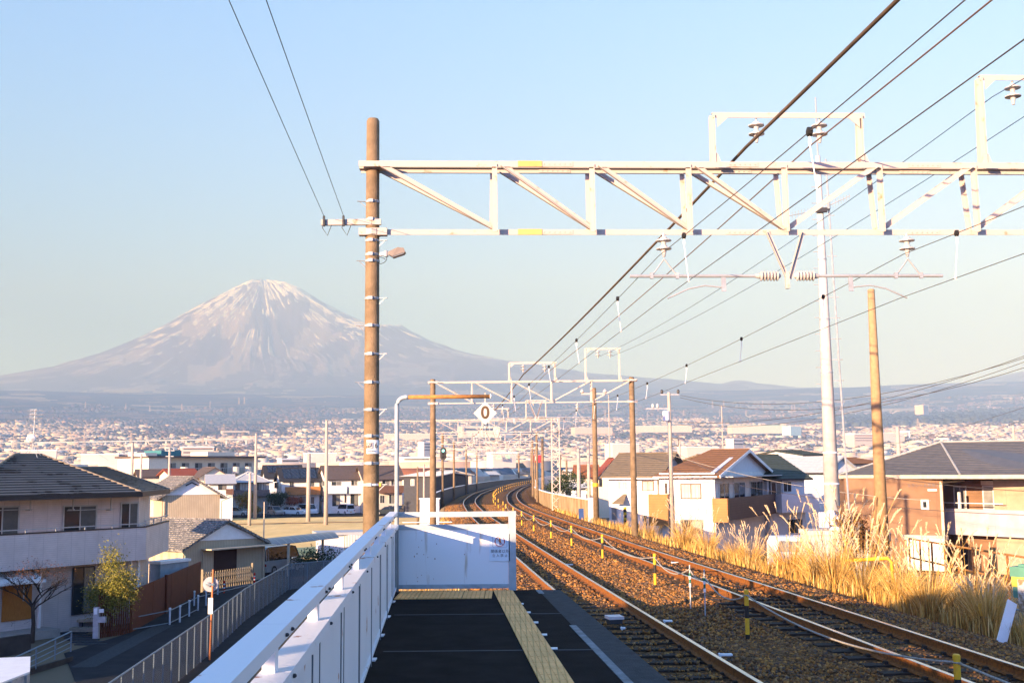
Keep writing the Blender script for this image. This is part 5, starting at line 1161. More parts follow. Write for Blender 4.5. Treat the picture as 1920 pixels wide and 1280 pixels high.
# ------------------------------------------------------------------ lane, fences and street things at the lower left
lane = [onz(150,1300,GZ), onz(430,1300,GZ), onz(620,1080,GZ), onz(640,1045,GZ), onz(520,1052,GZ), onz(374,1112,GZ), onz(245,1186,GZ), onz(120,1225,GZ)]
b = MB(); b.prism([(p.x, p.y, GZ+.01) for p in lane], (0, 0, .02)); tag(b.build('road', mat('lane_asphalt', (.020,.022,.025), .9, col2=(.032,.034,.037), scale=1.2, bump=.3, bscale=30, spec=.08)), kind='structure')
b = MB(); p0 = onz(155, 1252, GZ); p1 = onz(310, 1172, GZ); b.bar((p0.x,p0.y,GZ+.035),(p1.x,p1.y,GZ+.035),.9,.008,up=(0,0,1)); tag(b.build('drain_cover', M['coping']), kind='structure')
def chain_mat():
    m = bpy.data.materials.new('chain_link'); m.use_nodes = True; t = m.node_tree; b = t.nodes['Principled BSDF']; L = t.links.new
    b.inputs['Base Color'].default_value = (.15,.20,.24,1); b.inputs['Roughness'].default_value = .5
    tc = t.nodes.new('ShaderNodeTexCoord'); sp_ = t.nodes.new('ShaderNodeSeparateXYZ'); L(tc.outputs['Object'], sp_.inputs[0])
    hy = t.nodes.new('ShaderNodeVectorMath'); hy.operation = 'LENGTH'; cx = t.nodes.new('ShaderNodeCombineXYZ'); L(sp_.outputs[0], cx.inputs[0]); L(sp_.outputs[1], cx.inputs[1]); L(cx.outputs[0], hy.inputs[0])
    outs = []
    for sgn in (1, -1):
        mm = t.nodes.new('ShaderNodeMath'); mm.operation = 'MULTIPLY_ADD'; mm.inputs[1].default_value = sgn; L(sp_.outputs[2], mm.inputs[0]); L(hy.outputs['Value'], mm.inputs[2])
        sc_ = t.nodes.new('ShaderNodeMath'); sc_.operation = 'MULTIPLY'; sc_.inputs[1].default_value = 14; L(mm.outputs[0], sc_.inputs[0])
        fr = t.nodes.new('ShaderNodeMath'); fr.operation = 'FRACT'; L(sc_.outputs[0], fr.inputs[0]); lt_ = t.nodes.new('ShaderNodeMath'); lt_.operation = 'LESS_THAN'; lt_.inputs[1].default_value = .34; L(fr.outputs[0], lt_.inputs[0]); outs.append(lt_)
    mx = t.nodes.new('ShaderNodeMath'); mx.operation = 'MAXIMUM'; L(outs[0].outputs[0], mx.inputs[0]); L(outs[1].outputs[0], mx.inputs[1]); L(mx.outputs[0], b.inputs['Alpha']); return m
CH = chain_mat(); fsteel = mat('fence_post_blue', (.16,.22,.27), .45, amt=.1, scale=6, metal=.1)
cf = thing('chain_link_fence', 'long bluish chain-link fence bordering the lane under the railway embankment', 'fence', tuple(onz(330,1290,GZ)))
ztop = -3.85; line = [onz(120, 1345, ztop), onz(205, 1280, ztop), onz(390, 1155, ztop), onz(460, 1103, ztop), onz(542, 1057, ztop)]
def fence_run(parent, pts, zb_, zt_, m_mesh, m_post, step=1.3, rail=.03, post=.03, mid=True):
    for a, c in zip(pts, pts[1:]):
        L_ = (c-a).length; n = max(1, round(L_/step))
        b = MB(); b.tube([(a.x,a.y,zt_),(c.x,c.y,zt_)], rail, 6); b.build('top_rail', m_post, parent, world=True)
        for k in range(n):
            p = a.lerp(c, k/n); q = a.lerp(c, (k+1)/n); b = MB(); b.tube([(p.x,p.y,zb_-.2),(p.x,p.y,zt_+.02)], post, 6); b.build('post', m_post, parent, world=True)
            b = MB(); b.add([(p.x,p.y,zb_+.05),(q.x,q.y,zb_+.05),(q.x,q.y,zt_-.01),(p.x,p.y,zt_-.01)], [(0,1,2,3)]); pn = b.build('mesh_panel', m_mesh, parent, world=True)
    p = pts[-1]; b = MB(); b.tube([(p.x,p.y,zb_-.2),(p.x,p.y,zt_+.06)], post*1.6, 6); b.build('post', m_post, parent, world=True)
fence_run(cf, line, GZ, ztop, CH, fsteel)
cf2 = thing('chain_link_fence', 'short chain-link fence turning off towards the straw field by the carport', 'fence', tuple(onz(545,1100,GZ)))
fence_run(cf2, [line[-1]+Vector((.1,.1,0)), onz(607,1051,ztop), onz(640,1050,ztop)], GZ, ztop, CH, fsteel)
b = MB(); b.tube([at(548,1045,74), at(562,1042,86), at(600,1040,92), at(642,1039,96)], .05, 6); gd = b.build('guard_pipe', fsteel); tag(gd, 'blue-grey guard pipe curving past the hedge behind the mesh corner', 'pipe')
# white bollards
bp_ = None
for i, (px, yt, yb) in enumerate([(318,1140,1172),(337,1130,1167),(354.5,1121,1156),(371,1112,1145),(364,1104,1136),(386,1107,1136),(408,1080,1115)]):
    P = onz(px, yb, GZ)
    if bp_ is None:
        bp_ = thing('bollard', '', 'bollard', (0,0,0), group='white bollards along the lane')
        b = MB(); b.lathe((0,0,0), [(.045,0),(.045,.72)], 10); b.build('post', mat('bollard_white', (.62,.68,.74), .5), bp_); b = MB(); b.lathe((0,0,.722), [(.03,0),(.06,.02),(.06,.08),(.03,.1)], 10); b.build('cap', M['white'], bp_); o = bp_
    else: o = copy_tree(bp_)
    o.location = P; o['label'] = ['nearest white bollard on the kerb below the rust-brown wall', 'second white bollard along the kerb from the near end', 'third white bollard from the near end, before the mirror', 'lower of the two bollards close together left of the mirror', 'upper of the two bollards close together, against the rust wall end', 'white bollard half hidden behind the round mirror', 'farthest white bollard, beside the folding gate'][i]
def low_rail(pts, label, name='low_rail'):
    b = MB(); b.tube(pts, .025, 6); return tag(b.build(name, fsteel), label, 'rail')
low_rail([onz(243,1185,GZ)+Vector((0,0,.12)), onz(318,1172,GZ)+Vector((0,0,.12)), onz(371,1146,GZ)+Vector((0,0,.12))], 'thin low rail running along the foot of the bollards')
low_rail([onz(250,1180,GZ)+Vector((0,0,.55)), onz(318,1168,GZ)+Vector((0,0,.6)), onz(372,1140,GZ)+Vector((0,0,.6)), onz(470,1100,GZ)+Vector((0,0,.15))], 'thin wire rail strung through the bollard tops towards the gate')
# red and white delineators
for px, yt, yb, lb in ((420,1088,1112,'red and white banded marker post in front of the folding gate'),(477,1079,1096,'red marker post at the right end of the folding gate')):
    P = onz(px, yb, GZ); t = thing('marker_post', lb, 'marker post', tuple(P)); rd = mat('marker_red', (.50,.02,.015), .4)
    for z0, z1, m_ in ((0,.3,rd),(.3,.38,M['sign']),(.38,.5,rd),(.5,.58,M['sign']),(.58,.75,rd)): b = MB(); b.lathe((0,0,z0), [(.06,0),(.06,z1-z0)], 10); b.build('band', m_, t)
# folding gate
g0, g1_ = onz(377,1110,GZ), onz(471,1095,GZ); gt = thing('folding_gate', 'bronze accordion gate closing the yard of the low shed', 'gate', tuple(g0)); gm_ = mat('gate_bronze', (.34,.29,.20), .45, metal=.3)
n = 22
for k in range(n+1):
    p = g0.lerp(g1_, k/n); b = MB(); b.bar(p+Vector((0,0,.08)), p+Vector((0,0,1.15)), .035); b.build('bar', gm_, gt, world=True)
for k in range(n):
    p, q = g0.lerp(g1_, k/n), g0.lerp(g1_, (k+1)/n); b = MB(); b.bar(p+Vector((0,0,.2)), q+Vector((0,0,.65)), .02); b.bar(p+Vector((0,0,.65)), q+Vector((0,0,.2)), .02); b.bar(p+Vector((0,0,.65)), q+Vector((0,0,1.1)), .02); b.bar(p+Vector((0,0,1.1)), q+Vector((0,0,.65)), .02); b.build('scissor', gm_, gt, world=True)
b = MB(); b.bar(g0+Vector((-.0,0,.05)), g1_+Vector((0,0,.05)), .04); b.build('track', fsteel, gt, world=True)
for p in (g0, g1_): b = MB(); b.bar(p+Vector((.05,0,0)), p+Vector((.05,0,1.35)), .12); b.build('post', gm_, gt, world=True)
# traffic mirror seen from behind
P = onz(393, 1238, GZ); t = thing('traffic_mirror', 'round traffic mirror seen from behind on an orange pole', 'mirror', tuple(P)); k_ = P.y
H_ = at(396, 1067, k_).z-P.z; hz_m = at(392, 1095, k_).z-P.z
b = MB(); b.tube([(0,0,0),(.06,0,H_)], .035, 10); b.build('pole', mat('mirror_orange', (.62,.22,.08), .5), t)
b = MB(); b.lathe((-.04,.04,hz_m), [(.27,0),(.28,-.03),(.26,-.06),(.15,-.07),(.0,-.075)], 24, axis=(.2,-1,-.05)); b.lathe((-.04,.06,hz_m), [(.285,-.01),(.285,.02)], 24, axis=(.2,-1,-.05)); b.build('mirror_back', mat('mirror_back', (.50,.50,.52), .4), t)
b = MB(); b.bar((-.2,-.03,hz_m), (.14,-.03,hz_m), .03, .04); b.bar((-.13,-.03,hz_m+.08), (.1,-.03,hz_m-.06), .025, .03); b.bar((-.13,-.03,hz_m-.08), (.1,-.03,hz_m+.06), .025, .03); b.build('bracket', fsteel, t)
b = MB(); b.box(-.09,.09,-.05,-.035,hz_m-1.1,hz_m-.5); b.build('notice', M['white'], t)
# rust-coloured board fence and slatted gate
rb0, rb1 = onz(245,1186,GZ), onz(375,1112,GZ); t = thing('rust_fence', 'tall dark rust-brown board fence beside the lane', 'fence', tuple(rb0)); rm_ = mat('rust_board', (.13,.035,.015), .6, col2=(.10,.028,.012), scale=2, spec=.2)
for k in range(4):
    p, q = rb0.lerp(rb1, k/4+.002), rb0.lerp(rb1, (k+1)/4-.002); b = MB(); b.bar(p+Vector((0,0,.95)), q+Vector((0,0,.95)), .05, 1.85, up=(0,0,1)); b.build('board_panel', rm_, t, world=True)
p = rb0.lerp(rb1, .42); b = MB(); b.bar(p+Vector((.06,-.06,0)), p+Vector((.06,-.06,1.95)), .14); b.build('post', rm_, t, world=True)
sl0, sl1 = onz(184,1196,GZ), onz(243,1187,GZ); t = thing('slatted_gate', 'rust-brown fence of upright slats beside the letterbox pillar', 'gate', tuple(sl0))
for k in range(15): p = sl0.lerp(sl1, k/14); b = MB(); b.bar(p, p+Vector((0,0,1.85)), .045, .08); b.build('slat', rm_, t, world=True)
for z in (.2, 1.7): b = MB(); b.bar(sl0+Vector((0,.05,z)), sl1+Vector((0,.05,z)), .04, .06); b.build('rail', rm_, t, world=True)
P = onz(180, 1197, GZ); t = thing('letterbox_pillar', 'grey gate pillar with intercom, nameplate and letterbox', 'letterbox', tuple(P))
b = MB(); b.box(-.12,.12,-.1,.1,0,1.35); b.build('pillar', M['steel'], t); b = MB(); b.box(-.0,.42,-.14,.02,.7,.95); b.build('letterbox', M['steel'], t)
b = MB(); b.box(-.08,.06,-.13,-.1,1.05,1.3); b.build('intercom', M['white'], t); b = MB(); b.box(.14,.34,-.12,-.1,1.12,1.28); b.build('nameplate', M['white'], t)
# bench-like wooden deck
P = onz(150, 1178, GZ); t = thing('garden_bench', 'pale wooden garden bench deck below the dark patio door', 'bench', tuple(P)); wd = mat('deck_wood', (.40,.34,.26), .7, amt=.15)
b = MB(); b.box(-.9,1.0,-.45,.45,.35,.47); b.build('seat', wd, t)
for xx in (-.7,.1,.8): b = MB(); b.box(xx-.1,xx+.1,-.35,.35,0,.35); b.build('support', M['dark'], t)
b = MB(); b.box(-.1,1.1,-1.0,-.55,.0,.16); b.build('step', wd, t)
# stepping slabs and guard rail in the near corner
for k in range(6):
    P = onz(140+k*7, 1187+k*4.2, GZ); b = MB(); b.box(-.75,.55,-.13,.13,0,.05); o = b.build('stepping_slab', M['coping']); o.location = P; tag(o, 'pale stepping slab in the row leading up to the bench', 'paving slab', 'stepping slabs by the bench')
r0, r1 = at(28, 1232, 40), at(134, 1183, 43.5); t = thing('guard_rail', 'blue-grey three-bar guard rail on top of a dark retaining wall', 'guard rail', tuple(r0))
for k, dz in enumerate((0,-.22,-.4,-.58)): b = MB(); b.tube([r0+Vector((0,0,dz)), r1+Vector((0,0,dz))], .03 if k == 0 else .018, 6); b.build('rail', fsteel, t, world=True)
for f in (.0,.36,.7,1): p = r0.lerp(r1, f); b = MB(); b.tube([p+Vector((0,0,-.75)), p], .03, 6); b.build('post', fsteel, t, world=True)
dk = mat('dark_wall', (.06,.05,.045), .9, amt=.2, scale=2)
b = MB(); b.prism([Vector((r0.x-5, r0.y-4, GZ-.5)), Vector((r0.x, r0.y, GZ-.5)), Vector((r1.x, r1.y, GZ-.5)), Vector((r1.x, r1.y+.25, GZ-.5)), Vector((r0.x-.2, r0.y+.3, GZ-.5)), Vector((r0.x-5.2, r0.y-3.7, GZ-.5))], (0,0,(r0.z+r1.z)/2-.75-GZ+.5)); tag(b.build('retaining_wall', dk), 'dark retaining wall carrying the blue-grey guard rail', 'wall')
b = MB(); p0, p1 = onz(-30,1235,GZ), onz(55,1222,GZ); b.bar((p0.x,p0.y,GZ+.35),(p1.x,p1.y,GZ+.35),.2,.75,up=(0,0,1)); tag(b.build('garden_wall', dk), 'low dark garden wall under the bare tree', 'wall')
P = at(0, 1250, 30); t = thing('canopy', 'white-topped flat canopy poking in at the bottom corner', 'canopy', (P.x, P.y, P.z))
q = [at(-90,1235,33), at(57,1233,33.5), at(57,1237,31), at(-90,1315,27)]; zq = q[1].z; q = [Vector((a.x,a.y,zq)) for a in q]
b = MB(); b.prism([a for a in q], (0,0,.05)); b.build('top', M['white'], t, world=True)
b = MB(); b.prism([a-Vector((0,0,.28)) for a in q], (0,0,.27)); b.build('fascia', M['steel'], t, world=True)
for k in range(3): b = MB(); p = q[3].lerp(q[2], .5+k*.22); b.bar(p, p-Vector((0,0,3)), .12); b.build('post', M['steel'], t, world=True)
# blue bath-like tank and garage behind rust fence
Ft = FX_(305, 62, 357, 64); t = thing('water_tank', 'pale blue-white trough between the tiled house and the low shed', 'tank', tuple(at(305,1100,62)))
b = MB(); slab(b, Ft, 0, Ft.L, GZ, at(330,1054,63).z, -.8, 0); b.build('body', mat('tank_blue', (.30,.38,.45), .5), t, world=True); b = MB(); slab(b, Ft, -.1, Ft.L+.1, at(330,1054,63).z, at(330,1051,63).z+.05, -.9, .1); b.build('rim', M['white'], t, world=True)
# ------------------------------------------------------------------ curved walls along the track
def offset_wall(name, label, tx, d, ya, yb_, h, m, capm, base, step=2.0, thick=.15, capw=.22, fp=None, z0=None):
    t = thing(name, label, 'wall', tuple(Vector((*off(tx, ya, d), base(ya)))))
    yy = np.arange(ya, yb_+.01, step); P = [Vector((*off(tx, y, d), base(y))) for y in yy]
    b = MB()
    for a, c in zip(P, P[1:]): b.bar(a+Vector((0,0,h/2-.4)), c+Vector((0,0,h/2-.4)), thick, h+.8, up=(0,0,1))
    b.build('panel_wall', m, t, world=True); b = MB()
    for a, c in zip(P, P[1:]): b.bar(a+Vector((0,0,h+.03)), c+Vector((0,0,h+.03)), capw, .07, up=(0,0,1))
    b.build('coping', capm, t, world=True)
    if fp:
        for a in P: b = MB(); b.bar(a+Vector((0,0,-.3)), a+Vector((0,0,h)), .26, up=(0,0,1)); b.build('post', fp, t, world=True)
    return t
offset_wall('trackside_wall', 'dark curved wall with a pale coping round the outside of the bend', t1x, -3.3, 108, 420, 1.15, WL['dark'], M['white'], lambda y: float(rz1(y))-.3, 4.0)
lf = mat('stained_concrete', (.46,.36,.20), .9, col2=(.22,.13,.05), scale=1.6, stretch=(1,1,.35), bump=.3)
offset_wall('concrete_fence', 'stained yellow-brown concrete panel fence with a white end post on the inside of the bend', t2x, 2.95, 68, 146, 1.15, lf, M['white'], lambda y: float(rz2(y))-.25, 2.0, fp=lf)
p = Vector((*off(t2x, 67.6, 2.95), float(rz2(67.6))-.3)); b = MB(); b.bar(p-Vector((0,0,.5)), p+Vector((0,0,1.35)), .4, .3, up=(0,1,0)); tag(b.build('end_post', M['white']), 'white square end post of the stained concrete fence', 'post')
offset_wall('noise_wall', 'pale bluish noise wall continuing past the lattice pole', t2x, 3.2, 148, 380, 1.9, mat('noise_panel', (.60,.63,.68), .6, amt=.05), M['white'], lambda y: float(rz2(y))-.3, 4.0, fp=None)
# ------------------------------------------------------------------ houses right of the line
# big brown apartment house with hip roof
F1 = FX_(1583, 79, 1767, 75); tR = HOME('tan apartment house with grey hipped tile roof and lettering on its wall', F1.P0, 'apartment_house', 'house')
F2 = FX_(1769, 79.3, 1995, 72)
eL = at(1572, 893, 80.5); eC = at(1800, 890, 73.2); eR = at(2030, 886, 68); zz_ = (eL.z+eC.z+eR.z)/3
for p in (eL, eC, eR): p.z = zz_
k1 = at(1764, 829, 79.5); k2 = at(2060, 826, 76); k2.z = k1.z
bkL = eL+Vector((3, 11, 0)); bkR = eR+Vector((3, 11, 0))
rr_ = roof(tR, [(eL, eC, k1, k1), (eC, eR, k2, k1), (bkL, eL, k1, k1), (bkR, bkL, k1, k2)], RM['bluetile'], 20, .04, cap=([(eC, k1), (k1, k2), (eL, k1)], mat('ridge_pale', (.36,.36,.34), .6)), fascia=None, capr=.08)
b = MB(); b.bar(eL-Vector((0,0,.12)), eC-Vector((0,0,.12)), .12, .24, up=(0,0,1)); b.bar(eC-Vector((0,0,.12)), eR-Vector((0,0,.12)), .12, .24, up=(0,0,1)); b.build('gutter', WM['gutterw'], rr_, world=True)
b = MB(); b.prism([p-Vector((0,0,.26)) for p in (eL, eC, eR, bkR, bkL)], (0,0,.03)); b.build('soffit', WM['soffit'], tR, world=True)
wall(tR, [F1.P0, F1.P1, F2.P0, F2.P1, flat(bkR), flat(bkL)], GZ, zz_-.2, WL['brown'])
win(tR, F1, 1727, 936, 1742, 955, frame='framew', split=0, fw=.14)
b = MB(); u = F1.rect(1740, 917, 1757, 920); slab(b, F1, *u[:2], u[2], u[3]+.02, .01, .06); b.build('wall_plate', M['white'], tR, world=True)
uu = F1.rect(1703, 905, 1760, 915); mz = (uu[2]+uu[3])/2; pc = F1.pt((uu[0]+uu[1])/2, mz, .02); ang = math.atan2(F1.e.y, F1.e.x)
text_mesh('エクシール高塚 C', .27, 'lettering', mat('letter_grey', (.17,.16,.17), .5), tuple(pc-Vector(tR.location)), tR, rot=(PI/2, 0, ang), ext=.012)
b = MB(); q = F1.rect(1764, 905, 1769, 1000, .12); slab(b, F1, q[0], q[1], GZ, zz_-.55, .02, .14); b.bar(F1.pt(q[0]+.05, zz_-.5, .1), F2.pt(1.7, zz_-.45, .1), .1); b.build('downpipe', WM['gutterw'], tR, world=True)
for x0, y0, x1, y1 in ((1789,911,1813,958),(1843,910,1884,956)): win(tR, F2.off(.0), x0, y0, x1, y1, frame='framew', fw=.09, pane='glasspale')
b = MB(); u = F2.rect(1843, 901, 1886, 909); slab(b, F2, *u[:2], u[2], u[3], 0, .25); b.build('shutter_box', WL['cream'], tR, world=True)
b = MB(); u = F2.rect(1884, 897, 1960, 1100); slab(b, F2, u[0], u[1], GZ, zz_-.26, 0, 1.0); b.build('projecting_wall', stripes('cream_siding', (.44,.34,.23), (.36,.28,.2), 'XY', 2, .03), tR, world=True)
Fb = F2.off(1.9); ub = Fb.rect(1772, 957, 1990, 1006)
b = MB(); zb0, zb1 = at(1780,1008,73).z, at(1780,957,73).z
slab(b, F2, .0, F2.L-.3, zb0, zb1, 1.8, 1.9); slab(b, F2, 0, .1, zb0, zb1, 0, 1.8); slab(b, F2, .1, F2.L-.3, zb0, zb0+.18, 0, 1.8); bb = b.build('balcony', stripes('balcony_lilac', (.46,.43,.45), (.38,.35,.38), 'XY', .9, .02), tR, world=True)
b = MB(); slab(b, F2, .3, 5.5, zb1+.35, zb1+.40, 1.6, 1.64); slab(b, F2, 2.2, 2.35, zb1, zb1+1.1, 1.5, 1.65); b.build('laundry_arm', M['white'], tR, world=True)
for x0, x1 in ((1800,1815),(1822,1840),(1855,1870)): win(tR, F2, x0, 1025, x1, 1075, frame='frameb', split=1)
b = MB(); slab(b, F1, F1.rect(1700,1003,1768,1015)[0], F1.L+.2, at(1730,1012,75).z, at(1730,1003,75).z, 0, .9); b.build('porch_roof', WM['gutterw'], tR, world=True)
Fp = F1.off(1.2)
for i, (x0, x1) in enumerate(((1702,1713),(1715,1741),(1744,1773))): b = MB(); u = Fp.rect(x0, 1010, x1, 1075); slab(b, Fp, u[0], u[1], GZ+.3, at(1730,1010,74).z, 0, .06); b.build('door_panel', mat('pale_panel', (.72,.66,.58), .6, amt=.05), tR, world=True)
# white house with brown roofs (pair) in the middle
F3 = FX_(1236, 82, 1340, 80.5); F3r = FX_(1340.5, 80.5, 1442, 95)
tW = HOME('white house with rust-brown roof, slatted wood balconies and a large curtained window', F3.P0)
zeW = at(1290, 886, 81).z; zrW = at(1345, 843, 88).z
P_ = [F3.P0, F3.P1, F3.P1+Vector((5.3,13.0,0)), F3.P0+Vector((5.3,13.0,0))]
wall(tW, [F3.P0, F3.P1, F3r.P1, F3r.P1+Vector((-6,2,0))], GZ, zeW, WL['white'])
F3g = Face(F3.P1, F3r.P1); gm_p = F3g.P0.lerp(F3g.P1, .5); apex = Vector((gm_p.x, gm_p.y, zrW))
bkp = F3g.P1-(F3.P1-F3.P0)
apexL = apex-(F3.P1-F3.P0)*.62
def V3(p, z): return Vector((p[0], p[1], z))
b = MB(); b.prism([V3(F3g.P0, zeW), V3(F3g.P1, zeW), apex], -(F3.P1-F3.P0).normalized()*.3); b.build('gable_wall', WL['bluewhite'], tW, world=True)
ovv = F3.n*.6; ove = F3.e*.5; dz = -.25
eA, eB = V3(F3.P0-F3.e*.4+ovv, zeW+dz), V3(F3.P1+ove+ovv, zeW+dz)
roof(tW, [(eA, eB, apex+ove+Vector((0,0,.05)), apexL+Vector((0,0,.05))), (V3(F3g.P1+ove-ovv, zeW+dz), V3(bkp-ovv, zeW+dz), apexL+Vector((0,0,.05)), apex+ove+Vector((0,0,.05))), (V3(bkp-ovv, zeW+dz), eA, apexL+Vector((0,0,.05)), apexL+Vector((0,0,.05)))], RM['brown'], 12, .02, cap=([(apex+ove, apexL)], RM['brown']), fascia=None)
b = MB(); g0_ = apex+ove*1.05; b.bar(g0_-Vector((0,0,.1)), eB-Vector((0,0,.05)), .06, .22, up=(0,0,1)); b.bar(g0_-Vector((0,0,.1)), V3(F3g.P1+ove-ovv, zeW+dz-.05), .06, .22, up=(0,0,1)); b.build('barge_board', M['white'], tW, world=True)
win(tW, F3, 1276, 906, 1315, 935, frame='frameb', pane='curtain', bars=0, fw=.07); win(tW, F3, 1247, 905, 1251, 925, frame='frameb', split=0, fw=.04)
win(tW, F3, 1276, 974, 1318, 1000, frame='framed'); 
balcony(tW, F3, 1216, 926, 1252, 985, .9, WL['wood'])
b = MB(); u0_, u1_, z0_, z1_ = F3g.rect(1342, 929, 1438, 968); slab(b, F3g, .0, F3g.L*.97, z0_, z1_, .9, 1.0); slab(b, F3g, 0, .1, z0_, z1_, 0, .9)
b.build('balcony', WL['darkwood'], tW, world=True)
b = MB(); slab(b, F3g, -.45, .0, z0_-.1, z1_, -.1, 1.0); b.build('balcony_end', WL['wood'], tW, world=True)
for a_, c_ in ((.06,.22),(.3,.5),(.6,.85)): win_u(tW, F3g, F3g.L*a_, F3g.L*c_, z1_-.9, zeW-.75, frame='framew', d=.02)
b = MB(); slab(b, F3g, .2, F3g.L*.98, zeW-.35, zeW-.28, 0, 1.3); b.build('canopy', RM['slatepale'], tW, world=True)
# left white wing with khaki roof
F4 = FX_(1141, 85.2, 1232, 83.8); tV = HOME('white house with khaki roof, small tiled porch and curtained upper windows', F4.P0)
zeV = at(1180, 889, 85).z; gable(tV, F4, 9, GZ, zeV, at(1250, 850, 89).z, .5, RM['khaki'], WL['white'], 12, 'along', fascia=None)
win(tV, F4, 1157, 902, 1177, 918, frame='framew', pane='curtain'); win(tV, F4, 1204, 901, 1226, 920, frame='frameb', pane='curtain')
b = MB(); u = F4.rect(1154, 930, 1175, 944); b.prism([F4.pt(u[0],u[2],.9), F4.pt(u[1],u[2],.9), F4.pt(u[1],u[3]+.1,0), F4.pt((u[0]+u[1])/2+.2,u[3]+.1,0)], (0,0,.08)); b.build('porch_roof', RM['khaki'], tV, world=True)
win(tV, F4, 1146, 950, 1158, 975, frame='framew', pane='glasspale', split=0); win(tV, F4, 1206, 965, 1214, 985, frame='frames', split=0); b = MB(); u = F4.rect(1160, 946, 1174, 985); slab(b, F4, u[0], u[1], GZ, u[3], .01, .06); b.build('door', M['sign'], tV, world=True)
# half-timbered gable
tT, FT = small_house('cream house with half-timbered gable and dark blue solar roof', 1122, 165, 1178, 165, 10, 891, 860, RM['redtile'], WL['halftimber'], axis='back', wins=[(1123,896,1129,912,dict(frame='frameb',split=0))])
for k in range(6): u = FT.L*(k+.6)/6.2; hgt = (at(1150,860,165).z-at(1150,891,165).z)*(1-abs(2*u/FT.L-1)); b = MB(); slab(b, FT, u, u+.06, at(1150,891,165).z, at(1150,891,165).z+hgt, .01, .06); b.build('timber', RM['brown'], tT, world=True)
b = MB(); slab(b, FT, -.2, FT.L+.2, at(1150,892,165).z, at(1150,889.5,165).z, .01, .07); b.build('timber', RM['brown'], tT, world=True)
p0 = FT.pt(FT.L+.45, at(1150,893,165).z, -.3); q0 = FT.pt(FT.L/2, at(1150,859,165).z+.06, -.3); dv = -FT.n*9.5
b = MB(); b.prism([p0+Vector((0,0,.09)), q0+Vector((0,0,.09)), q0+dv+Vector((0,0,.09)), p0+dv+Vector((0,0,.09))], (0,0,.03)); b.build('solar_panel', RM['solar'], tT, world=True)
# the dark and blue-shaded houses behind the mast
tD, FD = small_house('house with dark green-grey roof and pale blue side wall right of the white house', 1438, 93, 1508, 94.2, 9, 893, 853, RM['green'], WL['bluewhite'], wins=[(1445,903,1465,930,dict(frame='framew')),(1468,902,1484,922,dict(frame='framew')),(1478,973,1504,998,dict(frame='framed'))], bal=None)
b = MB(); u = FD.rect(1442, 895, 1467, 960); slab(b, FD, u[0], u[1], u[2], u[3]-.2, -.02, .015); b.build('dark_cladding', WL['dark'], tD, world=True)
balcony(tD, FD, 1466, 925, 1536, 960, 1.4, WL['bluewhite'])
tD2, FD2 = small_house('white gabled house with brown roof slope just left of the tall mast', 1508, 120, 1560, 120, 12, 886, 861, RM['khaki'], WL['white'], axis='back', wins=[(1514,902,1535,925,dict(frame='framed')),(1540,905,1548,922,dict(frame='framed'))])
small_house('house with long brown roof seen between the gables before the mast', 1450, 118, 1515, 120, 12, 868, 852, RM['brown'], WL['white'])
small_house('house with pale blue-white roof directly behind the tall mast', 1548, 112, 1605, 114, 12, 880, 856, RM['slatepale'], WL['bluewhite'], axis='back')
small_house('house with orange-brown roof between the mast and the tan pole', 1575, 135, 1665, 138, 12, 868, 858, RM['brown'], WL['white'])
small_house('low dark-roofed house with white edge behind the mast', 1508, 150, 1550, 152, 10, 852, 844, RM['green'], WL['bluewhite'])
small_house('house with grey-brown roof right behind the white house ridge', 1385, 110, 1450, 112, 12, 872, 852, RM['khaki'], WL['cream'])
small_house('white box house with dark window beside the noise wall', 1064, 230, 1100, 230, 8, 884, 882, RM['slatepale'], WL['white'], wins=[(1071,888,1082,898,dict(frame='framed'))])
small_house('house with deep orange roof partly behind the tan pole', 1084, 172, 1121, 172, 8, 892, 872, mat('orange_roof', (.34,.13,.05), .8), WL['cream'])
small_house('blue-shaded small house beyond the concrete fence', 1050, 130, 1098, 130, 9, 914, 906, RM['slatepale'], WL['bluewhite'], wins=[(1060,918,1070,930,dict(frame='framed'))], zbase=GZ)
# ------------------------------------------------------------------ things on the right shoulder
U = Vector((0, 0, 1))
p0, p1, p2, p3 = at(1705,1008,46), at(1920,1042,33), at(1705,1040,46), at(1800,1060,40)
rf = thing('rusty_rail_fence', 'rusty yellow-brown pipe railing behind the pampas grass', 'railing', tuple(at(1705,1060,46)))
a_, c_ = at(1704,1009,46), at(1925,1045,33)
for dz in (0, -.75): b = MB(); b.tube([a_+U*dz, c_+U*dz], .035, 6); b.build('rail', M['rustlight'], rf, world=True)
for k in range(9): p = a_.lerp(c_, k/8); b = MB(); b.tube([p+U*.03, p-U*1.6], .04, 6); b.build('post', M['rust'], rf, world=True)
yg = thing('yellow_guard', 'bright yellow bent pipe guard standing in the grass', 'guard', tuple(at(1625,1100,29)))
q0, q1 = at(1580,1050,29), at(1672,1046,28); b = MB(); b.tube([q0-U*1.0, q0-U*.1, q0+Vector((.1,0,0)), q1-Vector((.1,0,0)), q1-U*.1, q1-U*1.0], .045, 8); b.build('pipe', M['yellow'], yg, world=True, smooth=True)
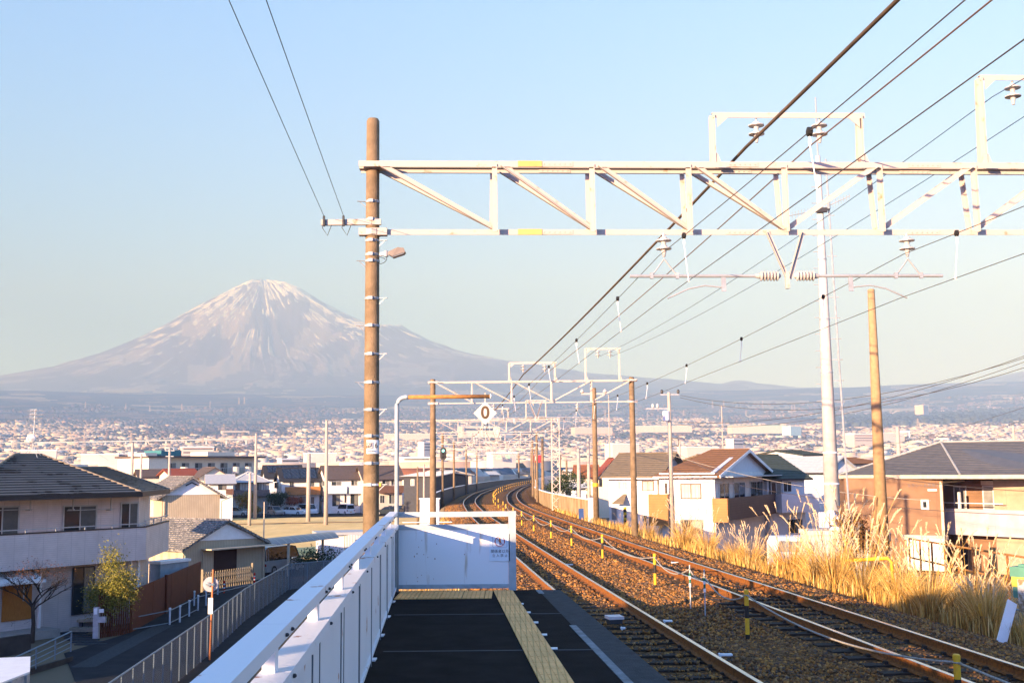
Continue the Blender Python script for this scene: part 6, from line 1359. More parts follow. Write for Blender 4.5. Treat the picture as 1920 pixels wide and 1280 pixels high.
for i, (px, yt, yb, Y) in enumerate(((1733,1100,1150,26),(1852,1130,1250,20.5))):
    p = at(px, yb, Y); t = thing('marker_post', ['slim yellow and black marker post half lost in the grass','leaning yellow and black tipped rod in front of the dry grass'][i], 'marker post', tuple(p)); H_ = at(px, yt, Y).z-p.z
    b = MB(); b.tube([(0.06*i,0,-.1),(-.05*i,0,H_*.6)], .025, 8); b.build('rod', M['greypaint'], t); b = MB(); b.tube([(-.05*i,0,H_*.6),(-.07*i,0,H_*.8)], .027, 8); b.build('black_band', M['blackpaint'], t); b = MB(); b.tube([(-.07*i,0,H_*.8),(-.08*i,0,H_)], .027, 8); b.build('yellow_band', M['yellow'], t)
rope(at(1733,1122,26), at(1775,1147,24), .03, .008, 'short grey cord slanting down through the grass', 'cord', M['steel'], 'cord', None)
rope(at(1808,1155,22), at(1850,1156,20.5), .04, .008, 'grey cord tied to the leaning rod', 'cord', M['steel'], 'cord', None)
# crossing equipment at the right edge
eq = thing('crossing_cabinet', 'green and yellow box on a stand cut off at the edge, rusty white board below', 'cabinet', tuple(at(1900,1200,19.5)))
Fq = FX_(1883, 19.6, 1990, 18.8); u = Fq.rect(1883, 1064, 1990, 1118); zt0, zt1 = u[3], u[2]
b = MB(); slab(b, Fq, 0, Fq.L, zt0-.17, zt0, -.5, 0); slab(b, Fq, .1, .3, zt0, zt0+.04, -.4, -.1); b.build('green_top', mat('box_green', (.10,.27,.20), .6), eq, world=True)
b = MB(); slab(b, Fq, .02, Fq.L, zt0-.34, zt0-.172, -.5, -.005); b.build('yellow_band', mat('box_yellow', (.62,.55,.08), .6), eq, world=True)
b = MB(); slab(b, Fq, .04, Fq.L, zt0-.52, zt0-.342, -.5, -.0); b.build('green_base', MC['box_green'], eq, world=True)
b = MB(); slab(b, Fq, .16, Fq.L, zt0-.75, zt0-.2, .02, .06); b.build('worn_board', mat('worn_board', (.62,.60,.54), .7, col2=(.22,.17,.09), scale=5, mixlo=.42, mixhi=.55), eq, world=True)
for du in (.25, .8): b = MB(); b.tube([Fq.pt(du, zt0-.75, -.1), Fq.pt(du+.02, -1.3, -.1)], .045, 8); b.build('red_leg', mat('leg_red', (.40,.03,.02), .5), eq, world=True)
b = MB(); b.tube([Fq.pt(0, -.75, .0), Fq.pt(Fq.L, -.72, 0)], .02, 6); b.build('cross_bar', M['steel'], eq, world=True)
wb_ = thing('white_board', 'white plank leaning against the cabinet stand', 'plank', tuple(at(1870,1240,19.2)))
a_, c_ = at(1876,1210,19), at(1898,1128,19.4); b = MB(); b.bar(a_, c_, .17, .03, up=(0,1,0)); b.build('plank', M['white'], wb_, world=True)
# white van roof showing through the grass
p = at(1491,1015,52); t = thing('white_van', 'white vehicle half hidden in the grass left of the concrete block', 'car', (p.x, p.y, p.z-1.3))
b = MB(); b.prism([(-.95,0,0),(1.4,0,0),(1.4,0,1.3),(1.2,0,1.5),(-.8,0,1.5),(-.95,0,1.2)], (0,1.6,0)); b.build('body', M['white'], t)
b = MB(); b.prism([(-.85,-.01,.85),(1.2,-.01,.85),(1.05,-.01,1.3),(-.72,-.01,1.35)], (0,.01,0)); b.build('window', M['glasspale'], t)
for ax in (-.5,1.0): b = MB(); b.lathe((ax,0,.1),[(.3,-.05),(.3,.1)],14,axis=(0,1,0)); b.build('wheel', M['black'], t)
p = at(1172,965,75); t = thing('striped_post', 'black and yellow striped post beside the step pole', 'post', (p.x, p.y, p.z-1.2)); H_ = at(1172,950,75).z-t.location.z
for k in range(10): b = MB(); b.lathe((0,0,k*H_/10), [(.11,0),(.11,H_/10)], 8); b.build('band', M['yellow'] if k % 2 else M['blackpaint'], t)
# blue sheet at the concrete fence end and electrical cabinet at the bend
b = MB(); p = at(1100,962,71); b.bar(p-U*1.2, p+U*.3, 1.0, .05, up=(0,1,0)); tag(b.build('blue_sheet', mat('blue_tarp', (.03,.08,.26), .7)), 'deep blue sheet beside the concrete fence end', 'sheet')
p = at(806, 960, 60); t = thing('relay_cabinet', 'white relay cabinet with railings on the embankment beyond the end barrier', 'cabinet', (p.x, p.y, -2.2))
H_ = at(806,935,60).z+2.2
b = MB(); b.box(-.5,.5,-.3,.3,0,H_); b.box(-.55,.55,-.35,.35,H_,H_+.05); b.build('cabinet', M['white'], t)
for k in range(3): b = MB(); b.tube([(-1.4,-.5,.4+k*.4),(1.2,-.5,.4+k*.4)], .025, 6); b.build('handrail', M['white'], t)
# red sign board beyond the bend
p = at(1003, 861, 430); t = thing('red_billboard', 'small red and white billboard on posts beyond the bend', 'billboard', (p.x, p.y, GZ))
z0 = at(1003,867,430).z-GZ; z1 = at(1003,853,430).z-GZ; b = MB(); b.box(-1.5,2.4,-.1,.1,z0,z1); b.build('board', mat('billboard_red', (.5,.03,.04), .5), t)
b = MB(); b.prism([(-.3,-.12,z1-.3),(.2,-.12,z1-.3),(.9,-.12,z0+.3),(.4,-.12,z0+.3)], (0,.01,0)); b.build('white_stroke', M['sign'], t)
for xx in (-.5,1.1): b = MB(); b.bar((xx,0,0),(xx,0,z0),.2); b.build('post', M['steel'], t)

for t_, F_, xs_, y_ in ((tW, F3, (1262,), 1003), (tV, F4, (1190,), 990), (tR, F1, (1650,), 1010)):
    for x_ in xs_:
        u_ = F_.rect(x_, y_, x_+2, y_+2); aircon(t_, F_, u_[0], max(u_[2], GZ+.3))
for t_, F_, f_ in ((tW, F3, .03), (tW, F3, .97), (tV, F4, .5), (tD, FD, .02), (tC, FC, .97), (tB, FB, .03)):
    b = MB(); b.tube([F_.pt(F_.L*f_, GZ, .08), F_.pt(F_.L*f_, -.3, .08)], .04, 6); b.build('downpipe', WM['gutterw'], t_, world=True)
for t_, F_, zz in ((tW, F3, zeW-.3), (tV, F4, zeV-.3)):
    b = MB(); b.bar(F_.pt(-.3, zz, .62), F_.pt(F_.L+.3, zz, .62), .1, .1); b.build('gutter', M['white'], t_, world=True)
# ------------------------------------------------------------------ vegetation near by
leafm = attr_mat('leaf_mat', .7, spec=.15)
def leaf_cloud(n, R, H, z0, pal, size=.05, seed=1, clumps=9):
    g_ = np.random.default_rng(seed); cc = g_.normal(size=(clumps, 3)); cc /= np.linalg.norm(cc, axis=1)[:, None]; cc *= (.35+.5*g_.random((clumps, 1)))
    k = g_.integers(0, clumps, n); p = cc[k]+g_.normal(size=(n, 3))*.24; p = p*np.array([R, R, H/2])+np.array([0, 0, z0+H/2])
    a = g_.normal(size=(n, 3)); a /= np.linalg.norm(a, axis=1)[:, None]; c = np.cross(a, g_.normal(size=(n, 3))); c /= np.linalg.norm(c, axis=1)[:, None]
    s = size*(.6+.8*g_.random((n, 1))); V = np.stack([p-a*s, p+c*s*.35, p+a*s, p-c*s*.35], 1); F = np.arange(n*4).reshape(n, 4)
    col = np.array(pal)[(k+g_.integers(0, 2, n)) % len(pal)]*(.75+.5*g_.random((n, 1))); return V.reshape(-1, 3), F, col
def limbs(b, p, d, L, r, depth, seed):
    rnd = random.Random(seed); q = p+d*L; mid_ = p.lerp(q, .5)+Vector((rnd.uniform(-.08,.08), rnd.uniform(-.08,.08), rnd.uniform(0,.06)))*L
    b.tube([p, mid_, q], [r, r*.8, r*.6], 5 if depth > 1 else 3)
    if depth <= 0: return
    for k in range(3 if depth > 2 else rnd.choice((2, 3, 3))):
        a = rnd.uniform(0, 2*PI); sp_ = rnd.uniform(.45, .95); nd = (d+Vector((math.cos(a)*sp_, math.sin(a)*sp_, rnd.uniform(-.15,.35)))).normalized()
        limbs(b, q if k else mid_.lerp(q, .6), nd, L*rnd.uniform(.6,.82), r*.6, depth-1, seed*7+k+1)
def tree(name, label, loc, H, R, pal, n=2500, size=.06, seed=1, group=None, trunk_h=.35, cat='tree', tr=.06):
    t = thing(name, label, cat, tuple(loc), group=group); b = MB(); b.tube([(0,0,-.1),(.02,0,H*trunk_h),(0,.02,H*.75)], [tr, tr*.75, tr*.3], 6)
    rnd = random.Random(seed)
    for k in range(6): a = rnd.uniform(0, 6.3); b.tube([(0,0,H*(trunk_h*.8+k*.07)), (R*.6*math.cos(a), R*.6*math.sin(a), H*(trunk_h+.15+k*.09))], [tr*.4, tr*.15], 4)
    b.build('trunk', mat('bark', (.10,.07,.05), .9, amt=.2), t)
    V, F, c = leaf_cloud(n, R, H*(1-trunk_h*.6), H*trunk_h*.6, pal, size, seed); np_mesh('crown', V, F, leafm, t, cols=c); return t
OL = [(.16,.16,.03),(.22,.20,.04),(.10,.11,.025),(.26,.21,.05)]
tree('olive_shrub', 'tall yellow-green olive shrub lit at the top in front of the tiled house', onz(205,1192,GZ), 3.75, 1.05, [(.17,.17,.03),(.24,.21,.04),(.11,.12,.025),(.30,.24,.05)], 12000, .05, 3, trunk_h=.2)
P = onz(60,1205,GZ); t = thing('bare_tree', 'leafless tree with a spreading crown beside the orange wooden door', 'tree', tuple(P))
bk_ = mat('bark_dark', (.06,.045,.035), .9, amt=.2)
b = MB(); b.tube([(0,0,-.1),(.03,0,.8),(-.03,0,1.55)], [.11,.09,.075], 8); b.build('trunk', bk_, t)
b = MB()
for k in range(6): a = k*1.05+.3; limbs(b, Vector((-.03,0,1.3+.06*k)), Vector((math.cos(a)*.9, math.sin(a)*.8, .75)).normalized(), .75, .045, 4, 31+k)
b.build('branches', bk_, t)
V, F, c = leaf_cloud(900, 1.5, 1.6, 2.1, [(.10,.04,.02),(.13,.06,.03)], .035, 8); np_mesh('dry_leaves', V, F, leafm, t, cols=c)
P = onz(22,1195,GZ); t = thing('bare_shrub', 'low leafless shrub left of the bare tree', 'shrub', tuple(P)); b = MB()
for k in range(4): limbs(b, Vector((0,0,.2)), Vector((math.cos(k*1.6), math.sin(k*1.6), .9)).normalized(), .35, .02, 3, 91+k)
b.build('branches', bk_, t); b = MB(); b.tube([(0,0,-.1),(0,0,.3)], .035, 6); b.build('stem', bk_, t)
GR = [(.035,.055,.02),(.05,.075,.025),(.025,.04,.015)]; OR_ = [(.35,.16,.02),(.28,.20,.03),(.20,.16,.03)]; RD = [(.32,.08,.03),(.25,.07,.03)]
tree('hedge_bush', 'dark green bush under the carport roof by the mesh fence', onz(578,1085,GZ)+Vector((0,4,0)), 2.2, 1.9, GR, 2200, .09, 5, trunk_h=.1, cat='bush')
tree('autumn_shrub', 'tall orange and green shrub at the corner of the car park', at(463,962,178), 3.6, 1.6, OR_, 2200, .13, 6, trunk_h=.15, cat='shrub')
tree('autumn_shrub', 'low orange shrub beside the leaning grey pole', at(481,966,178), 2.0, 1.2, OR_, 1400, .12, 7, trunk_h=.15, cat='shrub')
tree('red_shrub', 'round red-leaved shrub below the wooden balcony', at(551,950,191), 2.0, 1.6, RD, 1800, .12, 8, trunk_h=.1, cat='shrub')
tree('garden_tree', 'dark green tree beside the black car below the hipped roofs', at(512,958,189), 3.2, 1.7, GR, 2200, .13, 9, cat='tree')
tree('garden_tree', 'dark green tree close to the white gable wall past the field', at(526,955,190), 3.4, 1.5, GR, 2200, .13, 10, cat='tree')
tree('garden_tree', 'dark tree in the shade between the noise wall and pale houses', at(1062,950,120), 4.0, 2.2, GR, 2200, .13, 12, cat='tree')
DG = [(.10,.045,.02),(.16,.08,.03),(.20,.11,.04)]
tree('dry_bush', 'dark reddish dry bush between the concrete block and tan pole', at(1600,1060,37), 1.9, .7, DG, 2000, .07, 13, trunk_h=.1, cat='bush')
# pampas grass
gm = attr_mat('grass_mat', .85, spec=.1)
def ribbons(n, R, H, seed, pal, w=.008, lean=.45, segs=4, droop=.5):
    g_ = np.random.default_rng(seed); a = g_.random(n)*2*PI; r0 = R*.28*np.sqrt(g_.random(n)); ln = lean*(.25+g_.random(n))*1.0; h = H*(.45+.6*g_.random(n))
    tt = np.linspace(0, 1, segs+1)[None]; rad = r0[:, None]+ln[:, None]*h[:, None]*tt**1.7; z = h[:, None]*(tt-droop*.35*(ln[:, None]/lean)*tt**3)
    a2 = a[:, None]+.25*(g_.random((n, 1))-.5)*tt; x = rad*np.cos(a2); y = rad*np.sin(a2)
    wd = (w*(.6+.8*g_.random(n)))[:, None]*(1-tt**2*.85); tx, ty = -np.sin(a2+g_.random((n,1))*2), np.cos(a2+g_.random((n,1))*2)
    L_ = np.stack([x-tx*wd, y-ty*wd, z], -1); R_ = np.stack([x+tx*wd, y+ty*wd, z], -1); V = np.stack([L_, R_], 2).reshape(-1, 3)
    i = (np.arange(n)*(segs+1)*2)[:, None]+(np.arange(segs)*2)[None]; F = np.stack([i, i+1, i+3, i+2], -1).reshape(-1, 4)
    col = np.repeat(np.array(pal)[g_.integers(0, len(pal), n)]*(.7+.6*g_.random((n, 1))), segs, 0); return V, F, col, (a, r0, ln, h)
STRAW = [(.58,.34,.08),(.66,.41,.11),(.46,.25,.06),(.30,.17,.05),(.70,.50,.19)]
def plume_mesh(n, R, H, seed):
    g_ = np.random.default_rng(seed); V, F, col, (a, r0, ln, h) = ribbons(n, R, H*1.18, seed+50, STRAW[:2], .006, .28, 5, .2)
    h = h*1.0; Vs = [V]; Fs = [F]; Cs = [col]; base = len(V)
    lnn = ln; tips = V.reshape(n, 6, 2, 3)[:, 5].mean(1); pre = V.reshape(n, 6, 2, 3)[:, 4].mean(1); d = tips-pre; d /= np.linalg.norm(d, axis=1)[:, None]
    m = 26
    for k in range(m):
        f = k/m; side = g_.random(n)*2*PI; out = np.stack([np.cos(side), np.sin(side), .2*np.ones(n)], -1); c0 = tips+d*(f-.35)*.42+np.array([0, 0, -.10])*f*f
        c0[:, 2] -= .0; L_ = (.11*np.sin(PI*(.12+.85*f)))[...,] if 0 else .10*math.sin(PI*(.1+.85*f)); e = c0+d*L_*1.1+out*L_*.38+np.array([0,0,-.02]); w_ = np.cross(d, out)*.007
        Vs.append(np.stack([c0-w_, c0+w_, e+w_*.3, e-w_*.3], 1).reshape(-1, 3)); Fs.append(np.arange(n*4).reshape(n, 4)+base); base += n*4; Cs.append(np.array([.78,.60,.37])*(.8+.4*g_.random((n, 1))))
    return np.concatenate(Vs), np.concatenate(Fs), np.concatenate(Cs)
pm_ = []
for k in range(6):
    V, F, c, _ = ribbons(420, .9, 1.45, 100+k, STRAW, .007, .55); V2, F2, c2 = plume_mesh([34, 20, 44, 12, 26, 0][k] or 6, .9, 1.9, 200+k)
    t = thing('pampas_grass', '', 'pampas grass', (0, 0, -50), group='dry pampas grass clumps along the railway')
    np_mesh('blades', V, F, gm, t, cols=c); np_mesh('plumes', V2, F2, gm, t, cols=c2); pm_.append(t)
def bank_z(x, y):
    d = x-(t2x(y)+3.4); return float(bal_z(t2x(y)+3.4, y)+np.interp(d, [0, .7, 1.5, 3, 4.5, 6.2, 7.5], [0, -.25, -.9, -2.0, -3.1, -4.2, -5.0])) if d > 0 else float(bal_z(x, y))
spots = []
rs = random.Random(5)
def addp(px, Y, d, k, s):
    s *= .84 if Y < 27 else .95 if Y < 34 else .72 if Y < 46 else .56
    if Y > 46 and int(Y) % 2 and d < 4: return
    spots.append((float(t2x(Y))+d, Y, k, s))
for Y, d, k, s in [(20.5,3.1,0,.85),(21.5,3.5,3,.95),(22.6,3.0,5,.9),(23,4.0,0,1.05),(24.3,3.2,3,.9),(25,4.2,2,1.15),(26.5,3.3,5,.85),(27,4.3,3,1.0),(28.5,3.4,0,1.0),(29.5,4.4,2,1.35),(30.5,5.3,2,1.45),(31.5,4.3,0,1.35),(32.5,3.6,4,1.1),(33.5,5.0,2,1.3),(36,3.5,4,.95),(38,3.6,3,.9),(41,3.4,5,.95),(43,3.9,4,1.15),(45,3.5,0,1.2),(47,4.2,2,1.3),(49,3.5,4,1.2),(51,3.9,2,1.15),(53,3.4,0,1.1),(55,4.0,2,1.2),(57,3.3,4,1.0),(60,3.6,3,1.0),(63,3.4,4,.95),(67,3.6,0,1.0),(70,3.4,4,.95),(74,3.9,3,.9),(78,4.2,2,.9),(34.5,4.1,5,1.0),(39.5,4.6,2,1.2),(22,4.9,2,1.2),(19.3,3.6,5,.7),(24,5.4,4,1.2),(44,5.2,4,1.25),(52,5.0,0,1.2),(28,5.4,0,1.3),(29,3.1,5,.8),(62,4.6,4,1.1),(48,5.0,3,1.25)]: addp(0, Y, d, k, s)
used = {}
for i, (x, y, k, s) in enumerate(spots):
    o = pm_[k] if k not in used else copy_tree(pm_[k]); used[k] = 1
    o.location = (x, y, bank_z(x, y)-.05); o.rotation_euler = (0, 0, rs.uniform(0, 6.28)); o.scale = (s, s, s*rs.uniform(.95, 1.1))
    o['label'] = ('sunlit golden pampas clump with feathery plumes around the tan pole' if 28.9 < y < 35 and x > float(t2x(y))+3.9 else 'pampas grass clump in shade at its foot near the leaning rod' if y < 29 else 'dry golden pampas clump in front of the white houses' if y > 40 else 'golden pampas clump beside the concrete block')
    o['group'] = {'s': 'pampas clumps around the tan pole', 'p': 'shaded-foot pampas clumps', 'd': 'pampas clumps before the white houses', 'g': 'pampas clumps by the concrete block'}[o['label'][0]]
# low dry grass on the shoulders
def low_grass(name, xs, ys_, zs, hmin, hmax, seed, w=.006):
    n = len(xs); g_ = np.random.default_rng(seed); a = g_.random(n)*2*PI; h = hmin+(hmax-hmin)*g_.random(n); ln = .5*h*g_.random(n)
    dx, dy = np.cos(a), np.sin(a); w_ = w*(1+ys_/35.)
    p0 = np.stack([xs-dy*w_, ys_+dx*w_, zs-.03], -1); p1 = np.stack([xs+dy*w_, ys_-dx*w_, zs-.03], -1); m0 = np.stack([xs+dx*ln*.4+dy*w_*.8, ys_+dy*ln*.4-dx*w_*.8, zs+h*.6], -1); m1 = np.stack([xs+dx*ln*.4-dy*w_*.8, ys_+dy*ln*.4+dx*w_*.8, zs+h*.6], -1)
    t0 = np.stack([xs+dx*ln, ys_+dy*ln, zs+h], -1); t1 = t0+np.stack([-dy*w_*.2, dx*w_*.2, 0*h], -1)
    V = np.stack([p0, p1, m0, m1, t1, t0], 1).reshape(-1, 3); i = (np.arange(n)*6)[:, None]; F = np.concatenate([i+np.array([[0,1,2,3]]), i+np.array([[3,2,5,4]])], 1).reshape(-1, 4)
    col = np.repeat(np.array(STRAW)[g_.integers(0, 5, n)]*(.55+.6*g_.random((n, 1))), 2, 0); return tag(np_mesh(name, V, F, gm, cols=col), kind='stuff')
n = 42000; yv = 17+75*rng.random(n)**1.4; dv_ = 2.7+4.2*rng.random(n)**1.1; xv = t2x(yv)+dv_; keep = fbm(xv, yv, 1.1, 3) > .40; xv, yv = xv[keep], yv[keep]; zv = np.array([bank_z(a, c) for a, c in zip(xv, yv)])
kp = (yv < 42) | (rng.random(len(yv)) < .45); xv, yv, zv = xv[kp], yv[kp], zv[kp]
low_grass('grass', xv, yv, zv, .12, .5, 4)
n = 9000; yv = 17+60*rng.random(n); xv = t1x(yv)-2.0-2.2*rng.random(n); keep = (fbm(xv, yv, 1.5, 3) > .5) & (yv > 18); xv, yv = xv[keep], yv[keep]
low_grass('grass', xv, yv, np.array([float(bal_z(a, c)) for a, c in zip(xv, yv)])-.25*np.clip(t1x(yv)-2.3-xv, 0, 3), .08, .3, 5)
# ------------------------------------------------------------------ the town on the plain
tm = attr_mat('town_mat', .7)
WPAL = np.array([[.72,.66,.58],[.78,.75,.70],[.62,.56,.48],[.80,.80,.78],[.66,.58,.50],[.55,.50,.45],[.74,.64,.50],[.68,.52,.42]])*np.array([.82,.76,.69])
RPAL = np.array([[.09,.09,.10],[.13,.12,.12],[.20,.14,.10],[.10,.13,.17],[.33,.32,.32],[.48,.46,.44],[.22,.09,.05],[.60,.58,.56],[.16,.15,.15]])
def town_mesh(x, y, z, w, d, h, rh, ang, wc, rc):
    n = len(x); ca, sa = np.cos(ang), np.sin(ang)
    L_ = np.array([[-.5,-.5,0],[.5,-.5,0],[.5,.5,0],[-.5,.5,0],[-.5,-.5,1],[.5,-.5,1],[.5,.5,1],[-.5,.5,1],[-.5,0,2],[.5,0,2]])
    X = L_[None, :, 0]*w[:, None]; Y = L_[None, :, 1]*d[:, None]; Zl = np.where(L_[None, :, 2] == 2, (h+rh)[:, None], np.where(L_[None, :, 2] == 1, h[:, None], -6))
    V = np.stack([X*ca[:, None]-Y*sa[:, None]+x[:, None], X*sa[:, None]+Y*ca[:, None]+y[:, None], Zl+z[:, None]], -1)
    T_ = np.array([[0,1,5],[0,5,4],[1,2,6],[1,6,5],[2,3,7],[2,7,6],[3,0,4],[3,4,7],[5,6,9],[7,4,8],[4,5,9],[4,9,8],[6,7,8],[6,8,9]])
    F = T_[None]+(np.arange(n)*10)[:, None, None]; C = np.concatenate([np.repeat(wc[:, None], 10, 1), np.repeat(rc[:, None], 4, 1)], 1)
    return V.reshape(-1, 3), F.reshape(-1, 3), C.reshape(-1, 3)
def ground_z(x, y):
    r = np.hypot(x, y); z = terrain(x, y); return np.where(r < 160, GZ, z)+np.where(r > 250, (fbm(x, y, 900)-.5)*np.interp(r, [250,2000,8000,20000], [0,4,40,60]), 0)
N = 62000; r = 235*np.exp(rng.random(N)**.85*math.log(9800/235.)); az = -.47+.94*rng.random(N); az += .0
x = r*np.sin(az); y = r*np.cos(az); den = fbm(x, y, 650, 4)
ok = (den > np.interp(r, [235,1500,4500,7000,8600], [.0,.16,.34,.52,.75])) & ~((y < 520) & (np.abs(x-(t1x(np.minimum(y, 600))+t2x(np.minimum(y, 600)))/2) < 15)) & ~((y < 246) & (x < 0))
ok &= (r > 3300) | (az > -.5)
x, y, r = x[ok], y[ok], r[ok]; n = len(x); idx = np.argsort(r); x, y, r = x[idx], y[idx], r[idx]
sc_ = np.interp(r, [235,1500,9800], [1.0,1.05,1.9]); w = (7.5+6*rng.random(n))*sc_; d = (6.5+3.5*rng.random(n))*sc_; h = np.where(rng.random(n) < .18, 3, 5.6)*np.interp(r, [235,3000,9800], [1,1,1.35]); rh = 1.0+1.1*rng.random(n)
big = (rng.random(n) < .045) & (r > 500); w[big] *= 2.4; d[big] *= 1.6; h[big] *= 1.9; rh[big] = .05
ang = .35+.25*np.sin(x/600.)+np.where(rng.random(n) < .5, PI/2, 0)+.1*rng.normal(size=n)
wc = WPAL[rng.integers(0, 8, n)]*(.85+.25*rng.random((n, 1))); rc = RPAL[rng.integers(0, 9, n)]*(.8+.4*rng.random((n, 1))); rc[big] = [.62,.60,.57]
z = ground_z(x, y)
V, F, C = town_mesh(x[260:], y[260:], z[260:], w[260:], d[260:], h[260:], rh[260:], ang[260:], wc[260:], rc[260:])
tag(np_mesh('town', V, F, tm, cols=C), kind='stuff')
KN = ['white','cream','pale beige','light grey','warm beige','grey-brown','yellowish cream','rosy beige']; RN = ['charcoal','dark grey','brown','slate blue','mid grey','pale grey','red-brown','whitish','dull grey']
for i in range(260):
    a, c = rng.integers(0, 8), rng.integers(0, 9)
    V, F, C = town_mesh(np.zeros(1), np.zeros(1), np.zeros(1), w[i:i+1], d[i:i+1], h[i:i+1], rh[i:i+1], np.zeros(1), WPAL[a:a+1], RPAL[c:c+1])
    o = np_mesh('town_house', V, F, tm, cols=C); o.location = (x[i], y[i], z[i]); o.rotation_euler = (0, 0, ang[i])
    tag(o, f'{KN[a]} town house with {RN[c]} gable roof on the plain beyond the tracks', 'house', f'{KN[a]} houses with {RN[c]} roofs in the nearer town')
# taller and bigger buildings that stand out
def block(label, x0, x1, yt, yb, r_, m_, roofm=None, name='town_building', cat='building', rows=0, cols=0):
    F_ = FX_(x0, r_, x1, r_*1.01); zt_ = at((x0+x1)/2, yt, r_).z; zb_ = at((x0+x1)/2, yb, r_).z
    t = thing(name, label, cat, (F_.P0.x, F_.P0.y, zb_)); dp = min(F_.L*.6, 40)
    b = MB(); slab(b, F_, 0, F_.L, zb_-12, zt_, -dp, 0); b.build('wall', m_, t, world=True)
    b = MB(); slab(b, F_, -.3, F_.L+.3, zt_+.02, zt_+(zt_-zb_)*.08+.3, -dp-.3, .3); b.build('roof', roofm or M['white'], t, world=True)
    if rows:
        for i in range(rows):
            b = MB(); hh_ = (zt_-zb_)/rows; slab(b, F_, F_.L*.04, F_.L*.96, zb_+hh_*(i+.45), zb_+hh_*(i+.75), .01, .1); b.build('window_band', M['glass'], t, world=True)
LW = mat('factory_white', (.60,.54,.49), .7, amt=.05); PK = mat('factory_pink', (.62,.50,.44), .7, amt=.08)
block('long white factory hall behind the television aerial', 36, 104, 845, 866, 700, LW)
block('wide white hall right of the aerial, over the roofs', 150, 221, 852, 866, 800, LW)
block('white office block with a pale blue side near the tiled roof', 222, 262, 851, 866, 820, PK, rows=2)
block('cream apartment block in the plain behind the long balcony block', 340, 400, 838, 852, 1100, PK, rows=2)
block('long low white complex beyond the grey viaduct at the forest edge', 415, 466, 808, 817, 4600, LW, rows=1)
block('small square pale building by itself near the pylons', 504, 512, 813, 820, 4300, LW)
block('pale block standing just left of the tall pylon', 565, 577, 812, 820, 4300, PK)
block('white stepped complex on the far slope left of the big pole', 647, 679, 785, 794, 7200, LW)
block('long white warehouse behind the solar-roofed houses', 575, 630, 850, 864, 900, LW)
block('white block with dark windows over the solar roof', 528, 560, 861, 874, 600, LW, rows=2)
block('long pale hall crossing behind the grey pipe', 722, 812, 813, 820, 3700, LW)
block('cream office building left of the signal', 795, 816, 830, 846, 1500, LW, rows=3)
block('big white building with a grey side behind the diamond board', 866, 936, 799, 812, 3200, LW, mat('block_blue', (.42,.50,.60), .7), rows=1)
block('bluish long building next to the big white one', 938, 962, 801, 812, 3200, mat('block_grey', (.50,.54,.60), .7))
block('three-storey beige school-like block low by the dark garages', 756, 806, 858, 872, 520, WL['cream'], rows=2)
block('white block with pale green panels above the bend', 925, 968, 850, 872, 420, LW)
for x0, x1, y0, y1 in ((930,940,853,861),(948,956,853,859)):
    F_ = FX_(x0, 419, x1, 419.2); b = MB(); slab(b, F_, 0, F_.L, at(x0,y1,419).z, at(x0,y0,419).z, .2, .5); tag(b.build('green_panel', mat('mint_panel', (.30,.62,.42), .6)), ('larger' if x0 == 930 else 'smaller')+' mint green panel on the white block above the bend', 'panel')
block('long pink-beige hall in the plain below the second gantry', 1080, 1150, 801, 806, 3400, PK)
block('very long white factory spreading right of the step pole', 1190, 1300, 798, 803, 3600, LW)
block('long factory with a sea-green roof in the right plain', 1376, 1476, 797, 805, 3500, LW, mat('sea_green', (.20,.48,.42), .6))
block('white block with sky-blue front beside the sea-green roof', 1486, 1506, 799, 808, 3300, mat('skyblue', (.45,.65,.75), .6))
block('large pinkish block right of the tall mast', 1605, 1648, 814, 828, 2300, PK, rows=3)
block('low white halls beyond the tan pole', 1655, 1700, 812, 820, 2600, LW)
block('long low pink hall above the white house', 1290, 1350, 838, 845, 1200, PK)
block('white town hall-like block above the brown roofs', 1378, 1396, 823, 836, 1500, LW, rows=2)
block('pale round-cornered block above the half-timbered gable', 1150, 1200, 832, 842, 1300, LW)
block('long white hall on the rise at the far right', 1840, 1892, 803, 809, 3900, LW)
block('cream twin tower building on the wooded hill at the right', 1738, 1748, 760, 772, 5200, PK, name='tower_building')
# woods: rounded crowns of scattered trees
def blobs(name, x, y, z, s, cols, kind='stuff', seed=1):
    g_ = np.random.default_rng(seed); n = len(x)
    ico = np.array([[0,0,1],[.894,0,.447],[.276,.851,.447],[-.724,.526,.447],[-.724,-.526,.447],[.276,-.851,.447],[.724,.526,-.447],[-.276,.851,-.447],[-.894,0,-.447],[-.276,-.851,-.447],[.724,-.526,-.447],[0,0,-1]])
    fi = np.array([[0,1,2],[0,2,3],[0,3,4],[0,4,5],[0,5,1],[1,6,2],[2,7,3],[3,8,4],[4,9,5],[5,10,1],[1,10,6],[2,6,7],[3,7,8],[4,8,9],[5,9,10]])
    V = ico[None]*(.65+.7*g_.random((n, 12, 1)))*s[:, None, None]*np.array([1, 1, .8])+np.stack([x, y, z+s*.4], -1)[:, None]
    F = fi[None]+(np.arange(n)*12)[:, None, None]; C = np.repeat(cols[:, None], 15, 1)*(.7+.6*g_.random((n, 15, 1)))
    return tag(np_mesh(name, V.reshape(-1, 3), F.reshape(-1, 3), tm, cols=C.reshape(-1, 3)), kind=kind)
n = 30000; r = 300*np.exp(rng.random(n)**.6*math.log(9800/300.)); az = -.47+.94*rng.random(n); x = r*np.sin(az); y = r*np.cos(az); dn = fbm(x+5000, y, 380, 4)
ok = (dn > np.interp(r, [300,1500,4500,9800], [.66,.60,.52,.44])) & ~((y < 520) & (np.abs(x-t1x(np.minimum(y,600))) < 22)); x, y, r = x[ok], y[ok], r[ok]; n = len(x)
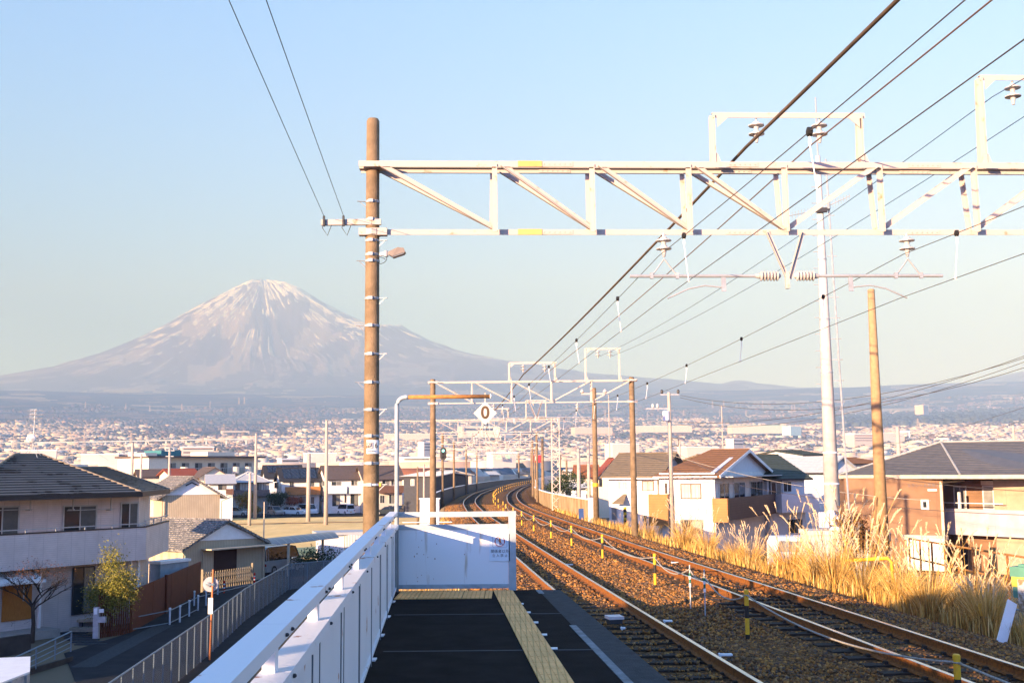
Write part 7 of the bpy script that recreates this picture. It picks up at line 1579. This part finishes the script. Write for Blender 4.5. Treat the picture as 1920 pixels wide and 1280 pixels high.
cp = np.array([[.06,.065,.03],[.045,.055,.028],[.15,.10,.06],[.18,.12,.08],[.08,.07,.04]])[rng.integers(0, 5, n)]
blobs('woods', x, y, ground_z(x, y), (2.6+3.2*rng.random(n))*np.interp(r, [300,2000,9800], [1,1.5,3.6]), cp)
n = 2600; px = 1540+420*rng.random(n); r = 4500+1500*rng.random(n); sel = np.abs(px-1790)+60*rng.random(n) < 260; px, r = px[sel], r[sel]; n = len(px)   # wooded rise on the right
x = (px-960)/2100*r; zt_ = r/2100*(18+34*np.exp(-((px-1790)/110)**2)*(r > 5000)+rng.random(n)*18)+ 40
blobs('woods', x, r, ground_z(x, r)+r*.0025*(rng.random(n)), 14+10*rng.random(n), np.array([[.05,.06,.03]])*np.ones((n, 1)), seed=3)
# viaducts
def viaduct(label, pts, h, thick, wdt, step, m_):
    P = [at(px, py, r_) for px, py, r_ in pts]; t = thing('viaduct', label, 'viaduct', tuple(P[0]))
    b = MB()
    for a, c in zip(P, P[1:]): b.bar(a, c, wdt, thick, up=(0,0,1))
    b.build('deck', m_, t, world=True)
    for a, c in zip(P, P[1:]):
        n = max(1, int((c-a).length/step))
        for k in range(n): p = a.lerp(c, (k+.5)/n); b = MB(); b.bar(p-Vector((0,0,h)), p-Vector((0,0,thick/2)), wdt*.5, thick*.5, up=(0,1,0)); b.build('pier', m_, t, world=True)
VG = mat('viaduct_grey', (.50,.56,.58), .7, amt=.04)
viaduct('long grey-blue viaduct crossing the plain behind the aerial', [(-60,831,3000),(140,828.5,3050),(330,825,3100),(480,822,3150),(640,821,3400)], 22, 3.2, 9, 46, VG)
viaduct('pale elevated road crossing behind the first far gantry poles', [(690,790,6400),(760,789,6300),(860,790,6200),(1010,789,6300)], 25, 6, 12, 90, mat('road_white', (.72,.68,.62), .7))
# pylons
def pylon(px, yt, yb, r_, label=None, group='power pylons across the plain'):
    a = at(px, yb, r_); H_ = at(px, yt, r_).z-a.z; t = thing('pylon', label or 'pale lattice power pylon standing on the plain', 'pylon', tuple(a), rs.uniform(-.4,.4), group)
    b = MB(); w0 = H_*.11; th_ = max(r_/2100*.42, .18)
    for sx_ in (-1,1):
        for sy_ in (-1,1): b.bar((sx_*w0, sy_*w0, -8), (sx_*w0*.16, sy_*w0*.16, H_), th_)
    for k in range(7):
        f0, f1 = k/7, (k+1)/7; wa, wb = w0*(1-.84*f0), w0*(1-.84*f1)
        for sy_ in (-1,1): b.bar((-wa, sy_*wa, H_*f0), (wb, sy_*wb, H_*f1), th_*.6); b.bar((wa, sy_*wa, H_*f0), (-wb, sy_*wb, H_*f1), th_*.6)
    b.build('tower', M['palepole'], t)
    for f in (.68,.8,.92): b = MB(); b.bar((-H_*.17*(1.3-f*.5), 0, H_*f), (H_*.17*(1.3-f*.5), 0, H_*f), th_*.8); b.build('crossarm', M['palepole'], t)
PYL = ['pylon at the left edge beside the aerial mast', 'taller pylon of the pair over the tiled roof ridge', 'smaller pylon of the pair over the tiled roof ridge', 'pylon behind the pale utility pole at the tiled roof', 'pylon on the viaduct line above the apartment block', 'tall pylon standing at the long white complex', 'pylon left of the tall tan utility pole', 'tallest pylon, directly above the houses past the field', 'pylon beside the second gantry left pole', 'big pylon between the tan pole and the hip roof']
for a in [(27,797,838,1500),(131,809,852,1450),(157,814,852,1500),(245,811,848,1500),(380,817,840,2000),(419,794,830,2400),(551,808,838,2100),(612,786,822,2600),(870,800,812,3200),(1722,784,818,2300)]: pylon(*a, label=PYL.pop(0), group=None)
for px, yt, yb in [(1135,768,782),(1214,772,786),(1282,769,787),(1350,768,786),(1399,770,786),(1485,760,780),(1577,762,782),(1490,757,766),(1357,750,763),(1336,751,764),(1430,751,763),(1671,766,780),(1734,757,772),(1741,757,772),(1766,764,776),(1803,763,780),(1811,765,780),(1857,750,776),(1905,767,780),(236,756,764),(281,760,769),(341,756,767),(160,753,763),(394,752,764),(458,744,755),(448,745,755)]:
    pylon(px, yt, yb, 7600, 'tiny pale pylon against the forested foot of the mountain', 'tiny pylons on the forest edge')
